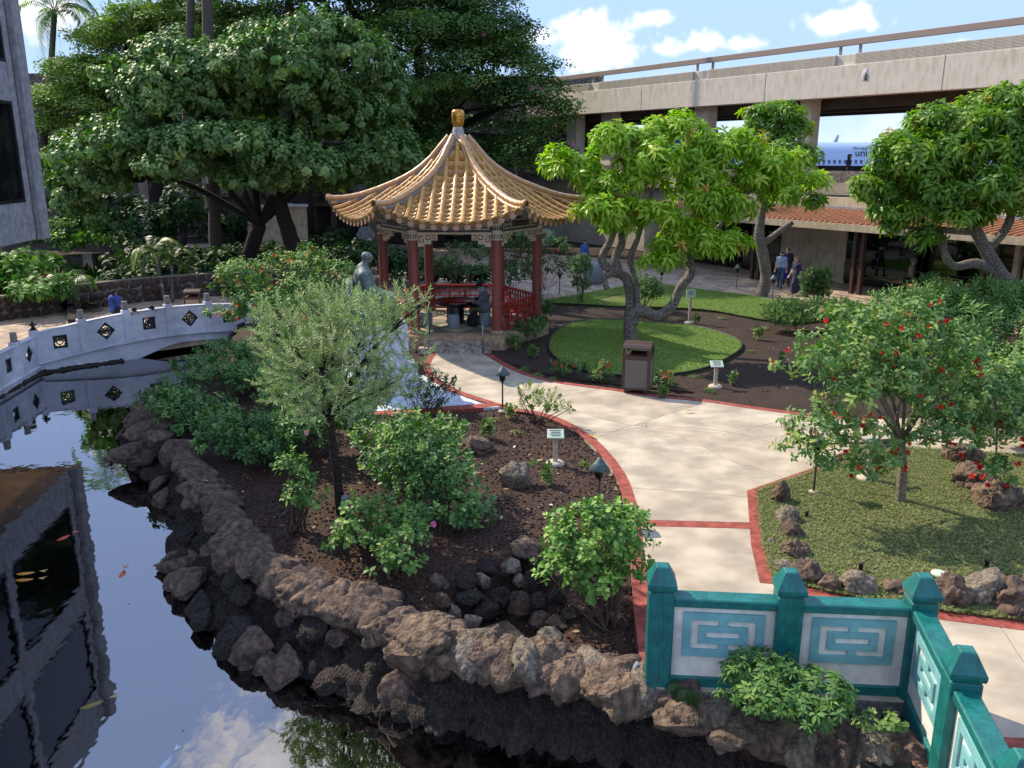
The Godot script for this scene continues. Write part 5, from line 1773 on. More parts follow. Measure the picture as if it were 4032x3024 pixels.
func pavilion() -> void:
	var t := thing("chinese_pavilion", "hexagonal garden pavilion with golden tiled roof and red mosaic columns", "pavilion", P_AT, -0.01)
	var hexa := func(r: float, off := 0.0) -> PackedVector2Array:
		var p := PackedVector2Array()
		for i in 6: p.append(Vector2.from_angle(PI / 3 * i + off) * r)
		return p
	# floor and steps
	var base := part("base", slab_mesh(hexa.call(3.08), -0.2, 0.42), M.base_stone, t)
	part("floor_edge", slab_mesh(hexa.call(3.0), 0.40, 0.45), M.base_stone, t)
	for i in 6:
		var a := Vector2.from_angle(PI / 3 * i) * 2.45
		var b := Vector2.from_angle(PI / 3 * (i + 1)) * 2.45
		part("floor_panel", slab_mesh(PackedVector2Array([Vector2.ZERO, a, b]), 0.42, 0.456), M.terrazzo_green if i % 2 else M.terrazzo_tan, base)
		var m := (a + b) / 2
		part("floor_star", slab_mesh(PackedVector2Array([m * 0.1, m.rotated(0.35) * 0.75, m, m.rotated(-0.35) * 0.75]), 0.43, 0.46), M.terrazzo_tan if i % 2 else M.terrazzo_green, base)
	bx("step", Vector3(0, 0.13, 2.72), Vector3(2.0, 0.34, 0.32), M.step_stone, t, 0.012)
	bx("step", Vector3(0, 0.05, 2.98), Vector3(2.3, 0.2, 0.32), M.step_stone, t, 0.012)
	# columns
	var col := turned([Vector2(0.165, 0.1), Vector2(0.165, 3.1)], 28)
	var ring := turned([Vector2(0.0, 0.0), Vector2(0.205, 0.0), Vector2(0.205, 0.1), Vector2(0.18, 0.13), Vector2(0.165, 0.13)], 24)
	var capital := turned([Vector2(0.165, 3.02), Vector2(0.178, 3.03), Vector2(0.178, 3.06), Vector2(0.172, 3.07), Vector2(0.172, 3.52), Vector2(0.18, 3.53), Vector2(0.18, 3.58), Vector2(0, 3.58)], 24)
	for i in 6:
		var p := Vector3(cos(PI / 3 * i), 0, sin(PI / 3 * i)) * 2.65 + Vector3(0, 0.45, 0)
		var c := part("column", col, M.mosaic, t, Transform3D(Basis.IDENTITY, p))
		part("column_base", ring, M.base_stone, c)
		var cp := part("capital", capital, M.cream, c)
		# key-pattern fret round the capital, two bands
		for k in 14:
			var a := TAU * k / 14
			for q in [[3.13, 0.1, 0.018, 0.0], [3.18, 0.018, 0.055, 0.0], [3.09, 0.018, 0.05, 0.07], [3.38, 0.09, 0.05, 0.0], [3.45, 0.016, 0.06, 0.05]]:
				bar_on(cp, a + q[3], 0.176, q[0], q[2], q[1])
	# railings on five sides, open towards the path
	for i in 6:
		var a := Vector3(cos(PI / 3 * i), 0, sin(PI / 3 * i)) * 2.65
		var b := Vector3(cos(PI / 3 * (i + 1)), 0, sin(PI / 3 * (i + 1))) * 2.65
		var mid := (a + b) / 2
		var x := (b - a).normalized()
		var out := mid.normalized()
		var side := Basis(x, Vector3.UP, x.cross(Vector3.UP))
		beam(t, mid, side, i)
		if i != 1: railing(t, mid, side, i)
	ceiling_and_roof(t)


func bar_on(parent: Node3D, a: float, r: float, y: float, w: float, h: float) -> void:
	if not M.has("unit"): M.unit = cbox(Vector3.ONE)
	part("fret", M.unit, M.fret_dark, parent, Transform3D(Basis(Vector3.UP, -a + PI / 2) * Basis.from_scale(Vector3(w, h, 0.012)), Vector3(cos(a) * r, y, sin(a) * r)))


func beam(t: Node3D, mid: Vector3, side: Basis, i: int) -> void:
	var b := part("beam", cbox(Vector3(2.36, 0.42, 0.2), 0.01), M.slate_paint, t, Transform3D(side, mid + Vector3(0, 3.94, 0)))
	for z in [-1.0, 1.0]:
		# three framed panels on each face
		for q in [[0.0, 1.15], [-0.86, 0.46], [0.86, 0.46]]:
			var f := part("beam_frame", cbox(Vector3(q[1], 0.27, 0.014)), M.cream, b, Transform3D(Basis.IDENTITY, Vector3(q[0], -0.01, z * 0.105)))
			part("beam_panel", cbox(Vector3(q[1] - 0.07, 0.2, 0.014)), M.navy_paint if q[0] == 0.0 else M.slate_paint, b, Transform3D(Basis.IDENTITY, Vector3(q[0], -0.01, z * 0.113)))
		for q in [-1.02, -0.92, -0.8, -0.7, 0.7, 0.8, 0.92, 1.02]:
			part("scroll", turned([Vector2(0.022, 0), Vector2(0.05, 0.0), Vector2(0.05, 0.012), Vector2(0.022, 0.012)], 10), M.cream, b, Transform3D(Basis(Vector3.RIGHT, PI / 2 * z), Vector3(q, 0.02 * sin(q * 40.0), z * 0.12)))
	part("beam_foot", cbox(Vector3(2.36, 0.07, 0.24), 0.01), M.cream, b, Transform3D(Basis.IDENTITY, Vector3(0, -0.25, 0)))
	# stepped white brackets against both columns with red key fret
	for s in [-1.0, 1.0]:
		var st := begin()
		plate(st, PackedVector2Array([Vector2(0, 0), Vector2(0.62 * s, 0), Vector2(0.62 * s, -0.2), Vector2(0.42 * s, -0.2), Vector2(0.42 * s, -0.32), Vector2(0.2 * s, -0.32), Vector2(0.2 * s, -0.4), Vector2(0, -0.4)]), -0.05, 0.05)
		var k := part("bracket", done(st), M.cream, t, Transform3D(side, mid + side.x * (-1.16 * s) + Vector3(0, 3.66, 0)))
		for z in [-0.053, 0.053]:
			for q in [[0.1, -0.07, 0.13, 0.025], [0.05, -0.16, 0.025, 0.2], [0.12, -0.25, 0.13, 0.025], [0.17, -0.2, 0.025, 0.12], [0.34, -0.05, 0.16, 0.022], [0.27, -0.11, 0.022, 0.14], [0.34, -0.17, 0.14, 0.022], [0.41, -0.13, 0.022, 0.08], [0.52, -0.05, 0.1, 0.022], [0.48, -0.1, 0.022, 0.1], [0.54, -0.15, 0.1, 0.022]]:
				if not M.has("unit"): M.unit = cbox(Vector3.ONE)
				part("fret", M.unit, M.fret_red, k, Transform3D(Basis.from_scale(Vector3(q[2], q[3], 0.01)), Vector3(q[0] * s, q[1], z)))


func railing(t: Node3D, mid: Vector3, side: Basis, i: int) -> void:
	var r := part("railing", cbox(Vector3(2.34, 0.075, 0.11), 0.012), M.red_paint, t, Transform3D(side, mid + Vector3(0, 0.45 + 0.92, 0)))
	var put := func(x: float, y: float, w: float, h: float) -> void: part("lattice_bar", M.unit, M.red_paint, r, Transform3D(Basis.from_scale(Vector3(w, h, 0.05 + 0.004 * float(w > h))), Vector3(x, y - 0.92, 0)))
	put.call(0.0, 0.1, 2.34, 0.05)
	put.call(0.0, 0.72, 2.34, 0.035)
	for k in 5: put.call(-1.14 + k * 0.57, 0.46, 0.055, 0.88)
	for k in 4:
		var x := -0.855 + k * 0.57
		put.call(x - 0.1, 0.8, 0.035, 0.18)
		put.call(x + 0.1, 0.8, 0.035, 0.18)
		put.call(x, 0.55, 0.52, 0.035)
		put.call(x, 0.3, 0.52, 0.035)
		put.call(x + (0.08 if k % 2 else -0.08), 0.635, 0.035, 0.15)
		put.call(x + (-0.1 if k % 2 else 0.1), 0.425, 0.035, 0.23)
		put.call(x + (0.12 if k % 2 else -0.12), 0.21, 0.035, 0.16)


func ceiling_and_roof(t: Node3D) -> void:
	# under-roof shell
	var st := begin()
	st.set_smooth_group(-1)
	var n := 10
	for k in 6:
		var b := Basis(Vector3.UP, PI / 3 * k)
		for i in n:
			for j in 8:
				var r0 := 3.72 * i / n
				var r1 := 3.72 * (i + 1) / n
				var f0 := -1.0 + 2.0 * j / 8
				var f1 := -1.0 + 2.0 * (j + 1) / 8
				var q := []
				for e in [[r0, f0], [r0, f1], [r1, f1], [r1, f0]]:
					q.append(b * (roof_at(e[1] * e[0] * 0.577, e[0]) - Vector3(0, 0.07, 0)))
				quad(st, q[0], q[1], q[2], q[3])
				for e in 4: q[e] -= Vector3(0, 0.1, 0)
				quad(st, q[3], q[2], q[1], q[0])
				if i == n - 1: quad(st, q[3], q[2], q[2] + Vector3(0, 0.1, 0), q[3] + Vector3(0, 0.1, 0))
	var roof := part("roof", done(st), M.ridge_mortar, t)
	# barrel tiles over pan tiles
	st = begin()
	st.set_smooth_group(1)
	var sides := 9
	var prof := [[0.0, 0.07], [0.0, 0.0865], [1.0, 0.081]]
	for i in prof.size() - 1:
		for k in sides:
			var a := PI * k / sides
			var c := PI * (k + 1) / sides
			var p := []
			st.set_smooth_group(i + 1)
			for e in [[prof[i], a], [prof[i], c], [prof[i + 1], c], [prof[i + 1], a]]: p.append(Vector3(cos(e[1]) * e[0][1], sin(e[1]) * e[0][1], 0.5 - e[0][0]))
			quad(st, p[3], p[2], p[1], p[0])
	var barrel := done(st)
	st = begin()
	st.set_smooth_group(1)
	for k in 6:
		var x0 := -0.105 + 0.035 * k
		var x1 := x0 + 0.035
		var y0 := 4.2 * x0 * x0
		var y1 := 4.2 * x1 * x1
		quad(st, Vector3(x0, y0, -0.5), Vector3(x1, y1, -0.5), Vector3(x1, y1, 0.5), Vector3(x0, y0, 0.5))
		quad(st, Vector3(x0, y0, 0.5), Vector3(x1, y1, 0.5), Vector3(x1, y1 - 0.022, 0.5), Vector3(x0, y0 - 0.022, 0.5))
	var pan := done(st)
	var cap := turned([Vector2(0, 0.03), Vector2(0.03, 0.03), Vector2(0.036, 0.018), Vector2(0.06, 0.018), Vector2(0.066, 0.032), Vector2(0.09, 0.03), Vector2(0.093, 0.0), Vector2(0, 0)], 16)
	st = begin()
	plate(st, PackedVector2Array([Vector2(-0.1, 0.04), Vector2(0.1, 0.04), Vector2(0.1, -0.05), Vector2(0.06, -0.1), Vector2(0, -0.125), Vector2(-0.06, -0.1), Vector2(-0.1, -0.05)]), -0.012, 0.012)
	var drip := done(st)
	var rest_b := []
	var rest_p := []
	var pitch := 0.335
	for k in 6:
		var turn := Basis(Vector3.UP, PI / 3 * k)
		var shown := k in [0, 1, 5]
		for j in 13:
			var x := (j - 6) * pitch
			row(roof, turn, x, maxf(absf(x) / 0.577 + 0.1, 0.34), 3.8, 0.36, barrel, "barrel_tile", 0.0, shown, rest_b)
			var e := roof_at(x, 3.8)
			part("end_tile", cap, M.cap_tile, roof, Transform3D(turn * Basis(Vector3.RIGHT, PI / 2 + 0.25), turn * (e + Vector3(0, -0.005, 0.01))))
		for j in 12:
			var x := (j - 5.5) * pitch
			row(roof, turn, x, maxf(absf(x) / 0.577 + 0.16, 0.5), 3.78, 0.31, pan, "pan_tile", 0.16, shown, rest_p)
			var e := roof_at(x, 3.79)
			part("drip_tile", drip, M.drip, roof, Transform3D(turn, turn * (e + Vector3(0, -0.06, 0.0))))
	many("rear_barrel_tiles", barrel, M.tile0, rest_b, [Color.WHITE], roof)
	many("rear_pan_tiles", pan, M.tile1, rest_p, [Color.WHITE], roof)
	# hip ridges: mortar bed, fat ridge tiles, upturned end
	st = begin()
	st.set_smooth_group(1)
	for i in 3:
		st.set_smooth_group(i + 1)
		for q in 12:
			var a := TAU * q / 12
			var c := TAU * (q + 1) / 12
			var z := [[0.5, 0.09], [0.5, 0.110], [-0.5, 0.105], [-0.5, 0.09]]
			quad(st, Vector3(cos(a) * z[i][1], sin(a) * z[i][1], z[i][0]), Vector3(cos(c) * z[i][1], sin(c) * z[i][1], z[i][0]), Vector3(cos(c) * z[i + 1][1], sin(c) * z[i + 1][1], z[i + 1][0]), Vector3(cos(a) * z[i + 1][1], sin(a) * z[i + 1][1], z[i + 1][0]))
	var ridge := done(st)
	for k in 6:
		var dir := Vector3(sin(PI / 3 * k + PI / 6), 0, cos(PI / 3 * k + PI / 6))
		var s := 0.3
		var bed := []
		while s < 4.2:
			var a := dir * s + Vector3(0, hip_height(s) + 0.11, 0)
			var e := dir * (s + 0.3) + Vector3(0, hip_height(s + 0.3) + 0.11, 0)
			var len := a.distance_to(e)
			part("ridge_tile", ridge, M.ridge, roof, frame_to(a, e, Vector3(1, 1, len * 1.04)))
			bed.append(a - Vector3(0, 0.13, 0))
			s += 0.3
		bed.append(dir * 4.42 + Vector3(0, hip_height(4.42) - 0.01, 0))
		for q in [-1.0, 1.0]:
			st = begin()
			var off: Vector3 = dir.cross(Vector3.UP) * 0.075 * q
			var pts := []
			for p in bed: pts.append(p + off)
			tube(st, pts, along([0.075, 0.075], pts.size()), 6)
			part("ridge_bed", done(st), M.ridge_mortar if q < 0 else M.ridge, roof)
		st = begin()
		var tip := curve([dir * 4.05 + Vector3(0, hip_height(4.05) + 0.10, 0), dir * 4.25 + Vector3(0, hip_height(4.25) + 0.11, 0), dir * 4.38 + Vector3(0, hip_height(4.4) + 0.16, 0), dir * 4.44 + Vector3(0, hip_height(4.4) + 0.24, 0)], 5)
		tube(st, tip, along([0.11, 0.1, 0.075, 0.03], tip.size()), 10)
		part("ridge_tip", done(st), M.ridge, roof)
	# neck and gold finial
	part("finial_neck", turned([Vector2(0.34, 6.42), Vector2(0.27, 6.6), Vector2(0.2, 6.72), Vector2(0.185, 6.86), Vector2(0.155, 6.97), Vector2(0, 6.97)], 20), M.neck, roof)
	part("finial", turned([Vector2(0, 6.95), Vector2(0.15, 6.96), Vector2(0.175, 7.0), Vector2(0.2, 7.12), Vector2(0.218, 7.28), Vector2(0.215, 7.4), Vector2(0.19, 7.48), Vector2(0.13, 7.515), Vector2(0, 7.52)], 24), M.gold, roof)


func frame_to(a: Vector3, b: Vector3, size: Vector3) -> Transform3D:
	var z := (a - b).normalized() * -1.0
	var x := Vector3.UP.cross(z).normalized()
	return Transform3D(Basis(x, z.cross(x), z) * Basis.from_scale(size), (a + b) / 2)


func row(roof: Node3D, turn: Basis, x: float, r0: float, r1: float, step: float, mesh: Mesh, called: String, tilt: float, shown: bool, rest: Array) -> void:
	# tiles laid from the eave up to the hip
	var r := r1
	var k := 0
	while r > r0 + 0.04:
		var a := roof_at(x, r)
		var dr := step * 0.8
		var b := roof_at(x, maxf(r - dr, r0))
		var len := a.distance_to(b)
		if len < 0.06: break
		var z := (a - b).normalized()
		var xx := Vector3.RIGHT
		var y := z.cross(xx).normalized()
		var xf := Transform3D(Basis(xx, y, z) * Basis(Vector3.RIGHT, tilt * 0.35) * Basis.from_scale(Vector3(1, 1, len * (1.03 if tilt == 0.0 else 1.14))), (a + b) / 2 + y * (0.01 if tilt == 0.0 else 0.022))
		xf = Transform3D(turn, Vector3.ZERO) * xf
		if shown: part(called, mesh, M["tile%d" % (R.randi() % 3)], roof, xf)
		else: rest.append(xf)
		r -= dr
		k += 1


# ---------- the teal fence ----------
func teal_fence() -> void:
	var pts := [Vector3(1.72, 0, -8.93), Vector3(3.15, 0, -8.8), Vector3(4.6, 0, -8.68), Vector3(4.31, 0, -7.2), Vector3(4.02, 0, -5.72), Vector3(3.73, 0, -4.24)]
	var t := thing("garden_fence", "teal and white masonry fence with raised key pattern panels at lower right", "fence")
	var shaft := cbox(Vector3(0.29, 1.32, 0.29), 0.012)
	var neck := cbox(Vector3(0.25, 0.04, 0.25))
	var st := begin()
	var hp := PackedVector3Array()
	for s in [[0.155, 0.0], [0.165, 0.03], [0.165, 0.07], [0.075, 0.25], [0.06, 0.26]]:
		for q in 4: hp.append(Vector3(s[0] * (1 if q & 1 else -1), s[1], s[0] * (1 if q & 2 else -1)))
	hull(st, hp)
	var cap := done(st)
	for i in pts.size():
		var d: Vector3 = (pts[mini(i + 1, pts.size() - 1)] - pts[maxi(i - 1, 0)]) if i != 2 else pts[2] - pts[1]
		var b := Basis(Vector3.UP, -atan2(d.z, d.x))
		var p := part("post", shaft, M.teal, t, Transform3D(b, pts[i] + Vector3(0, 0.55, 0)))
		part("post_neck", neck, M.teal, p, Transform3D(Basis.IDENTITY, Vector3(0, 0.675, 0)))
		part("post_cap", cap, M.teal, p, Transform3D(Basis.IDENTITY, Vector3(0, 0.69, 0)))
	for i in pts.size() - 1:
		var a: Vector3 = pts[i]
		var e: Vector3 = pts[i + 1]
		var x := (e - a).normalized()
		var len := a.distance_to(e) - 0.27
		var side := Basis(x, Vector3.UP, x.cross(Vector3.UP))
		var mid := (a + e) / 2
		part("rail", cbox(Vector3(len, 0.11, 0.23), 0.015), M.teal, t, Transform3D(side, mid + Vector3(0, 1.08, 0)))
		part("plinth", cbox(Vector3(len, 0.36, 0.2), 0.01), M.teal, t, Transform3D(side, mid + Vector3(0, -0.06, 0)))
		var w := part("panel", cbox(Vector3(len, 0.92, 0.12)), M.panel_white, t, Transform3D(side, mid + Vector3(0, 0.575, 0)))
		for z in [-1.0, 1.0]:
			var f := part("key_pattern", key_mesh(0.92, 0.56), M.teal_pale, w, Transform3D(Basis.IDENTITY, Vector3(0, 0.1, z * 0.073)))


func key_mesh(w: float, h: float) -> ArrayMesh:
	# outer frame, stubs from top and bottom to an inner frame, and a white bar left open in the middle
	var st := begin()
	var t := 0.095
	var d := 0.03
	box(st, Vector3(0, (h - t) / 2, 0), Vector3(w, t, d))
	box(st, Vector3(0, -(h - t) / 2, 0), Vector3(w, t, d))
	for s in [-1.0, 1.0]:
		box(st, Vector3(s * (w - t) / 2, 0, 0), Vector3(t, h - 2 * t, d))
		box(st, Vector3(0, s * (h / 2 - t - 0.033), 0), Vector3(t, 0.066, d))
		box(st, Vector3(s * 0.235, 0, 0), Vector3(0.09, 0.075, d))
		box(st, Vector3(0, s * 0.076, 0), Vector3(0.56, 0.077, d))
	return done(st)



# smaller clumps set over larger lobes, so that a crown has tiers and gaps
func pads(lobes: Array, n: int, fx: float, fy: float, low := -0.3) -> Array:
	var out := []
	for l in lobes:
		for i in n:
			var d := Vector3(R.randfn(), R.randfn(), R.randfn()).normalized()
			if d.y < low: d.y = -d.y
			var k := rr(0.75, 1.25)
			out.append([l[0] + d * l[1] * rr(0.55, 0.95), Vector3(l[1].x * fx * k, l[1].y * fy * k, l[1].z * fx * k)])
	return out


func big_trees() -> void:
	# pale kukui tree left of the pavilion
	var lobes := [[Vector3(-11.00, 9.07, -46.00), Vector3(4.96, 2.95, 4.46)], [Vector3(-15.91, 8.34, -45.00), Vector3(3.83, 2.43, 3.44)], [Vector3(-18.77, 6.09, -43.00), Vector3(2.81, 1.57, 2.53)], [Vector3(-8.14, 7.14, -46.00), Vector3(2.87, 2.51, 2.58)], [Vector3(-13.19, 5.77, -43.00), Vector3(4.28, 1.58, 3.85)], [Vector3(-6.61, 5.87, -45.00), Vector3(1.65, 1.41, 1.48)], [Vector3(-10.55, 4.98, -44.00), Vector3(3.70, 1.16, 3.33)], [Vector3(-20.41, 4.67, -43.00), Vector3(1.70, 1.70, 1.53)], [Vector3(-10.15, 11.28, -47.00), Vector3(2.62, 1.07, 2.36)], [Vector3(-14.82, 9.96, -46.00), Vector3(2.35, 1.41, 2.11)], [Vector3(-20.79, 3.18, -42.00), Vector3(1.01, 1.68, 0.90)], [Vector3(-12.52, 11.85, -48.00), Vector3(1.70, 0.85, 1.53)]]
	var at := Vector3(-14.2, 0, -45.5)
	var t := thing("kukui_tree", "broad tree with pale grey green pointed leaves left of the pavilion", "tree", at)
	var sub := pads(lobes, 20, 0.4, 0.36)
	var m := shoot(13, 0.3, 0.29, 0.19, -0.6, 0.6, 0.6, 0.2, 21, 0.25)
	many("crown", m, M.leaf_kukui, local(crown(sub, 3.4, 0.75, 1.2, 0.45, 0.2), at), tints(Color(0.095, 0.175, 0.055), Color(0.165, 0.27, 0.075), Color(0.30, 0.40, 0.14), 30, 0.14), t)
	limbs(t, at, Vector3(-13.2, 2.6, -45.5), lobes.slice(0, 8), 0.42, M.bark_dark)
	var st := begin()
	var pts := curve([Vector3(3.0, -0.2, 0.4), Vector3(2.6, 2.0, 0.3), Vector3(1.9, 4.4, 0)], 6)
	tube(st, pts, along([0.62, 0.42, 0.35], pts.size()), 12, 0.05)
	part("trunk", done(st), M.bark_dark, t)
	# dark monkeypod crowns behind
	var pod := spray(70, 0.75, 0.17, 0.07, 0.14, 31)
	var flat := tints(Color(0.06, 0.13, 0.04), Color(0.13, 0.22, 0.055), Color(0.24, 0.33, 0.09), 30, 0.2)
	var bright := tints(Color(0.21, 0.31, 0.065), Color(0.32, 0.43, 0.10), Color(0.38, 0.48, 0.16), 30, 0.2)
	var a := [[Vector3(-6.60, 13.89, -58.00), Vector3(6.13, 2.92, 5.52)], [Vector3(-2.20, 11.86, -57.00), Vector3(4.35, 2.32, 3.91)], [Vector3(0.40, 9.60, -56.00), Vector3(2.59, 1.21, 2.33)], [Vector3(-3.06, 8.91, -56.00), Vector3(5.19, 2.16, 4.67)], [Vector3(1.26, 7.09, -55.00), Vector3(2.29, 1.77, 2.06)], [Vector3(-4.56, 6.12, -56.00), Vector3(4.09, 1.90, 3.68)], [Vector3(-1.37, 5.84, -57.00), Vector3(3.28, 1.49, 2.95)], [Vector3(-11.97, 15.67, -59.00), Vector3(7.08, 2.80, 6.37)], [Vector3(-16.52, 13.88, -60.00), Vector3(4.54, 2.27, 4.09)], [Vector3(-5.89, 18.42, -58.00), Vector3(6.57, 3.14, 5.92)], [Vector3(-13.71, 19.92, -60.00), Vector3(7.65, 3.53, 6.89)], [Vector3(3.09, 8.94, -55.00), Vector3(1.27, 0.62, 1.15)], [Vector3(-3.60, 14.82, -57.00), Vector3(2.57, 2.00, 2.31)], [Vector3(-1.89, 14.55, -57.00), Vector3(2.57, 2.00, 2.32)], [Vector3(-0.32, 12.35, -56.50), Vector3(2.58, 1.72, 2.32)], [Vector3(1.26, 10.28, -56.00), Vector3(2.29, 1.15, 2.06)], [Vector3(-8.84, 9.27, -60.00), Vector3(4.94, 2.78, 4.45)]]
	at = Vector3(-5.5, 0, -60)
	t = thing("monkeypod_tree", "huge dark spreading tree with tiered crown above the pavilion", "tree", at)
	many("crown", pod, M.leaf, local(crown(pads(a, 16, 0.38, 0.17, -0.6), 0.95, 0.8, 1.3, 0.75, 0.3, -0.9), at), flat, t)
	limbs(t, at, Vector3(-5.8, 7.0, -60), a.slice(0, 11), 0.75, M.bark_dark, true, 0.1, 6)
	var fl := outer(a.slice(0, 6), 26, -0.2)
	blossoms(t, spray(14, 0.22, 0.12, 0.05, 0.06, 9), M.petal_pink, fl)
	var b := [[Vector3(-25.12, 15.13, -66.00), Vector3(3.65, 1.33, 3.29)], [Vector3(-27.49, 13.77, -65.00), Vector3(2.96, 1.15, 2.66)], [Vector3(-22.29, 16.97, -66.00), Vector3(3.30, 1.48, 2.97)], [Vector3(-29.39, 11.97, -64.00), Vector3(2.28, 0.98, 2.05)], [Vector3(-25.62, 12.84, -65.00), Vector3(4.62, 1.58, 4.16)], [Vector3(-22.49, 14.82, -66.00), Vector3(3.99, 1.66, 3.59)], [Vector3(-28.72, 11.75, -65.00), Vector3(3.98, 1.39, 3.58)], [Vector3(-30.95, 9.95, -64.00), Vector3(3.29, 1.25, 2.96)], [Vector3(-31.92, 7.56, -63.00), Vector3(2.62, 1.37, 2.35)], [Vector3(-26.51, 9.95, -64.00), Vector3(4.93, 1.48, 4.44)], [Vector3(-28.28, 7.87, -63.00), Vector3(3.59, 1.24, 3.23)], [Vector3(-21.14, 18.83, -67.00), Vector3(4.98, 2.33, 4.49)], [Vector3(-23.84, 11.20, -66.00), Vector3(4.05, 1.69, 3.65)], [Vector3(-32.07, 5.04, -62.00), Vector3(1.63, 1.30, 1.46)], [Vector3(-21.29, 13.21, -67.00), Vector3(3.06, 2.04, 2.75)]]
	at = Vector3(-27, 0, -66)
	t = thing("monkeypod_tree", "sunlit yellow green spreading tree at the upper left", "tree", at)
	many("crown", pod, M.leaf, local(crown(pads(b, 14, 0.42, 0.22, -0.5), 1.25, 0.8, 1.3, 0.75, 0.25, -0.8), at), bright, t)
	limbs(t, at, Vector3(-26, 6.0, -66), b, 0.6, M.bark_dark, true, 0.1, 4)
	# understorey that shades the ground between the trunks
	var c := [[Vector3(-36.71, 1.30, -70.00), Vector3(7.45, 2.23, 6.70)], [Vector3(-26.27, 1.16, -72.00), Vector3(7.66, 2.30, 6.89)], [Vector3(-15.87, 2.95, -74.00), Vector3(8.60, 2.35, 7.74)], [Vector3(-5.41, 2.75, -70.00), Vector3(5.55, 1.85, 5.00)]]
	at = Vector3(-20, 0, -72)
	t = thing("distant_thicket", "dark mass of shrubs and trees closing the view behind the trunks", "trees", at)
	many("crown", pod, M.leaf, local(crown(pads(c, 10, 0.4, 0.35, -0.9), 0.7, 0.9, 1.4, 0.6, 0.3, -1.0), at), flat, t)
	limbs(t, at, Vector3(-19, 3.0, -72), c, 0.3, M.bark_dark)
	# palms
	palm("feathery palm against the bright sky at the far upper left", Vector3(-36, 0, -64), Vector3(-31.71, 15.75, -64.00), 0.22, 15, 3.6, 0.4)
	palm("second palm leaning behind the sunlit tree at upper left", Vector3(-29, 0, -72), Vector3(-28.07, 19.79, -72.00), 0.22, 13, 4.0, -0.3)
	palm("tall palm with grey ringed trunk rising left of the kukui tree top", Vector3(-21.5, 0, -56), Vector3(-18.29, 23.38, -56.00), 0.24, 13, 3.6)
	palm("tall leaning palm trunk showing above the kukui tree", Vector3(-17.8, 0, -58), Vector3(-13.01, 23.25, -58.00), 0.25, 13, 3.6, 0.8)
	palm("palm with white banded trunk standing among the kukui branches", Vector3(-16.56, 2.02, -48.00) * Vector3(1, 0, 1), Vector3(-15.34, 22.71, -48.00), 0.28, 13, 3.4)
	t = things_last()
	for y in [[4.1, 0.5], [3.3, 0.7]]: part("white_band", turned([Vector2(0.285, y[0]), Vector2(0.29, y[0] + y[1] * 0.5), Vector2(0.285, y[0] + y[1])], 10), M.stained, t)


func things_last() -> Node3D:
	return get_child(get_child_count() - 1)


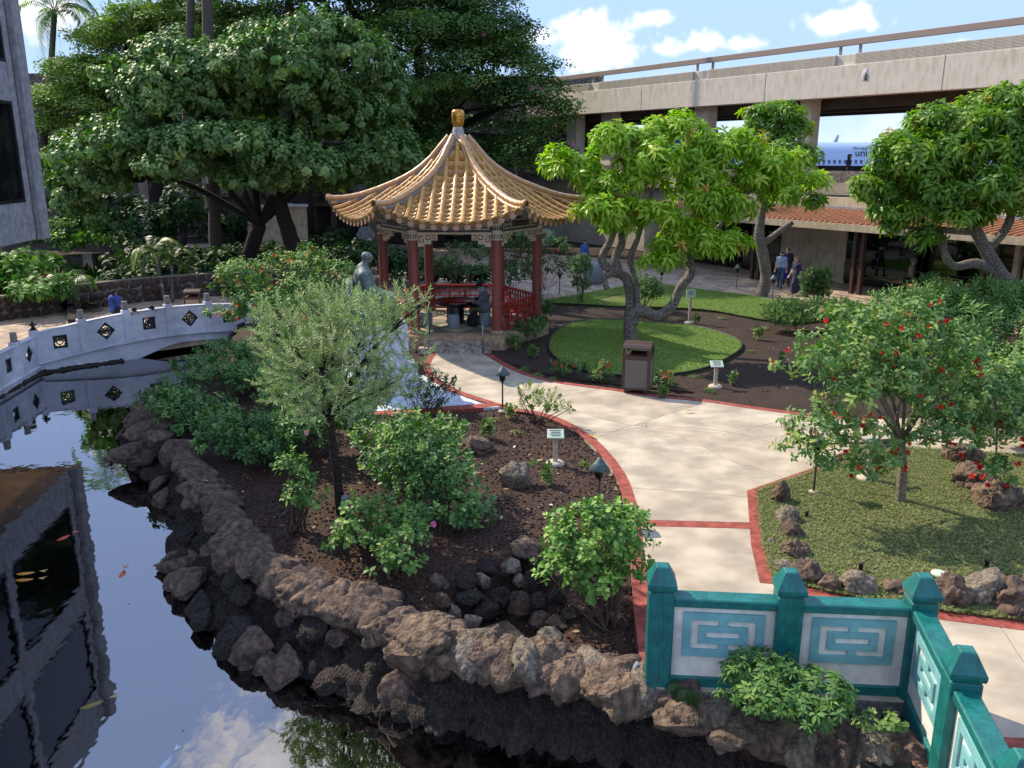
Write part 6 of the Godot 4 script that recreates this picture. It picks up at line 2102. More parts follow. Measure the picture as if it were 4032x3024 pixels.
func court_trees() -> void:
	var leafy := shoot(13, 0.16, 0.34, 0.105, -0.55, 0.85, 0.55, 0.35, 41, 0.25)
	var lime := tints(Color(0.25, 0.42, 0.03), Color(0.38, 0.56, 0.045), Color(0.60, 0.68, 0.09), 40, 0.22)
	var green := tints(Color(0.12, 0.25, 0.03), Color(0.22, 0.38, 0.045), Color(0.38, 0.48, 0.07), 40, 0.16)
	lime.append(Color(0.55, 0.36, 0.04))
	green.append(Color(0.45, 0.36, 0.05))
	lime.append(Color(0.30, 0.17, 0.05))
	# the twisted one in the leaf-shaped lawn
	var at := Vector3(3.95, 0.00, -27.62)
	var z := 27.4
	var lobes := [[Vector3(1.73, 5.71, -27.80), Vector3(0.66, 0.47, 0.59)], [Vector3(3.22, 6.27, -27.60), Vector3(0.79, 0.65, 0.71)], [Vector3(4.84, 6.55, -27.90), Vector3(0.80, 0.51, 0.72)], [Vector3(2.80, 5.22, -27.40), Vector3(0.94, 0.65, 0.84)], [Vector3(4.35, 5.37, -27.20), Vector3(1.07, 0.79, 0.97)], [Vector3(2.78, 4.33, -27.00), Vector3(0.86, 0.50, 0.77)], [Vector3(3.91, 4.06, -26.80), Vector3(1.07, 0.64, 0.96)], [Vector3(5.77, 5.85, -28.00), Vector3(0.88, 0.73, 0.79)], [Vector3(6.01, 4.87, -27.50), Vector3(1.02, 0.73, 0.92)], [Vector3(5.22, 3.49, -26.80), Vector3(0.86, 0.55, 0.77)], [Vector3(7.12, 6.13, -28.20), Vector3(0.81, 0.66, 0.73)], [Vector3(7.58, 5.13, -28.00), Vector3(0.89, 0.74, 0.80)], [Vector3(6.62, 4.16, -27.40), Vector3(0.95, 0.66, 0.85)], [Vector3(8.31, 4.83, -28.40), Vector3(0.90, 0.68, 0.81)], [Vector3(4.50, 2.87, -26.60), Vector3(0.60, 0.40, 0.54)], [Vector3(6.58, 3.19, -27.00), Vector3(0.72, 0.41, 0.65)], [Vector3(5.28, 6.90, -28.00), Vector3(0.51, 0.32, 0.46)], [Vector3(9.85, 5.12, -28.60), Vector3(0.57, 0.27, 0.52)], [Vector3(8.87, 5.70, -28.50), Vector3(0.60, 0.52, 0.54)]]
	var t := thing("twisted_tree", "tree with lime green drooping leaves and twisted pale trunks in the leaf shaped lawn", "tree", at)
	many("crown", leafy, M.leaf_bright, local(crown(pads(lobes, 7, 0.55, 0.5), 7.5, 0.75, 1.15, 0.6, 0.3), at), lime, t)
	# contorted limbs: a main stem with a swollen elbow, then arms that wander upward
	for l in [
		[[Vector3(3.92, -0.04, -27.40), Vector3(3.85, 0.91, -27.40), Vector3(4.17, 1.20, -27.30), Vector3(4.70, 1.03, -27.30), Vector3(5.16, 1.38, -27.30), Vector3(5.39, 1.98, -27.30), Vector3(5.72, 2.41, -27.40), Vector3(5.67, 3.14, -27.50), Vector3(6.35, 4.15, -27.50)], [0.24, 0.2, 0.21, 0.17, 0.16, 0.14, 0.15, 0.12, 0.06]],
		[[Vector3(3.89, -0.07, -27.50), Vector3(3.80, 0.74, -27.50), Vector3(3.83, 1.65, -27.50), Vector3(3.66, 2.25, -27.50), Vector3(3.20, 2.48, -27.40), Vector3(2.86, 2.85, -27.40), Vector3(3.11, 3.44, -27.40), Vector3(3.25, 4.17, -27.30), Vector3(2.81, 5.29, -27.50)], [0.17, 0.15, 0.17, 0.16, 0.15, 0.13, 0.12, 0.1, 0.05]],
		[[Vector3(3.99, 0.77, -27.30), Vector3(4.05, 1.53, -27.30), Vector3(3.97, 2.13, -27.30), Vector3(3.76, 2.86, -27.30), Vector3(3.96, 3.44, -27.40), Vector3(4.28, 4.58, -27.50), Vector3(4.85, 6.13, -27.80)], [0.1, 0.09, 0.08, 0.1, 0.09, 0.07, 0.03]],
		[[Vector3(3.47, 2.34, -27.40), Vector3(3.31, 2.92, -27.50), Vector3(3.53, 3.42, -27.60), Vector3(3.23, 4.14, -27.70), Vector3(2.12, 5.14, -27.90), Vector3(2.29, 5.85, -28.00), Vector3(2.56, 6.41, -28.00)], [0.14, 0.13, 0.12, 0.1, 0.07, 0.08, 0.03]],
		[[Vector3(3.23, 2.42, -27.30), Vector3(2.96, 2.28, -27.30), Vector3(3.04, 1.92, -27.20)], [0.12, 0.1, 0.08]],
		[[Vector3(5.53, 2.71, -27.40), Vector3(6.27, 3.42, -27.60), Vector3(7.32, 4.70, -28.00), Vector3(8.11, 5.13, -28.30)], [0.1, 0.08, 0.06, 0.03]]]:
		var st := begin()
		var pts := []
		for p in curve(l[0], 5): pts.append(p - at)
		tube(st, pts, along(l[1], pts.size()), 10, 0.07)
		part("limb", done(st), M.bark_grey, t)
	# the second, paler stemmed one by the walk
	at = Vector3(11.01, 0.03, -37.73)
	lobes = [[Vector3(11.27, 7.60, -38.00), Vector3(1.08, 0.55, 0.97)], [Vector3(10.48, 6.94, -37.80), Vector3(0.98, 0.69, 0.88)], [Vector3(11.73, 6.75, -38.00), Vector3(0.99, 0.69, 0.89)], [Vector3(9.59, 6.37, -38.00), Vector3(0.79, 0.59, 0.71)], [Vector3(11.09, 5.89, -37.60), Vector3(1.18, 0.79, 1.06)], [Vector3(12.21, 5.79, -38.00), Vector3(0.80, 0.70, 0.72)], [Vector3(10.52, 4.84, -37.40), Vector3(1.08, 0.89, 0.98)], [Vector3(11.55, 4.27, -37.40), Vector3(0.99, 0.79, 0.89)], [Vector3(10.14, 7.70, -38.20), Vector3(0.43, 0.32, 0.39)], [Vector3(12.63, 4.06, -37.60), Vector3(0.60, 0.40, 0.54)]]
	t = thing("slender_tree", "taller green tree with curved pale trunk beside the covered walk", "tree", at)
	many("crown", leafy, M.leaf_bright, local(crown(pads(lobes, 6, 0.55, 0.5), 6.5, 0.8, 1.2, 0.5, 0.3), at), green, t)
	for l in [[[Vector3(11.07, -0.10, -37.90), Vector3(11.26, 0.83, -37.90), Vector3(11.02, 1.86, -37.80), Vector3(10.79, 2.67, -37.80), Vector3(10.85, 4.25, -37.70)], [0.3, 0.26, 0.24, 0.24, 0.12]], [[Vector3(10.92, 2.26, -37.80), Vector3(11.78, 2.96, -37.80), Vector3(12.20, 3.26, -37.80)], [0.16, 0.13, 0.12]], [[Vector3(10.85, 4.25, -37.70), Vector3(11.58, 5.80, -37.90), Vector3(11.47, 7.51, -38.00)], [0.12, 0.08, 0.03]], [[Vector3(10.82, 4.06, -37.70), Vector3(10.02, 5.79, -38.00), Vector3(9.77, 6.56, -38.00)], [0.1, 0.06, 0.03]]]:
		var st := begin()
		var pts := []
		for p in curve(l[0], 5): pts.append(p - at)
		tube(st, pts, along(l[1], pts.size()), 10, 0.05)
		part("limb", done(st), M.bark_grey, t)
	# the third, at the right edge
	at = Vector3(20.94, 0.00, -34.55)
	lobes = [[Vector3(12.16, 4.81, -29.00), Vector3(0.69, 0.54, 0.62)], [Vector3(12.96, 5.84, -29.00), Vector3(0.99, 0.83, 0.89)], [Vector3(14.25, 6.73, -29.40), Vector3(1.07, 0.69, 0.96)], [Vector3(15.67, 7.17, -29.60), Vector3(1.07, 0.69, 0.96)], [Vector3(16.52, 7.61, -29.60), Vector3(0.91, 0.61, 0.82)], [Vector3(13.66, 4.82, -28.60), Vector3(1.13, 0.83, 1.02)], [Vector3(15.02, 5.55, -28.80), Vector3(1.28, 0.98, 1.16)], [Vector3(16.43, 5.99, -29.00), Vector3(1.21, 1.06, 1.09)], [Vector3(14.41, 4.09, -28.40), Vector3(1.13, 0.53, 1.02)], [Vector3(16.00, 4.54, -28.40), Vector3(1.20, 0.83, 1.08)], [Vector3(12.98, 4.15, -28.60), Vector3(0.84, 0.46, 0.75)], [Vector3(13.60, 3.34, -28.40), Vector3(0.46, 0.38, 0.41)], [Vector3(17.39, 6.57, -29.00), Vector3(1.21, 1.36, 1.09)], [Vector3(17.89, 4.82, -28.60), Vector3(1.21, 1.06, 1.09)], [Vector3(13.56, 6.95, -29.60), Vector3(0.46, 0.38, 0.41)], [Vector3(12.80, 3.78, -28.60), Vector3(0.46, 0.27, 0.41)]]
	t = thing("shade_tree", "dense tree with large drooping green leaves at the right edge", "tree", at)
	many("crown", leafy, M.leaf_bright, local(crown(pads(lobes, 7, 0.55, 0.5), 7.0, 0.85, 1.2, 0.5, 0.3), at), green, t)
	for l in [[[Vector3(17.24, 1.27, -28.90), Vector3(16.65, 2.06, -28.90), Vector3(15.64, 2.53, -28.90), Vector3(14.85, 2.46, -28.80), Vector3(14.45, 2.92, -28.80), Vector3(14.22, 3.54, -28.80), Vector3(12.92, 3.77, -28.70)], [0.26, 0.22, 0.17, 0.14, 0.12, 0.1, 0.05]], [[Vector3(17.06, 1.43, -28.90), Vector3(16.47, 2.21, -28.90), Vector3(15.89, 2.99, -28.90), Vector3(15.49, 3.60, -28.90), Vector3(14.92, 4.81, -29.00)], [0.26, 0.24, 0.22, 0.2, 0.08]], [[Vector3(15.89, 2.99, -28.90), Vector3(16.59, 3.90, -29.00), Vector3(16.63, 5.40, -29.20)], [0.18, 0.14, 0.05]], [[Vector3(15.49, 3.60, -28.90), Vector3(14.20, 3.69, -28.80), Vector3(13.54, 4.07, -28.80), Vector3(13.05, 5.10, -29.00)], [0.14, 0.1, 0.09, 0.03]]]:
		var st := begin()
		var pts := []
		for p in curve(l[0], 5): pts.append(p - at)
		tube(st, pts, along(l[1], pts.size()), 10, 0.06)
		part("limb", done(st), M.bark_grey, t)


func garden_plants() -> void:
	var hib := shoot(9, 0.13, 0.105, 0.066, -0.2, 1.1, 0.25, 0.3, 51, 0.3)
	var hc := tints(Color(0.07, 0.165, 0.04), Color(0.14, 0.28, 0.06), Color(0.27, 0.42, 0.09), 40, 0.2)
	var hd := tints(Color(0.06, 0.15, 0.045), Color(0.115, 0.235, 0.065), Color(0.20, 0.35, 0.08), 40, 0.16)
	# hibiscus shrubs
	var k := 0
	for s in [
		["wide hibiscus shrub at the tip of the bed beside the pond", Vector3(-7.47, -0.10, -19.36), [[Vector3(-7.79, 0.23, -19.60), Vector3(0.94, 0.61, 0.84)], [Vector3(-7.33, 0.54, -20.60), Vector3(0.81, 0.52, 0.73)], [Vector3(-7.06, -0.04, -19.00), Vector3(0.75, 0.54, 0.68)]], hd],
		["hibiscus shrub behind the pond tip, below the bridge arch", Vector3(-7.24, -0.10, -22.03), [[Vector3(-7.47, 0.42, -22.50), Vector3(1.06, 0.63, 0.96)], [Vector3(-6.71, 0.71, -23.50), Vector3(0.78, 0.65, 0.70)], [Vector3(-6.42, 0.31, -21.00), Vector3(0.82, 0.53, 0.74)]], hd],
		["leafy hibiscus shrub over the dark soil left of the silver green tree", Vector3(-5.34, -0.10, -17.09), [[Vector3(-5.65, 0.30, -17.60), Vector3(0.80, 0.55, 0.72)], [Vector3(-6.11, 0.05, -17.40), Vector3(0.59, 0.50, 0.54)], [Vector3(-5.00, 0.43, -18.20), Vector3(0.72, 0.51, 0.65)]], hd],
		["hibiscus shrub with one pink flower beside the slender dark trunk", Vector3(-4.38, -0.10, -16.39), [[Vector3(-4.40, 0.42, -16.60), Vector3(0.71, 0.57, 0.64)], [Vector3(-3.99, 0.80, -17.00), Vector3(0.58, 0.53, 0.52)], [Vector3(-4.93, 0.15, -16.40), Vector3(0.42, 0.38, 0.38)]], hd],
		["young upright hibiscus standing alone on the red soil", Vector3(-3.67, -0.10, -13.47), [[Vector3(-3.66, 0.70, -13.80), Vector3(0.30, 0.30, 0.27)], [Vector3(-3.57, 0.39, -13.50), Vector3(0.31, 0.22, 0.28)]], hc],
		["bright hibiscus right of the slender trunk with pink bud", Vector3(-3.42, -0.10, -17.84), [[Vector3(-3.11, 0.72, -16.60), Vector3(0.66, 0.47, 0.59)], [Vector3(-2.45, 0.67, -15.60), Vector3(0.58, 0.44, 0.52)], [Vector3(-3.03, 0.82, -17.60), Vector3(0.45, 0.30, 0.40)]], hc],
		["tallest hibiscus in the middle of the mulch bed", Vector3(-1.83, -0.10, -13.85), [[Vector3(-1.68, 0.79, -14.60), Vector3(0.79, 0.58, 0.71)], [Vector3(-2.01, 0.54, -14.20), Vector3(0.57, 0.45, 0.52)], [Vector3(-1.23, 0.98, -14.80), Vector3(0.46, 0.29, 0.42)]], hc],
		["rounded hibiscus with a pink flower low on its left side", Vector3(-1.08, -0.10, -13.10), [[Vector3(-1.07, 0.44, -13.60), Vector3(0.54, 0.59, 0.48)], [Vector3(-1.25, 0.79, -14.00), Vector3(0.56, 0.40, 0.51)], [Vector3(-0.82, 0.19, -13.20), Vector3(0.27, 0.27, 0.24)]], hd],
		["low hibiscus left of the rounded one in front of the grey marker", Vector3(-2.28, -0.15, -12.60), [[Vector3(-2.25, 0.37, -12.60), Vector3(0.44, 0.40, 0.40)], [Vector3(-2.52, 0.19, -12.40), Vector3(0.31, 0.25, 0.28)]], hc],
		["front hibiscus drooping over the rocks above the pond", Vector3(-1.74, -0.20, -11.91), [[Vector3(-1.74, 0.30, -12.00), Vector3(0.37, 0.32, 0.33)], [Vector3(-1.80, 0.08, -11.60), Vector3(0.33, 0.24, 0.30)], [Vector3(-1.55, 0.43, -12.30), Vector3(0.29, 0.22, 0.26)]], hc],
		["glossy round bush beside the first teal fence post", Vector3(1.28, -0.10, -10.39), [[Vector3(1.18, 0.72, -10.90), Vector3(0.67, 0.45, 0.61)], [Vector3(1.46, 0.90, -11.10), Vector3(0.46, 0.33, 0.41)], [Vector3(0.91, 0.54, -10.70), Vector3(0.48, 0.29, 0.43)], [Vector3(1.42, 0.47, -10.70), Vector3(0.44, 0.32, 0.40)], [Vector3(1.20, 1.07, -11.20), Vector3(0.29, 0.14, 0.26)]], tints(Color(0.08, 0.19, 0.03), Color(0.16, 0.31, 0.05), Color(0.30, 0.46, 0.09), 40, 0.2)]]:
		var big: float = 0.95 if k != 10 else 0.9
		var t := shrub("hibiscus_shrub", s[0], "shrub", s[1], pads(s[2], 6, 0.55, 0.5), hib, M.leaf_matt, s[3], 30.0 if k != 10 else 40.0, 0.8 * big, 1.25 * big, "hibiscus shrubs on the island bed", 16, M.twig, 0.6, 0.3)
		var fl := []
		if k == 3: fl = [Vector3(-4.01, 0.80, -15.90)]
		if k == 5: fl = [Vector3(-2.15, 1.17, -15.00)]
		if k == 7: fl = [Vector3(-1.28, 0.22, -12.90)]
		var petals := shoot(5, 0.01, 0.06, 0.062, 0.15, 0.35, 0.2, 0.3, 3, 0.1, 5)
		for p in fl: part("flower", petals, M.petal_pink, t, Transform3D(Basis(Vector3.RIGHT, 1.0), p - t.position))
		k += 1
	# the silver-green bottlebrush tree
	var fine := shoot(26, 0.24, 0.08, 0.016, 0.3, 1.2, 0.05, 0.15, 61, 0.3)
	var at := Vector3(-3.03, -0.12, -14.14)
	var lobes := [[Vector3(-3.01, 3.28, -14.20), Vector3(0.82, 0.37, 0.74)], [Vector3(-3.71, 2.84, -14.40), Vector3(0.68, 0.41, 0.61)], [Vector3(-2.40, 3.27, -13.80), Vector3(0.72, 0.34, 0.65)], [Vector3(-3.11, 2.74, -13.80), Vector3(0.92, 0.57, 0.83)], [Vector3(-2.23, 2.86, -13.60), Vector3(0.64, 0.53, 0.58)], [Vector3(-3.82, 2.43, -14.40), Vector3(0.52, 0.44, 0.47)], [Vector3(-1.74, 3.60, -13.80), Vector3(0.41, 0.17, 0.37)], [Vector3(-2.80, 2.16, -13.60), Vector3(0.76, 0.38, 0.69)], [Vector3(-2.10, 2.31, -13.60), Vector3(0.46, 0.34, 0.41)], [Vector3(-3.51, 2.04, -14.00), Vector3(0.47, 0.35, 0.42)], [Vector3(-4.27, 3.17, -14.80), Vector3(0.33, 0.23, 0.29)], [Vector3(-1.45, 3.69, -13.90), Vector3(0.19, 0.07, 0.17)], [Vector3(-3.27, 3.60, -14.40), Vector3(0.43, 0.16, 0.39)]]
	var t := thing("bottlebrush_tree", "airy small tree with narrow silver green leaves in the bed before the statue", "tree", at)
	many("crown", fine, M.leaf_matt, local(crown(pads(lobes, 7, 0.5, 0.55, -0.7), 19.0, 0.75, 1.2, 0.35, 0.4, -0.9, 0.3), at), tints(Color(0.25, 0.33, 0.125), Color(0.38, 0.46, 0.21), Color(0.48, 0.53, 0.29), 40, 0.22), t)
	limbs(t, at, Vector3(-3.10, 1.70, -13.90), lobes, 0.075, M.bark_dark, true, 0.05, 7)
	# red-flowered jatrophas
	var jat := shoot(8, 0.12, 0.13, 0.062, -0.5, 0.7, 0.4, 0.3, 71, 0.25)
	var jc := tints(Color(0.10, 0.20, 0.06), Color(0.18, 0.31, 0.09), Color(0.34, 0.40, 0.10), 40, 0.16)
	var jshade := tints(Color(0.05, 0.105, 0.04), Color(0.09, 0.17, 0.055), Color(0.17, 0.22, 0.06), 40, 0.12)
	var bloom := shoot(11, 0.05, 0.052, 0.042, 0.1, 1.3, 0.1, 0.2, 72, 0.3)
	at = Vector3(-8.01, -0.10, -27.79)
	lobes = [[Vector3(-7.84, 2.24, -26.50), Vector3(1.08, 0.72, 0.97)], [Vector3(-6.68, 2.53, -26.50), Vector3(1.15, 0.57, 1.03)], [Vector3(-5.90, 1.74, -26.00), Vector3(1.13, 0.78, 1.02)], [Vector3(-8.18, 1.60, -26.00), Vector3(0.78, 0.57, 0.70)], [Vector3(-7.08, 1.53, -25.60), Vector3(1.19, 0.70, 1.07)], [Vector3(-5.20, 2.28, -26.20), Vector3(0.71, 0.57, 0.64)], [Vector3(-8.50, 1.31, -25.60), Vector3(0.56, 0.28, 0.50)], [Vector3(-6.19, 2.90, -27.00), Vector3(0.44, 0.32, 0.39)]]
	t = shrub("jatropha_shrub", "wide red flowered shrub at the end of the white bridge", "shrub", at, pads(lobes, 6, 0.55, 0.5), jat, M.leaf, jc, 13.0, 0.9, 1.4, "red flowered shrubs", 14, M.bark_pale)
	blossoms(t, bloom, M.petal_red, outer(lobes, 60, -0.3))
	at = Vector3(6.95, 0.05, -14.29)
	lobes = [[Vector3(5.46, 2.80, -14.20), Vector3(0.75, 0.39, 0.67)], [Vector3(6.47, 3.00, -14.80), Vector3(0.77, 0.41, 0.70)], [Vector3(7.31, 2.71, -14.60), Vector3(0.73, 0.44, 0.65)], [Vector3(5.76, 2.18, -13.80), Vector3(0.77, 0.43, 0.70)], [Vector3(6.79, 2.15, -14.20), Vector3(0.72, 0.48, 0.64)], [Vector3(7.70, 2.01, -14.40), Vector3(0.61, 0.48, 0.55)], [Vector3(5.20, 1.59, -13.60), Vector3(0.58, 0.35, 0.52)], [Vector3(6.00, 1.35, -13.60), Vector3(0.54, 0.31, 0.49)], [Vector3(7.20, 1.30, -14.00), Vector3(0.56, 0.36, 0.50)], [Vector3(4.78, 2.61, -14.00), Vector3(0.43, 0.22, 0.39)], [Vector3(5.33, 1.05, -13.40), Vector3(0.38, 0.22, 0.35)], [Vector3(7.99, 2.58, -14.80), Vector3(0.49, 0.33, 0.44)], [Vector3(7.22, 3.30, -15.00), Vector3(0.49, 0.25, 0.44)], [Vector3(6.12, 2.46, -14.60), Vector3(0.65, 0.41, 0.58)], [Vector3(7.51, 1.48, -14.20), Vector3(0.48, 0.36, 0.43)], [Vector3(6.38, 1.06, -13.50), Vector3(0.27, 0.22, 0.24)], [Vector3(5.95, 3.21, -15.00), Vector3(0.45, 0.21, 0.41)], [Vector3(4.99, 1.42, -13.40), Vector3(0.46, 0.31, 0.41)], [Vector3(5.68, 1.05, -13.30), Vector3(0.34, 0.23, 0.31)]]
	t = thing("jatropha_tree", "small tree with red blossoms on the rough lawn at right", "tree", at)
	many("crown", jat, M.leaf, local(crown(pads(lobes, 7, 0.58, 0.52), 14.0, 0.75, 1.15, 0.35, 0.3), at), jc, t)
	limbs(t, at, Vector3(6.86, 1.15, -14.30), lobes, 0.075, M.bark_pale, true, 0.1, 6)
	blossoms(t, bloom, M.petal_red, outer(lobes, 80, -0.6))
	at = Vector3(9.9, 0.05, -15.2)
	lobes = [[Vector3(8.41, 1.79, -14.60), Vector3(0.57, 0.37, 0.52)], [Vector3(8.98, 1.99, -14.80), Vector3(0.50, 0.37, 0.45)], [Vector3(8.45, 1.15, -14.20), Vector3(0.49, 0.40, 0.44)], [Vector3(8.81, 1.40, -14.20), Vector3(0.48, 0.48, 0.44)], [Vector3(8.41, 0.62, -14.00), Vector3(0.36, 0.28, 0.33)], [Vector3(8.22, 1.36, -14.60), Vector3(0.33, 0.29, 0.30)]]
	t = thing("jatropha_tree", "arching bare branched tree with few red blossoms at the right edge", "tree", at)
	many("crown", jat, M.leaf, local(crown(pads(lobes, 6, 0.55, 0.5), 19.0, 0.75, 1.1, 0.3, 0.3), at), jc, t)
	limbs(t, at, Vector3(8.60, 2.07, -14.80), lobes, 0.06, M.bark_pale, true, 0.12, 6)
	blossoms(t, bloom, M.petal_red, outer(lobes, 22, -0.6))
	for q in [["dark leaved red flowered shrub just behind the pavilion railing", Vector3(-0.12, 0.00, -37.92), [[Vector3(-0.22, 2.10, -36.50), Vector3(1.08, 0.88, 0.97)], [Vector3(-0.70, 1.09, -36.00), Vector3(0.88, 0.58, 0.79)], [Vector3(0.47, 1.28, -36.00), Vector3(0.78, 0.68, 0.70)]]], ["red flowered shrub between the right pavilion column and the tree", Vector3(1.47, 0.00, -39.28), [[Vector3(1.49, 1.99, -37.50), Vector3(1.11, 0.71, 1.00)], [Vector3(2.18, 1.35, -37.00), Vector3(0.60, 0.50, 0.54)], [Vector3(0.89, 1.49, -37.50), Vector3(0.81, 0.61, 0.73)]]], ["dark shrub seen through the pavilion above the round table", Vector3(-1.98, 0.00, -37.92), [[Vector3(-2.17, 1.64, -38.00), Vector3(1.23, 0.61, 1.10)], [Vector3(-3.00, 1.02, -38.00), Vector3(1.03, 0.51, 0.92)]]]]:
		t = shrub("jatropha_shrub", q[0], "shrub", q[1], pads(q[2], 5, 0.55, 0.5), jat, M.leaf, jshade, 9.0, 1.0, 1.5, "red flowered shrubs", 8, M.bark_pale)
		blossoms(t, bloom, M.petal_red, outer(q[2], 14, -0.2))
	shrub("jatropha_shrub", "leafy shrub filling the right edge behind the flowering trees", "shrub", Vector3(12.2, 0, -18.2), pads([lobe(Vector3(11.2, 0, -17.6), 1.0, 1.3, 1.0), lobe(Vector3(13.0, 0, -18.8), 1.2, 1.5, 1.2), lobe(Vector3(10.6, 0, -19.3), 0.7, 1.0, 0.7)], 7, 0.5, 0.5), jat, M.leaf, jc, 16.0, 0.9, 1.4, "red flowered shrubs", 10, M.bark_pale)
	# clipped shrubs
	var box_leaf := shoot(10, 0.1, 0.07, 0.035, 0.0, 1.1, 0.15, 0.25, 81, 0.3)
	var bc := tints(Color(0.06, 0.135, 0.035), Color(0.115, 0.225, 0.05), Color(0.16, 0.26, 0.05), 40, 0.15)
	for q in [
		["upright clipped shrub left of the twisted tree", Vector3(2.87, 0.00, -36.04), [[Vector3(2.86, 1.19, -36.00), Vector3(0.43, 0.51, 0.39)], [Vector3(2.85, 0.70, -36.00), Vector3(0.31, 0.31, 0.28)]], 40.0],
		["square clipped shrub beside the woman in the long dress", Vector3(12.96, 0.00, -36.04), [[Vector3(12.45, 1.13, -36.00), Vector3(0.25, 0.25, 0.23)], [Vector3(12.80, 1.15, -36.00), Vector3(0.25, 0.25, 0.23)], [Vector3(13.15, 1.13, -36.00), Vector3(0.25, 0.25, 0.23)], [Vector3(12.49, 0.74, -36.00), Vector3(0.25, 0.25, 0.23)], [Vector3(12.84, 0.74, -36.00), Vector3(0.25, 0.25, 0.23)], [Vector3(13.19, 0.74, -36.00), Vector3(0.25, 0.25, 0.23)], [Vector3(12.52, 0.34, -36.00), Vector3(0.25, 0.25, 0.23)], [Vector3(12.87, 0.34, -36.00), Vector3(0.25, 0.25, 0.23)], [Vector3(13.23, 0.34, -36.00), Vector3(0.25, 0.25, 0.23)]], 40.0],
		["round dark shrub behind the twisted trunk", Vector3(5.26, 0.00, -34.12), [[Vector3(5.30, 0.54, -34.50), Vector3(0.60, 0.53, 0.54)]], 36.0],
		["low spreading hedge in front of the square shrub", Vector3(10.04, 0.00, -29.45), [[Vector3(9.93, 0.42, -30.50), Vector3(0.75, 0.47, 0.68)], [Vector3(10.92, 0.50, -30.50), Vector3(0.83, 0.47, 0.75)], [Vector3(11.74, 0.42, -30.00), Vector3(0.74, 0.49, 0.67)]], 34.0],
		["loose low hedge along the right foot of the pavilion", Vector3(0.69, 0.00, -28.43), [[Vector3(-0.02, 0.11, -27.40), Vector3(0.36, 0.24, 0.33)], [Vector3(0.45, 0.26, -28.20), Vector3(0.40, 0.26, 0.36)], [Vector3(0.94, 0.37, -29.00), Vector3(0.38, 0.22, 0.34)]], 38.0],
		["small shrub at the pavilion corner lamp", Vector3(1.31, 0.00, -32.29), [[Vector3(1.22, 0.55, -31.00), Vector3(0.27, 0.25, 0.24)]], 38.0],
		["soft rounded shrub in front of the mirror glass wall", Vector3(17.66, 0.00, -36.65), [[Vector3(16.16, 1.10, -33.00), Vector3(0.43, 0.32, 0.39)]], 30.0]]:
		shrub("clipped_shrub", q[0], "shrub", q[1], pads(q[2], 6, 0.6, 0.6), box_leaf, M.leaf_matt, bc, q[3] * 1.7, 0.9, 1.4, "clipped shrubs", 8)
	var bam := shoot(14, 0.3, 0.24, 0.04, 0.0, 1.1, 0.35, 0.2, 82, 0.3)
	shrub("bamboo_hedge", "long dense bamboo like hedge at the right edge", "hedge", Vector3(14.08, 0.00, -26.65), pads([[Vector3(12.88, 0.81, -27.50), Vector3(1.21, 0.75, 1.09)], [Vector3(14.12, 0.98, -27.00), Vector3(1.33, 0.86, 1.20)], [Vector3(15.59, 1.06, -27.00), Vector3(1.33, 0.86, 1.20)], [Vector3(16.76, 1.13, -27.00), Vector3(1.03, 0.96, 0.93)], [Vector3(13.12, 0.44, -26.00), Vector3(1.29, 0.65, 1.16)], [Vector3(14.84, 0.44, -26.00), Vector3(1.29, 0.72, 1.16)]], 8, 0.5, 0.5), bam, M.leaf_matt, tints(Color(0.10, 0.21, 0.05), Color(0.17, 0.32, 0.075), Color(0.28, 0.40, 0.12), 40, 0.15), 13.0, 0.8, 1.2, "", 20)
	shrub("leafy_undergrowth", "mixed pale leafy plants behind the red flowered tree", "shrub", Vector3(11.84, 0.00, -27.69), pads([[Vector3(11.23, 0.74, -27.50), Vector3(0.75, 0.45, 0.68)], [Vector3(11.58, 0.63, -26.50), Vector3(0.88, 0.51, 0.79)], [Vector3(10.20, 0.48, -25.50), Vector3(0.56, 0.35, 0.51)]], 6, 0.5, 0.5), jat, M.leaf, jc, 12.0, 0.9, 1.4, "", 10)
	# little plants on the beds
	var lily := shoot(16, 0.04, 0.26, 0.022, 0.35, 1.2, 0.7, 0.25, 83, 0.3)
	var star := tints(Color(0.09, 0.17, 0.03), Color(0.15, 0.25, 0.05), Color(0.25, 0.33, 0.09), 20, 0.2)
	var tg := []
	for c in [["young_plant", lily, 0.9], ["young_plant", box_leaf, 1.6]]:
		var p := thing(c[0], "-", "plant", Vector3(0, -50, 0), 0.0, "small plants in the mulch beds")
		var w := []
		for i in (3 if c[1] == lily else 16): w.append(turn_to(Vector3(rr(-0.12, 0.12), rr(0, 0.03) if c[1] == lily else rr(0.02, 0.24), rr(-0.12, 0.12)), Vector3(rr(-0.5, 0.5), 1, rr(-0.5, 0.5)), rr(0.7, 1.2) * c[2]))
		many("foliage", c[1], M.leaf_matt, w, star, p)
		tg.append(p)
	var used := [false, false]
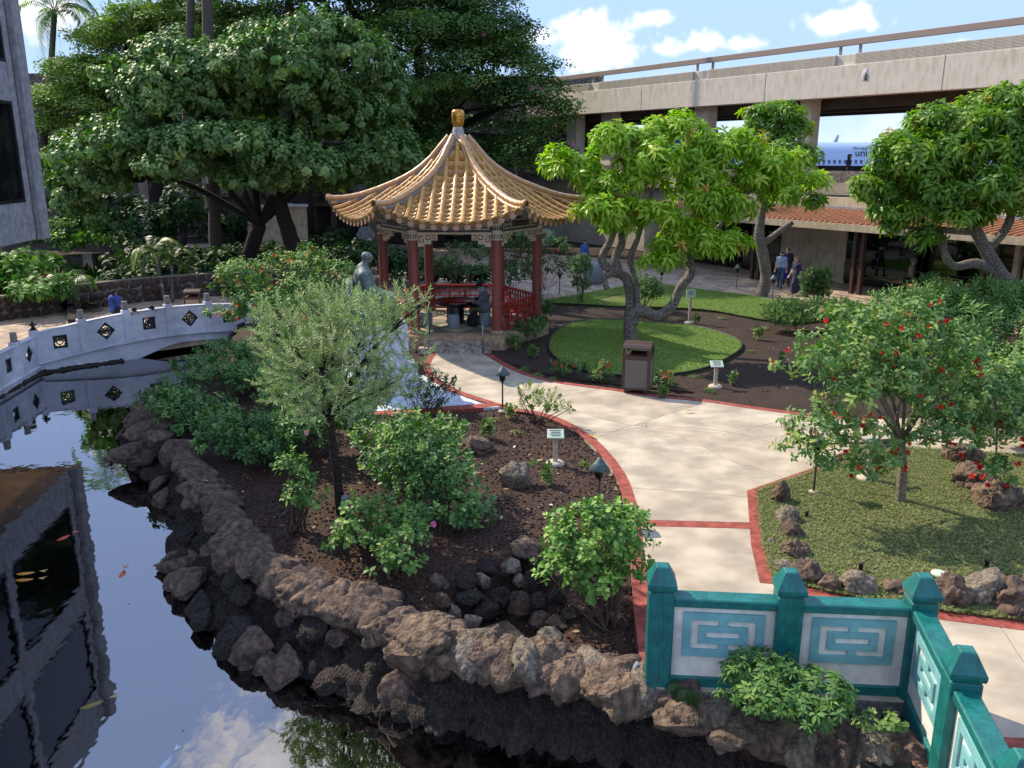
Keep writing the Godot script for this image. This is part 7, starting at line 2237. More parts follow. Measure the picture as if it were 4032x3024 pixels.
	for q in [
		[0, Vector3(0.43, -0.05, -24.40), "grassy tuft nearest the path left of the bin, first of its row"], [0, Vector3(0.78, -0.05, -23.74), "grassy tuft between the first tuft and the ixora left of the bin"], [0, Vector3(1.09, -0.05, -23.21), "third grassy tuft along the red border left of the bin"], [1, Vector3(0.63, -0.05, -25.89), "small leafy plant on the dark mulch below the lawn's left end"],
		[1, Vector3(0.21, -0.05, -26.87), "small leafy plant beside the pavilion hedge and the path"], [1, Vector3(2.10, -0.05, -24.12), "leafy plant just under the leaf shaped lawn, left of the bin"], [0, Vector3(2.34, -0.05, -23.42), "grassy tuft close left of the bin"], [0, Vector3(2.75, -0.05, -23.01), "grassy tuft touching the left side of the bin"],
		[1, Vector3(4.26, -0.05, -22.81), "leafy plant just right of the bin"], [0, Vector3(5.18, -0.05, -23.58), "grassy tuft between the bin and the plaque on its post"], [1, Vector3(6.02, -0.05, -22.71), "leafy plant right of the plaque on its post"], [0, Vector3(5.22, -0.05, -21.95), "grassy tuft below the plaque near the path"],
		[0, Vector3(5.45, -0.05, -31.61), "grassy tuft by the twisted limb on the upper mulch"], [0, Vector3(6.42, -0.05, -32.36), "grassy tuft left of the tall plaque post"], [1, Vector3(6.92, -0.05, -31.61), "leafy plant at the foot of the tall plaque post"], [0, Vector3(8.10, -0.05, -32.55), "grassy tuft right of the tall plaque post"],
		[0, Vector3(9.22, -0.05, -30.54), "grassy tuft by the low hedge"], [1, Vector3(8.45, -0.05, -28.67), "leafy plant left of the red flowered tree top"], [0, Vector3(7.61, -0.05, -26.74), "grassy tuft at the tip of the leaf shaped lawn"], [0, Vector3(3.67, -0.05, -34.62), "grassy tuft behind the lawn left of the twisted trunk"],
		[0, Vector3(2.44, -0.05, -34.62), "grassy tuft below the upright clipped shrub"], [1, Vector3(-0.04, -0.06, -19.60), "pale leafy plant beside the second lamp's foot"], [0, Vector3(-0.42, -0.06, -19.35), "low tuft left of the pale plant on the island bed"], [1, Vector3(-0.56, -0.06, -18.11), "low rounded plant above the brown boulder"],
		[0, Vector3(0.08, -0.06, -18.44), "tiny tuft right of the brown boulder"], [1, Vector3(0.65, -0.06, -15.32), "yellow green mound right of the angular boulder"], [0, Vector3(0.42, -0.06, -16.47), "tiny tuft left of the plaque in the mulch bed"], [0, Vector3(1.46, -0.06, -16.34), "tuft between the plaque and the red border curve"],
		[1, Vector3(3.87, -0.04, -21.28), "leafy sprig at the bin's right front corner"], [1, Vector3(8.11, -0.05, -24.98), "sprig under the left tip of the red flowered tree"]]:
		var root: Node3D = tg[q[0]]
		if not used[q[0]]:
			used[q[0]] = true
			root.position = q[1]
			root.set_meta("label", q[2])
		else: dup(root, q[1], rr(0, 6), q[2], rr(0.7, 1.1))
	# ixora: orange flowers left of the bin
	for q in [["orange flowered ixora left of the bin under the lawn edge", Vector3(1.56, 0.00, -23.54), [[Vector3(1.52, 0.20, -23.60), Vector3(0.37, 0.22, 0.33)]]], ["orange flowered ixora touching the bin's left side", Vector3(2.56, 0.00, -23.02), [[Vector3(2.49, 0.22, -23.00), Vector3(0.28, 0.26, 0.25)]]], ["small ixora with one orange flower right of the bin", Vector3(4.06, 0.00, -22.23), [[Vector3(4.11, 0.14, -22.40), Vector3(0.23, 0.19, 0.20)]]]]:
		var s := shrub("ixora_shrub", q[0], "shrub", q[1], q[2], box_leaf, M.leaf_matt, star, 60.0, 0.9, 1.3, "ixora shrubs", 5)
		blossoms(s, bloom, M.petal_orange, outer(q[2], 4, 0.2))
	# dark sprawling bush and pale shrub near the statue landing
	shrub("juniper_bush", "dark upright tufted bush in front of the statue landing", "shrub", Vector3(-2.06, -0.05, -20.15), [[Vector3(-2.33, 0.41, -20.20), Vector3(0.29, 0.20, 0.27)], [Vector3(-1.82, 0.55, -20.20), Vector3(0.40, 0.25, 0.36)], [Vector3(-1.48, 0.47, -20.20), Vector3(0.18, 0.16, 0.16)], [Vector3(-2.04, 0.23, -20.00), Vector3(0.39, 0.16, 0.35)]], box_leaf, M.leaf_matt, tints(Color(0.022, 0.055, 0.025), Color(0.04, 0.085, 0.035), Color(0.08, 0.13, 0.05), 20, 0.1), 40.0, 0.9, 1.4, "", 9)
	shrub("lime_shrub", "pale lime green airy shrub by the red border and the second lamp", "shrub", Vector3(0.64, -0.05, -19.20), [[Vector3(0.37, 0.68, -19.20), Vector3(0.28, 0.15, 0.25)], [Vector3(0.79, 0.52, -19.00), Vector3(0.37, 0.24, 0.34)], [Vector3(1.16, 0.41, -18.80), Vector3(0.19, 0.13, 0.17)], [Vector3(0.21, 0.35, -19.20), Vector3(0.15, 0.13, 0.14)]], box_leaf, M.leaf_bright, tints(Color(0.15, 0.24, 0.03), Color(0.24, 0.34, 0.05), Color(0.36, 0.42, 0.1), 20, 0.2), 36.0, 0.9, 1.3, "", 9)
	# schefflera and fern at the foot of the fence
	var pal := shoot(8, 0.02, 0.085, 0.032, -0.1, 0.25, 0.3, 0.25, 91, 0.15)
	at = Vector3(3.15, -0.10, -8.53)
	shrub("umbrella_plant", "low glossy umbrella plant spilling over the rocks before the teal fence", "shrub", at, pads([[Vector3(2.74, 0.44, -8.35), Vector3(0.36, 0.21, 0.32)], [Vector3(2.94, 0.45, -8.00), Vector3(0.47, 0.22, 0.42)], [Vector3(2.58, 0.38, -8.10), Vector3(0.33, 0.20, 0.29)], [Vector3(3.18, 0.44, -7.70), Vector3(0.29, 0.17, 0.26)], [Vector3(2.87, 0.49, -8.45), Vector3(0.26, 0.13, 0.23)], [Vector3(3.17, 0.49, -8.10), Vector3(0.22, 0.12, 0.20)]], 7, 0.5, 0.5), pal, M.leaf, tints(Color(0.055, 0.13, 0.035), Color(0.10, 0.21, 0.045), Color(0.2, 0.32, 0.07), 30, 0.12), 62.0, 0.8, 1.25, "", 14)
	var fern := thing("fern", "single arching fern beside the first teal post", "fern", Vector3(2.14, -0.10, -8.79))
	var fr := frond(0.5, 0.12, 0.02, 22, 0.5, 0.5, 3)
	for i in 5: part("frond", fr, M.palm_leaf, fern, Transform3D(Basis(Vector3.UP, 2.2 + i * 0.55), Vector3(0, 0.02, 0)))
	var st2 := shoot(5, 0.05, 0.06, 0.06, 0.1, 0.4, 0.2, 0.1, 92, 0.2)
	shrub("ground_cover", "small round leaved creeper in the corner of the teal fence", "plant", Vector3(4.17, -0.12, -8.43), [[Vector3(3.75, 0.29, -7.75), Vector3(0.17, 0.04, 0.15)], [Vector3(3.99, 0.34, -7.70), Vector3(0.13, 0.04, 0.12)]], st2, M.leaf_matt, star, 130.0, 0.6, 1.0, "", 4)


func tropical_corner() -> void:
	# lush planting round the little pool behind the stone walls at left
	ground("back_pool", slab_mesh(closed(PackedVector2Array([Vector2(-23.18, -42.30), Vector2(-24.66, -46.76), Vector2(-28.25, -53.24), Vector2(-27.54, -55.34), Vector2(-25.16, -55.34), Vector2(-22.67, -52.24), Vector2(-20.70, -45.80), Vector2(-19.61, -41.50), Vector2(-17.70, -36.65), Vector2(-18.90, -36.65)]), 4), -0.01, 0.01), M.pool)
	ground("stone_spout", slab_mesh(PackedVector2Array([Vector2(-20.54, -39.18), Vector2(-20.22, -39.18), Vector2(-17.23, -33.36), Vector2(-17.56, -33.36)]), -0.5, -0.2), M.lava_dark)
	var broad := shoot(9, 0.2, 0.42, 0.17, 0.1, 1.1, 0.55, 0.2, 101, 0.3)
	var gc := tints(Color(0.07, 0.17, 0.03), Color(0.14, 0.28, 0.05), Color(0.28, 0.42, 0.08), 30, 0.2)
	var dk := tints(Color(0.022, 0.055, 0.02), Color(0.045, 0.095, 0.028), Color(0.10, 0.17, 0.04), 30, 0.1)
	for q in [
		["bright broad leaved plants beneath the overhanging building", Vector3(-22.01, 0.00, -37.92), [[Vector3(-21.55, 0.95, -37.00), Vector3(1.20, 0.80, 1.08)], [Vector3(-20.87, 1.02, -38.00), Vector3(0.92, 0.72, 0.83)], [Vector3(-20.28, 0.50, -36.00), Vector3(1.37, 0.55, 1.23)], [Vector3(-22.22, 0.55, -37.00), Vector3(1.00, 0.70, 0.90)]], gc, 5.0],
		["yellow green shrubs on the far bank of the back pool", Vector3(-30.19, 0.00, -57.61), [[Vector3(-28.45, 1.38, -54.00), Vector3(1.44, 0.72, 1.30)], [Vector3(-26.70, 1.04, -53.00), Vector3(1.28, 0.62, 1.15)], [Vector3(-26.61, 1.44, -55.00), Vector3(1.32, 0.73, 1.19)], [Vector3(-24.43, 1.04, -53.00), Vector3(1.14, 0.57, 1.02)]], gc, 2.6],
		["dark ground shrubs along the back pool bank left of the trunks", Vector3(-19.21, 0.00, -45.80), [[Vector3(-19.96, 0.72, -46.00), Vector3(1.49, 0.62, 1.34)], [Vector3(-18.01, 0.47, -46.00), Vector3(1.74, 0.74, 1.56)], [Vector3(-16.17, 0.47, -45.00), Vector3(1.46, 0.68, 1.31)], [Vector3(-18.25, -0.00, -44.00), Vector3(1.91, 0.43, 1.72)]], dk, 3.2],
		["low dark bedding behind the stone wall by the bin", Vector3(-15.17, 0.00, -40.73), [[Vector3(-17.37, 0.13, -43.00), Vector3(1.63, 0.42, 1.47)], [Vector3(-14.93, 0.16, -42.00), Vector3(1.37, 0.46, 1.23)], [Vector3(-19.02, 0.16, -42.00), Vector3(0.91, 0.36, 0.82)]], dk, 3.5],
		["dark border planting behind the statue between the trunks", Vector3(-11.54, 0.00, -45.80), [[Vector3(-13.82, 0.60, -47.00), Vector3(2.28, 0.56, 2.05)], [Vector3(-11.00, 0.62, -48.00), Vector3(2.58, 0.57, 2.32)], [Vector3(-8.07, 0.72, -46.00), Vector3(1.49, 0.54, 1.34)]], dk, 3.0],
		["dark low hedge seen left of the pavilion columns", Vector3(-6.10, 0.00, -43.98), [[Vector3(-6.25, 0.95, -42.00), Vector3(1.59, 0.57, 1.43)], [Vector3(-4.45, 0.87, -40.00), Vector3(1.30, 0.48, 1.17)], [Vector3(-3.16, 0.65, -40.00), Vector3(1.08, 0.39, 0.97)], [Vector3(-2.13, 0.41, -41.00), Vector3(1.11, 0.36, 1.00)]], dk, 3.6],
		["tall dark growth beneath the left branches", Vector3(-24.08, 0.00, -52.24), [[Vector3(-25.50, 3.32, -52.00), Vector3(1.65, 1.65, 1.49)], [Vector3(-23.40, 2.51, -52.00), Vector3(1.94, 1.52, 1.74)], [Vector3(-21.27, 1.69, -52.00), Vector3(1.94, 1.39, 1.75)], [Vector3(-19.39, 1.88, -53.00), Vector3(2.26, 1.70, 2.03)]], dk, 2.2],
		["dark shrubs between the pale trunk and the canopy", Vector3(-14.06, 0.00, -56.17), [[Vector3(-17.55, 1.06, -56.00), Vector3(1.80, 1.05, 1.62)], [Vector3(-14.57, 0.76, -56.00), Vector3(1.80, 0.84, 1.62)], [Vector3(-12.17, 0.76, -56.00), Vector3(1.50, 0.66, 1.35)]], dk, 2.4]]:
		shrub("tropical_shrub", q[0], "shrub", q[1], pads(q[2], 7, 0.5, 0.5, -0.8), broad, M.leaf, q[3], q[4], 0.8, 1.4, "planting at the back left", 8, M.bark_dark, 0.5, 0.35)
	var ti := shoot(16, 0.5, 0.45, 0.08, 0.2, 1.3, 0.5, 0.3, 111, 0.2)
	var reds := tints(Color(0.22, 0.05, 0.04), Color(0.35, 0.12, 0.06), Color(0.15, 0.12, 0.05), 12, 0.3)
	for q in [["red leaved ti plant on the pool bank", Vector3(-26.84, 0.00, -59.12), 1.2], ["orange tinged ti plant left of the palm trunk", Vector3(-24.32, 0.00, -56.17), 1.0], ["yellow and maroon croton behind the left stone wall", Vector3(-20.08, 0.00, -36.04), 1.4]]:
		var t := thing("ti_plant", q[0], "plant", q[1], 0.0, "coloured leaf plants")
		var w := []
		for i in 6: w.append(turn_to(Vector3(rr(-0.25, 0.25), rr(0.1, 0.7), rr(-0.25, 0.25)), Vector3(rr(-0.4, 0.4), 1, rr(-0.4, 0.4)), q[2] * rr(0.7, 1.1)))
		many("foliage", ti, M.leaf_matt, w, reds if q[2] < 1.3 else tints(Color(0.35, 0.28, 0.04), Color(0.12, 0.04, 0.04), Color(0.25, 0.1, 0.05), 12, 0.3), t)
		part("stems", turned([Vector2(0.05, -0.1), Vector2(0.03, 0.8), Vector2(0, 0.8)], 6), M.twig, t)
	# a fan of young palms over the pool and a palm stump under the building
	for q in [["dark young palm leaning over the back pool", Vector3(-15.50, 0.00, -37.92), Vector3(-17.61, 1.46, -42.50), 1.3], ["second young palm beside the back pool", Vector3(-15.15, 0.00, -37.92), Vector3(-16.80, 1.12, -42.50), 1.0]]: palm(q[0], q[1], q[2], 0.07, 11, q[3] * 1.3)
	var tr := thing("palm_tree", "grey ringed palm trunk under the overhanging building", "palm", Vector3(-23.67, 0.00, -40.43))
	var st := begin()
	tube(st, [Vector3(0, -0.2, 0), Vector3(-0.05, 1.5, 0), Vector3(-0.12, 5, 0)], [0.3, 0.25, 0.22], 10, 0.04)
	part("trunk", done(st), M.palm_bark, tr)
	var pf := thing("fan_palm", "low palm with bright split fan leaves behind the left stone wall", "palm", Vector3(-19.10, 0.00, -36.65))
	var ff := frond(1.5, 0.55, 0.05, 16, 0.5, 0.6, 14)
	for i in 9: part("frond", ff, M.palm_leaf, pf, Transform3D(Basis(Vector3.UP, i * 0.7) * Basis(Vector3.FORWARD, rr(-0.5, 0.2)), Vector3(0, 0.5, 0)))
	part("stem", turned([Vector2(0.12, -0.1), Vector2(0.1, 0.5), Vector2(0, 0.55)], 8), M.palm_bark, pf)
	# more trunks in the shade
	for q in [["dark trunk left of the statue among the kukui limbs", Vector3(-13.61, 0.00, -56.17), 0.75, 9.0], ["thick dark trunk at the canopy corner", Vector3(-13.54, 0.00, -60.71), 0.8, 9.0]]:
		var tk := thing("shaded_tree", q[0], "tree", q[1])
		st = begin()
		var pts := curve([Vector3(0, -0.2, 0), Vector3(0.15, q[3] * 0.4, 0), Vector3(-0.4, q[3], 0)], 5)
		tube(st, pts, along([q[2] * 1.2, q[2] * 0.85, q[2] * 0.8], pts.size()), 12, 0.05)
		part("trunk", done(st), M.bark_dark, tk)



# ---------- furniture ----------
func lamp_at(label: String, at: Vector3, h: float) -> Node3D:
	var t := thing("path_lamp", label, "lamp", at, 0.0, "cone hatted path lamps")
	part("pole", turned([Vector2(0.022, -0.1), Vector2(0.018, h - 0.22), Vector2(0, h - 0.22)], 10), M.rust_pole, t)
	part("socket", turned([Vector2(0.02, h - 0.26), Vector2(0.045, h - 0.22), Vector2(0.075, h - 0.19), Vector2(0.075, h - 0.12), Vector2(0.085, h - 0.1), Vector2(0.085, h - 0.06), Vector2(0, h - 0.06)], 14), M.black_iron, t)
	part("hat", turned([Vector2(0.0, h - 0.045), Vector2(0.15, h - 0.052), Vector2(0.178, h - 0.06), Vector2(0.182, h - 0.052), Vector2(0.09, h + 0.06), Vector2(0.035, h + 0.125), Vector2(0.016, h + 0.145), Vector2(0, h + 0.15)], 22), M.patina, t)
	part("foot", turned([Vector2(0.1, -0.02), Vector2(0.1, 0.015), Vector2(0.03, 0.03), Vector2(0, 0.03)], 12), M.sign_post, t)
	return t


func plaque(label: String, at: Vector3, h: float, upright: bool, turn := 0.0) -> Node3D:
	var t := thing("plaque_stand", label, "sign", at, turn, "plant name plaques")
	part("post", cbox(Vector3(0.095, h, 0.075), 0.01), M.sign_post, t, Transform3D(Basis.IDENTITY, Vector3(0, h / 2, 0)))
	part("base", turned([Vector2(0.19, -0.05), Vector2(0.19, 0.03), Vector2(0.15, 0.06), Vector2(0, 0.065)], 16), M.sign_post, t)
	var b := Basis(Vector3.RIGHT, 1.35 if upright else 0.5)
	var st := begin()
	if upright: plate(st, PackedVector2Array([Vector2(-0.17, -0.16), Vector2(0.17, -0.16), Vector2(0.17, 0.12), Vector2(0.1, 0.16), Vector2(-0.1, 0.16), Vector2(-0.17, 0.12)]), -0.02, 0.02)
	else: box(st, Vector3.ZERO, Vector3(0.34, 0.24, 0.04), Basis.IDENTITY, 0.006)
	var f := part("plaque", done(st), M.sign_face, t, Transform3D(Basis(Vector3.RIGHT, -0.15 if upright else -1.0), Vector3(0, h + (0.14 if upright else 0.03), 0.03)))
	for i in 4: part("text_line", cbox(Vector3(0.22 - 0.04 * (i % 2), 0.016, 0.004)), M.ink, f, Transform3D(Basis.IDENTITY, Vector3(0, 0.075 - i * 0.045, 0.022)))
	return t


func litter_bin(label: String, at: Vector3, turn: float, stone: Material) -> Node3D:
	var t := thing("litter_bin", label, "trash can", at, turn, "square litter bins")
	var w := 0.66
	for x in [-1.0, 1.0]:
		for z in [-1.0, 1.0]:
			part("corner_post", cbox(Vector3(0.06, 1.02, 0.06), 0.006), M.bin_brown, t, Transform3D(Basis.IDENTITY, Vector3(x * (w / 2 - 0.03), 0.61, z * (w / 2 - 0.03))))
			part("foot", cbox(Vector3(0.08, 0.1, 0.08)), M.bin_brown, t, Transform3D(Basis.IDENTITY, Vector3(x * 0.24, 0.05, z * 0.24)))
	for i in 4:
		var b := Basis(Vector3.UP, PI / 2 * i)
		part("stone_panel", cbox(Vector3(w - 0.13, 0.68, 0.03)), stone, t, Transform3D(b, b * Vector3(0, 0.485, w / 2 - 0.022)))
		part("rail", cbox(Vector3(w - 0.12, 0.045, 0.05)), M.bin_brown, t, Transform3D(b, b * Vector3(0, 0.12, w / 2 - 0.03)))
		part("rail", cbox(Vector3(w - 0.12, 0.1, 0.055)), M.bin_brown, t, Transform3D(b, b * Vector3(0, 0.875, w / 2 - 0.03)))
		part("rim", cbox(Vector3(w - 0.12, 0.02, 0.12)), M.bin_brown, t, Transform3D(b * Basis(Vector3.RIGHT, 0.4), b * Vector3(0, 0.92, w / 2 - 0.09)))
	part("liner", cbox(Vector3(w - 0.16, 0.02, w - 0.16)), M.plain_black, t, Transform3D(Basis.IDENTITY, Vector3(0, 0.8, 0)))
	# hood with a curved top
	var poly := PackedVector2Array()
	for i in 13:
		var f := lerpf(-1.0, 1.0, i / 12.0)
		poly.append(Vector2(f * (w / 2 + 0.005), 1.16 + 0.06 * (1.0 - f * f) - 0.05 * pow(absf(f), 8.0)))
	for i in range(12, -1, -1):
		var f := lerpf(-1.0, 1.0, i / 12.0)
		poly.append(Vector2(f * (w / 2 + 0.005), 1.10))
	var st := begin()
	plate(st, poly, -w / 2, w / 2)
	part("hood", done(st), M.bin_brown, t, Transform3D(Basis(Vector3.UP, PI / 2), Vector3.ZERO))
	return t


func furniture() -> void:
	litter_bin("brown litter bin with grey stone chip panels standing on the path", Vector3(3.33, 0.00, -21.95), -0.30, M.aggregate).scale = Vector3.ONE * 1.1
	litter_bin("tan litter bin beside the stone wall behind the bridge", Vector3(-13.1, -0.45, -35.0), 0.1, M.aggregate_tan)
	var l := lamp_at("path lamp at the island's edge between the statue landing and the lime shrub", Vector3(-0.23, 0.00, -20.06), 0.98)
	for q in [
		[Vector3(1.48, -0.03, -13.66), "nearest path lamp, behind the glossy round bush by the teal fence"], [Vector3(5.54, 0.05, -14.70), "path lamp half hidden by the red flowered tree's left side"], [Vector3(-0.19, 0.00, -28.43), "path lamp at the right front corner of the pavilion"], [Vector3(0.96, 0.00, -32.29), "path lamp beside the right pavilion column"],
		[Vector3(2.15, 0.00, -38.45), "path lamp on the pavement behind the pavilion"], [Vector3(10.65, 0.00, -40.43), "upper of the two lamps behind the twisted tree's right arm"], [Vector3(6.88, 0.00, -39.28), "lamp on the lawn seen below the lime leaves"], [Vector3(11.17, 0.03, -36.46), "short lamp at the foot of the pale trunked tree by the walk"], [Vector3(18.34, 0.00, -39.99), "lamp in front of the mirror glass wall"]]:
		dup(l, q[0], 0.0, q[1])
	plaque("slanted plaque on a short post in the middle mulch bed", Vector3(0.88, -0.05, -16.47), 0.62, false)
	plaque("slanted plaque on a post in the mulch right of the bin", Vector3(5.53, -0.05, -22.51), 0.62, false)
	plaque("upright notice plaque on a taller post behind the leaf shaped lawn", Vector3(6.68, -0.05, -31.79), 1.0, true)
	plaque("small slanted plaque by the lamp right of the pavilion", Vector3(1.29, 0.00, -35.92), 0.45, false)
	plaque("slanted plaque half hidden under the red flowered tree", Vector3(6.78, 0.05, -15.36), 0.7, false, 0.4)
	# handrails of the pavilion steps
	var st := begin()
	var p := [Vector3(0, -0.02, 0.62), Vector3(0, 0.82, 0.62), Vector3(0, 0.88, 0.56), Vector3(0, 1.28, 0.05), Vector3(0, 1.3, 0.0), Vector3(0, 1.25, -0.03), Vector3(0, 0.45, -0.03)]
	tube(st, p, along([0.024, 0.024], 7), 10)
	var h := thing("handrail", "stainless steel handrail on the right of the pavilion steps", "handrail", P_AT + Vector3(0.85, 0, 2.55), 0.03)
	part("rail", done(st), M.steel, h)
	part("flange", turned([Vector2(0.07, 0.452), Vector2(0.07, 0.465), Vector2(0, 0.468)], 14), M.steel, h, Transform3D(Basis.IDENTITY, Vector3(0, 0, -0.03)))
	dup(h, P_AT + Vector3(-0.86, 0, 2.58), 0.03, "stainless steel handrail on the left of the pavilion steps")
	# table and stools
	var c := P_AT + Vector3(-0.17, 0.45, 0.35)
	var t := thing("round_table", "round red topped stone table inside the pavilion", "table", c)
	part("top", turned([Vector2(0, 0.80), Vector2(0.70, 0.80), Vector2(0.71, 0.79)], 36), M.red_top, t)
	part("rim", turned([Vector2(0.71, 0.795), Vector2(0.72, 0.77), Vector2(0.72, 0.69), Vector2(0.69, 0.66), Vector2(0, 0.66)], 36), M.black_granite, t)
	part("pedestal", turned([Vector2(0.3, 0.67), Vector2(0.3, 0.1), Vector2(0.34, 0.06), Vector2(0.34, 0), Vector2(0, 0)], 24), M.black_granite, t)
	var s := thing("drum_stool", "pale drum stool in front of the table nearest the steps", "stool", c + Vector3(0.0, 0, 0.95), 0.0, "stone drum stools")
	part("drum", turned([Vector2(0, 0.46), Vector2(0.17, 0.46), Vector2(0.195, 0.43), Vector2(0.21, 0.3), Vector2(0.212, 0.2), Vector2(0.2, 0.06), Vector2(0.185, 0.0), Vector2(0, 0)], 22), M.stool, s)
	dup(s, c + Vector3(-0.95, 0, 0.55), 1.0, "drum stool left of the table, half behind the silver green leaves")
	dup(s, c + Vector3(1.03, 0, 0.45), 2.0, "drum stool under the person in the grey hood")
	dup(s, c + Vector3(1.0, 0, -0.45), 2.0, "drum stool under the person in black behind the table")
	var bag := thing("backpack", "black backpack slumped on the floor between the stools", "bag", c + Vector3(0.62, 0, 0.62))
	part("sack", rock_mesh(801, 12, 0.25, 3), solid(Color(0.05, 0.05, 0.055), 0.8), bag, Transform3D(Basis(Vector3(0, 0, 1), -0.2) * Basis.from_scale(Vector3(0.2, 0.3, 0.17)), Vector3(0, 0.25, 0)))
	part("pocket", rock_mesh(802, 10, 0.2, 2), solid(Color(0.07, 0.07, 0.075), 0.8), bag, Transform3D(Basis.from_scale(Vector3(0.13, 0.13, 0.08)), Vector3(-0.02, 0.16, 0.14)))
	# statue on its marble block
	statue()
	# hexagonal panels hung at the far doorways
	for q in [["white hexagonal panel hanging left of the pavilion roof", Vector3(-8.45, 1.67, -50.00)], ["white hexagonal panel hanging right of the pavilion column", Vector3(1.93, 1.51, -50.00)]]:
		var x := thing("hexagonal_panel", q[0], "sign", q[1], 0.0, "hexagonal panels")
		part("panel", turned([Vector2(0, 0.04), Vector2(0.55, 0.03), Vector2(0.55, -0.03), Vector2(0, -0.04)], 6, -1), M.grey_concrete, x, Transform3D(Basis(Vector3.RIGHT, PI / 2), Vector3.ZERO))
		part("hanger", cbox(Vector3(0.03, 1.2, 0.03)), M.frame_dark, x, Transform3D(Basis.IDENTITY, Vector3(0, 1.1, 0)))
	var d := thing("stone_drum", "pale concrete drum planter on the pavement behind the twisted tree", "planter", Vector3(4.01, 0.00, -41.98))
	part("drum", turned([Vector2(0, 1.0), Vector2(0.42, 1.0), Vector2(0.46, 0.95), Vector2(0.44, 0), Vector2(0, 0)], 20), M.stool, d)
	var bl := thing("bollard_light", "dark bollard light in the planting left of the pavilion", "lamp", Vector3(-8.36, 0.00, -56.17))
	part("post", turned([Vector2(0.14, 0), Vector2(0.14, 1.0), Vector2(0, 1.0)], 12), M.black_iron, bl)
	part("head", turned([Vector2(0.15, 1.0), Vector2(0.15, 1.25), Vector2(0.1, 1.3), Vector2(0, 1.3)], 12), M.grey_concrete, bl)


func statue() -> void:
	var at := Vector3(-3.82, 0.02, -22.06)
	var t := thing("seated_statue", "weathered bronze statue of a robed seated man on a marble block", "statue", at, 1.75)
	var b := []
	var j := {"head": Vector3(0, 3.24, 0.1), "look": Vector3(0, -0.12, 1)}
	var bz := Color.WHITE
	head(b, j.head, j.look, bz, Color(1, 1, 1, 0.0), 0.0, 1.42)
	b.append([j.head - Vector3(0, 0.08, 0.03), Vector3(0, 2.98, 0.0), 0.075, 0.085, bz])
	b.append([Vector3(0, 2.74, -0.02), Vector3(0, 2.42, -0.02), 0.24, 0.29, bz])
	b.append([Vector3(0, 2.93, -0.03), Vector3(0, 2.8, -0.03), 0.15, 0.2, bz])
	for x in [-1.0, 1.0]:
		b.append([Vector3(x * 0.12, 2.86, -0.02), Vector3(x * 0.3, 2.78, -0.02), 0.13, 0.14, bz])
		b.append([Vector3(x * 0.28, 2.76, 0.0), Vector3(x * 0.34, 2.36, 0.14), 0.13, 0.12, bz])
		b.append([Vector3(x * 0.34, 2.36, 0.14), Vector3(x * 0.25, 2.22, 0.52), 0.12, 0.09, bz])
		b.append([Vector3(x * 0.16, 2.12, 0.05), Vector3(x * 0.2, 2.12, 0.66), 0.2, 0.16, bz])
		b.append([Vector3(x * 0.2, 2.1, 0.66), Vector3(x * 0.19, 1.55, 0.7), 0.16, 0.13, bz])
		b.append([Vector3(x * 0.2, 1.52, 0.7), Vector3(x * 0.21, 1.48, 0.92), 0.08, 0.06, bz])
	b.append([Vector3(0, 2.45, 0), Vector3(0, 2.1, 0.05), 0.28, 0.32, bz])
	b.append([Vector3(0, 1.95, 0.45), Vector3(0, 1.6, 0.62), 0.22, 0.2, bz])
	var hb := []
	for x in [-1.0, 1.0]: hand(hb, Vector3(x * 0.24, 2.24, 0.56), Vector3(0, -0.3, 1), Vector3(0, -1, 0.2), bz, x, 0.5)
	var st := begin()
	st.append_from(body(b, 0.02, 60.0), 0, Transform3D.IDENTITY)
	st.append_from(body(hb, 0.008, 200.0), 0, Transform3D.IDENTITY)
	part("figure", st.commit(), M.bronze, t)
	t.position.y += 0.28
	# round-backed chair
	st = begin()
	var poly := PackedVector2Array([Vector2(-0.42, 1.5), Vector2(-0.42, 2.45)])
	for i in 9: poly.append(Vector2(-0.42 * cos(PI * (i + 1) / 10.0), 2.45 + 0.24 * sin(PI * (i + 1) / 10.0)))
	poly.append_array(PackedVector2Array([Vector2(0.42, 2.45), Vector2(0.42, 1.5)]))
	plate(st, poly, -0.46, -0.3)
	for x in [-1.0, 1.0]: box(st, Vector3(x * 0.4, 2.22, 0.06), Vector3(0.14, 0.1, 0.7), Basis.IDENTITY, 0.02)
	box(st, Vector3(0, 1.78, 0.02), Vector3(0.84, 0.5, 0.7), Basis.IDENTITY, 0.02)
	part("chair", done(st), M.bronze, t)
	part("plinth", cbox(Vector3(1.35, 1.25, 1.5), 0.02), M.marble, t, Transform3D(Basis.IDENTITY, Vector3(0, 0.875, 0.3)))
	part("plinth_foot", cbox(Vector3(1.75, 0.56, 1.95), 0.02), M.marble, t, Transform3D(Basis.IDENTITY, Vector3(0, 0.0, 0.3)))


# ---------- people ----------
func seated(h := 1.0) -> Dictionary:
	# sits at 0.46 m facing +z
	var j := {"head": Vector3(0, 1.2, 0.16), "look": Vector3(0, -0.6, 1), "neck": Vector3(0, 1.07, 0.06), "chest": Vector3(0, 0.92, 0.03)}
	for q in [["l", 1.0], ["r", -1.0]]:
		var s: String = q[0]
		var x: float = q[1]
		j["sh" + s] = Vector3(x * 0.17, 1.02, 0.03)
		j["el" + s] = Vector3(x * 0.24, 0.78, 0.12)
		j["wr" + s] = Vector3(x * 0.1, 0.76, 0.36)
		j["hip" + s] = Vector3(x * 0.1, 0.55, 0.0)
		j["kn" + s] = Vector3(x * 0.15, 0.52, 0.44)
		j["an" + s] = Vector3(x * 0.14, 0.09, 0.4)
		j["hd" + s] = Vector3(-x * 0.6, 0.1, 1)
		j["pn" + s] = Vector3(-x, -0.3, 0.2)
	return j


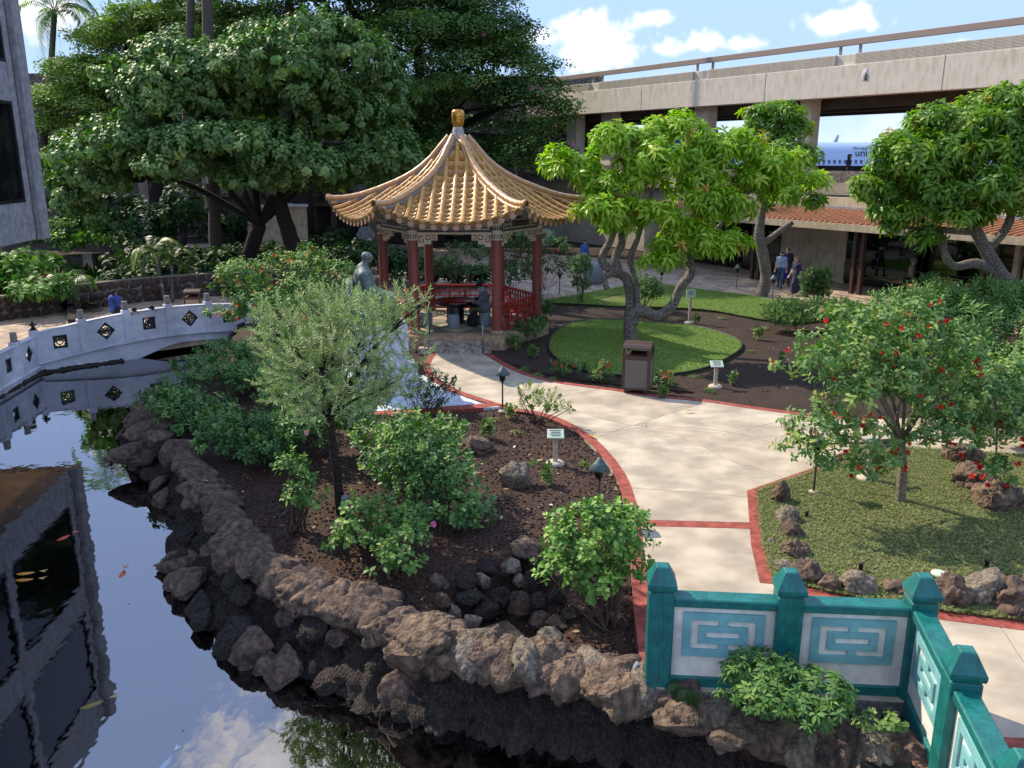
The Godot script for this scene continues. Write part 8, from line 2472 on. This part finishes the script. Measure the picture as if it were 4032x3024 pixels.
func people() -> void:
	var skin := Color(0.42, 0.26, 0.18)
	var black := Color(0.015, 0.015, 0.018)
	var navy := Color(0.02, 0.03, 0.09)
	# bridge: adult in a blue jacket, two children leaning over the wall
	var j := stance(1.68, 0.05, 0.05)
	var blue := Color(0.02, 0.055, 0.30)
	var pb := Vector3(-14.75, -0.42, -31.5)
	j.look = Vector3(0.6, -0.3, 1)
	var extra := [[Vector3(0, 1.38, -0.1), Vector3(0, 1.32, -0.14), 0.09, 0.08, blue], [Vector3(-0.1, 0.9, 0), Vector3(0.1, 0.9, 0), 0.13, 0.13, blue], [Vector3(-0.16, 1.3, 0), Vector3(0.16, 1.3, 0), 0.13, 0.13, blue]]
	person("person in a bright blue hooded jacket standing on the bridge", j, {"skin": skin, "hair": black, "top": blue, "legs": Color(0.55, 0.53, 0.52), "shoes": Color(0.3, 0.3, 0.3)}, pb, 2.5, 1.12, 0.018, extra)
	var bag := thing("shoulder_bag", "black shoulder bag hanging at the side of the person in blue", "bag", pb + Vector3(0.22, 0.62, 0.2), 0.4)
	part("sack", rock_mesh(810, 12, 0.2, 4), solid(Color(0.035, 0.035, 0.04), 0.7), bag, Transform3D(Basis(Vector3(0, 0, 1), 0.2) * Basis.from_scale(Vector3(0.2, 0.25, 0.12)), Vector3(0, 0.2, 0)))
	var st := begin()
	tube(st, curve([Vector3(-0.02, 0.38, 0.08), Vector3(-0.12, 0.62, 0.06), Vector3(-0.2, 0.82, -0.06), Vector3(-0.16, 0.7, -0.2), Vector3(0.0, 0.35, -0.1)], 4), along([0.02, 0.02], 17), 6)
	part("strap", done(st), solid(Color(0.035, 0.035, 0.04), 0.7), bag)
	for q in [[3.28, "dark haired child in navy leaning over the white bridge wall", navy, 0.0], [3.9, "child with tied hair and white top hanging an arm over the bridge wall", Color(0.6, 0.62, 0.65), 1.0]]:
		var k := stance(1.2, 0.0, 0.0)
		k.head = Vector3(0, 1.10, 0.30)
		k.look = Vector3(0, -0.9, 0.7)
		k.neck = Vector3(0, 1.05, 0.17)
		k.chest = Vector3(0, 0.95, 0.08)
		for s in [["l", 1.0], ["r", -1.0]]:
			k["sh" + s[0]] = Vector3(s[1] * 0.13, 1.03, 0.1)
			k["el" + s[0]] = Vector3(s[1] * 0.25, 1.06, 0.26)
			k["wr" + s[0]] = Vector3(s[1] * 0.16 - (0.3 if q[3] > 0.5 and s[1] < 0.0 else 0.0) * 0.3, 1.06 if q[3] < 0.5 or s[1] > 0.0 else 0.86, 0.37)
		k.hs = 0.95
		var b := Basis(Vector3.UP, 0.7366)
		var at: Vector3 = Vector3(-15.87, 0, -27.9) + b * Vector3(q[0], 0, -0.30)
		at.y = -0.38
		person(q[1], k, {"skin": skin, "hair": black, "top": q[2], "legs": navy, "shoes": black, "sleeve": skin, "hs": 0.98, "long": 0.08 * q[3]}, at, 0.7366, 0.75, 0.016)
	# two seated in the pavilion
	var c := P_AT + Vector3(-0.17, 0.45, 0.35)
	var g := Color(0.10, 0.12, 0.14)
	j = seated()
	var hood := [[Vector3(0, 1.21, 0.1), Vector3(0, 1.22, 0.17), 0.118, 0.1, Color(0.26, 0.28, 0.30)], [Vector3(0, 1.08, 0.0), Vector3(0, 1.05, -0.06), 0.12, 0.1, g], [Vector3(-0.14, 0.95, 0), Vector3(0.14, 0.95, 0), 0.14, 0.14, g], [Vector3(0, 0.7, 0), Vector3(0, 0.6, -0.02), 0.18, 0.2, g]]
	person("person in a grey hooded jacket bent over on a stool", j, {"skin": skin, "hair": black, "top": g, "legs": Color(0.10, 0.08, 0.055), "shoes": black}, c + Vector3(1.03, 0, 0.45), -1.9, 1.1, 0.018, hood)
	j = seated()
	person("person dressed in black with a cap seated behind the table edge", j, {"skin": skin, "hair": black, "top": black, "legs": black, "shoes": black}, c + Vector3(1.0, 0, -0.45), -1.35, 1.05, 0.018, [[Vector3(0, 1.27, 0.2), Vector3(0, 1.25, 0.3), 0.06, 0.03, black], [Vector3(0, 1.26, 0.15), Vector3(0, 1.28, 0.15), 0.09, 0.07, black]])
	# the walk under the terminal eaves
	j = stance(1.66, 0.2, 0.12)
	var dress := Color(0.02, 0.025, 0.055)
	var skirt := [[Vector3(0, 0.95, 0), Vector3(-0.0, 0.3, -0.06), 0.13, 0.2, dress], [Vector3(0, 0.6, 0.02), Vector3(0.02, 0.16, 0.1), 0.15, 0.14, dress]]
	person("woman in a long dark dress walking along the covered walk", j, {"skin": Color(0.5, 0.33, 0.25), "hair": Color(0.14, 0.07, 0.035), "top": dress, "legs": dress, "shoes": Color(0.3, 0.2, 0.12), "sleeve": Color(0.5, 0.33, 0.25), "long": 0.16}, Vector3(12.68, 0.04, -38.20), -1.25, 0.95, 0.02, skirt)
	j = stance(1.7, 0.16, 0.06)
	person("person in a pale blue shirt and jeans carrying a blue bag", j, {"skin": skin, "hair": black, "top": Color(0.28, 0.36, 0.5), "legs": Color(0.05, 0.08, 0.16), "shoes": black, "sleeve": skin}, Vector3(12.61, 0.04, -40.17), -0.5, 1.0, 0.022)
	j = stance(1.78, 0.12, 0.05)
	person("tall person in dark clothes walking behind the blue bag", j, {"skin": skin, "hair": black, "top": Color(0.02, 0.025, 0.04), "legs": Color(0.03, 0.04, 0.07), "shoes": black, "sleeve": skin}, Vector3(13.17, 0.04, -41.07), -0.3, 1.05, 0.022)
	bag = thing("shopping_bag", "large blue shopping bag with red and orange print held between two walkers", "bag", Vector3(12.97, 0.04, -40.76) + Vector3(-0.1, 0.55, 0.25), -0.3)
	part("sack", cbox(Vector3(0.42, 0.52, 0.16), 0.02), solid(Color(0.03, 0.12, 0.52), 0.5), bag, Transform3D(Basis.IDENTITY, Vector3(0, 0.1, 0)))
	part("print", cbox(Vector3(0.3, 0.16, 0.006)), solid(Color(0.75, 0.18, 0.06), 0.5), bag, Transform3D(Basis(Vector3(0, 0, 1), 0.4), Vector3(-0.02, 0.24, 0.083)))
	st = begin()
	tube(st, curve([Vector3(-0.14, 0.35, 0), Vector3(-0.08, 0.56, 0), Vector3(0.08, 0.56, 0), Vector3(0.14, 0.35, 0)], 4), along([0.012, 0.012], 13), 5)
	part("handle", done(st), M.plain_black, bag)
	j = stance(1.72, 0.12, 0.04)
	var hat := [[Vector3(0, 1.72, 0.02), Vector3(0, 1.73, 0.02), 0.1, 0.08, Color(0.07, 0.13, 0.12)], [Vector3(0, 1.68, 0.02), Vector3(0, 1.69, 0.12), 0.11, 0.07, Color(0.07, 0.13, 0.12)]]
	var mp := Vector3(17.10, 0.04, -36.65)
	person("man in a cap and tan jacket walking past the mirror glass", j, {"skin": skin, "hair": black, "top": Color(0.16, 0.12, 0.085), "legs": Color(0.06, 0.06, 0.06), "shoes": black}, mp, 1.2, 1.05, 0.022, hat)
	bag = thing("shoulder_bag", "dark square shoulder bag at the capped man's hip", "bag", mp + Vector3(-0.28, 0.78, 0.2), 0.2)
	part("sack", cbox(Vector3(0.38, 0.28, 0.14), 0.03), solid(Color(0.04, 0.04, 0.045), 0.7), bag, Transform3D(Basis.IDENTITY, Vector3(0, 0.1, 0)))
	st = begin()
	tube(st, curve([Vector3(0.15, 0.2, 0), Vector3(0.3, 0.62, -0.08), Vector3(0.2, 0.5, -0.2)], 4), along([0.015, 0.015], 9), 5)
	part("strap", done(st), M.plain_black, bag)
	bag = thing("travel_trolley", "small trolley with red and white bundles beside the capped man", "luggage", mp + Vector3(-0.1, 0.0, 0.55), 0.3)
	part("case", cbox(Vector3(0.5, 0.42, 0.3), 0.03), solid(Color(0.42, 0.46, 0.52), 0.5), bag, Transform3D(Basis.IDENTITY, Vector3(0, 0.35, 0)))
	part("red_bundle", cbox(Vector3(0.46, 0.2, 0.3), 0.05), solid(Color(0.55, 0.06, 0.07), 0.6), bag, Transform3D(Basis.IDENTITY, Vector3(0.02, 0.66, 0)))
	for x in [-0.2, 0.2]: part("wheel", turned([Vector2(0, 0.02), Vector2(0.07, 0.02), Vector2(0.07, -0.02), Vector2(0, -0.02)], 12), M.plain_black, bag, Transform3D(Basis(Vector3.RIGHT, PI / 2), Vector3(x, 0.08, 0.13)))
	j = stance(1.64, 0.1, 0.05)
	person("woman in black with dark hair on the upper walkway", j, {"skin": Color(0.5, 0.33, 0.25), "hair": black, "top": black, "legs": black, "shoes": black, "long": 0.12}, Vector3(16.99, 5.26, -44.60) * Vector3(1, 0, 1) + Vector3(0, 4.5, 0), 1.3, 0.95, 0.022)
	j = stance(1.7, 0.1, 0.05)
	person("dim figure in blue sitting area behind the trees, far back", j, {"skin": skin, "hair": black, "top": Color(0.04, 0.10, 0.3), "legs": navy, "shoes": black}, Vector3(3.89, 0.00, -46.18), 0.4, 1.0, 0.03)


func small_things() -> void:
	# koi whose backs break the surface
	var k := 0
	for q in [["red and white koi in the dark reflection at left", Vector3(-8.52, -1.00, -15.03), 1.1, Color(0.75, 0.18, 0.08)], ["pale orange koi in the sky reflection", Vector3(-6.78, -1.00, -13.57), 1.7, Color(0.70, 0.30, 0.16)], ["upper of two small yellow koi at far left", Vector3(-8.43, -1.00, -13.57), 0.2, Color(0.72, 0.48, 0.10)], ["lower of two small yellow koi at far left", Vector3(-8.32, -1.00, -13.33), 0.1, Color(0.72, 0.45, 0.10)], ["long yellow koi near the building's reflection corner", Vector3(-5.53, -1.00, -9.88), 0.6, Color(0.45, 0.38, 0.10)], ["white koi at the bottom edge of the pond", Vector3(-4.14, -1.00, -8.76), 1.3, Color(0.65, 0.70, 0.75)]]:
		var t := thing("koi", q[0], "fish", q[1] + Vector3(0, -0.035, 0), q[2], "koi in the pond")
		var st := begin()
		st.set_smooth_group(1)
		tube(st, curve([Vector3(-0.2, 0, 0), Vector3(-0.17, 0, 0), Vector3(-0.08, 0, 0.015), Vector3(0.04, 0, 0.005), Vector3(0.14, 0, -0.02), Vector3(0.2, 0, -0.03)], 3), along([0.012, 0.04, 0.06, 0.052, 0.028, 0.012], 16), 12)
		part("fish_body", done(st), solid(q[3], 0.3), t)
		st = begin()
		plate(st, PackedVector2Array([Vector2(0.18, 0.0), Vector2(0.29, 0.05), Vector2(0.26, 0.0), Vector2(0.3, -0.05)]), -0.004, 0.004)
		part("tail", done(st), solid(q[3].lightened(0.3), 0.4), t, Transform3D(Basis(Vector3.RIGHT, PI / 2), Vector3(0, 0.037, -0.03)))
		k += 1
	# a scrap of white paper, a grey marker box, sprinkler heads, cover plates
	tag(part("paper_scrap", cbox(Vector3(0.09, 0.006, 0.16)), solid(Color(0.85, 0.85, 0.84), 0.8), null, Transform3D(Basis(Vector3(1, 0, 0.4).normalized(), -0.7), Vector3(-5.88, -0.10, -15.47) + Vector3(0, 0.06, 0))), "scrap of white paper on the soil behind the rock wall", "litter")
	var m := thing("marker_box", "small grey utility box on a stake by the slender dark trunk", "utility box", Vector3(-2.96, -0.12, -13.90))
	part("stake", cbox(Vector3(0.06, 0.3, 0.06)), M.black_iron, m, Transform3D(Basis.IDENTITY, Vector3(0.06, 0.12, 0)))
	part("case", cbox(Vector3(0.13, 0.24, 0.11), 0.008), M.stool, m, Transform3D(Basis.IDENTITY, Vector3(0.06, 0.3, 0)))
	var s := thing("sprinkler_head", "sprinkler head on the rough lawn behind the second teal post", "sprinkler", Vector3(5.19, 0.05, -11.62), 0.0, "sprinkler heads")
	part("riser", turned([Vector2(0.03, -0.02), Vector2(0.03, 0.09), Vector2(0.036, 0.09), Vector2(0.036, 0.12), Vector2(0, 0.125)], 10), M.rust_pole, s)
	dup(s, Vector3(7.12, 0.05, -11.72), 0.0, "sprinkler head near the right edge of the rough lawn")
	dup(s, Vector3(5.03, 0.05, -13.55), 0.0, "sprinkler head beside the lamp on the rough lawn")
	var cv := thing("cover_plate", "round green valve cover on the rough lawn behind the third teal post", "valve cover", Vector3(6.30, 0.06, -11.48), 0.0, "valve covers")
	part("lid", turned([Vector2(0.12, -0.02), Vector2(0.12, 0.02), Vector2(0.1, 0.03), Vector2(0, 0.03)], 18), M.sign_face, cv)
	dup(cv, Vector3(1.56, -0.08, -9.28), 0.0, "round tan valve cover on the soil by the first teal post", 0.9)
	var sp := thing("spotlight", "small grey garden spotlight at the foot of the first teal post", "lamp", Vector3(1.51, -0.08, -9.11))
	part("housing", cbox(Vector3(0.09, 0.13, 0.09), 0.01), M.stool, sp, Transform3D(Basis(Vector3(0, 0, 1), -0.5), Vector3(0, 0.12, 0)))
	part("stem", turned([Vector2(0.02, -0.05), Vector2(0.02, 0.1), Vector2(0, 0.1)], 8), M.black_iron, sp)
	# fallen yellow leaves on the path
	var lf := begin()
	leaf(lf, Vector3(-0.12, 0.03, 0), Vector3.RIGHT, Vector3.UP, 0.26, 0.08, -0.1, 0.4, 1)
	var lm := done(lf)
	for q in [["yellow leaf lying on the path right of the bin", Vector3(4.29, 0.01, -19.91), 0.3], ["yellow leaf on the middle of the path", Vector3(1.78, 0.01, -17.96), 2.2], ["curled tan leaf at the statue landing", Vector3(-2.19, 0.03, -23.11), 0.1], ["yellow leaf on the mulch right of the bin", Vector3(4.52, 0.00, -23.87), 0.4]]:
		tag(part("fallen_leaf", lm, solid(Color(0.66, 0.56, 0.20), 0.7), null, Transform3D(Basis(Vector3.UP, q[2]), q[1])), q[0], "leaf", "large fallen leaves")
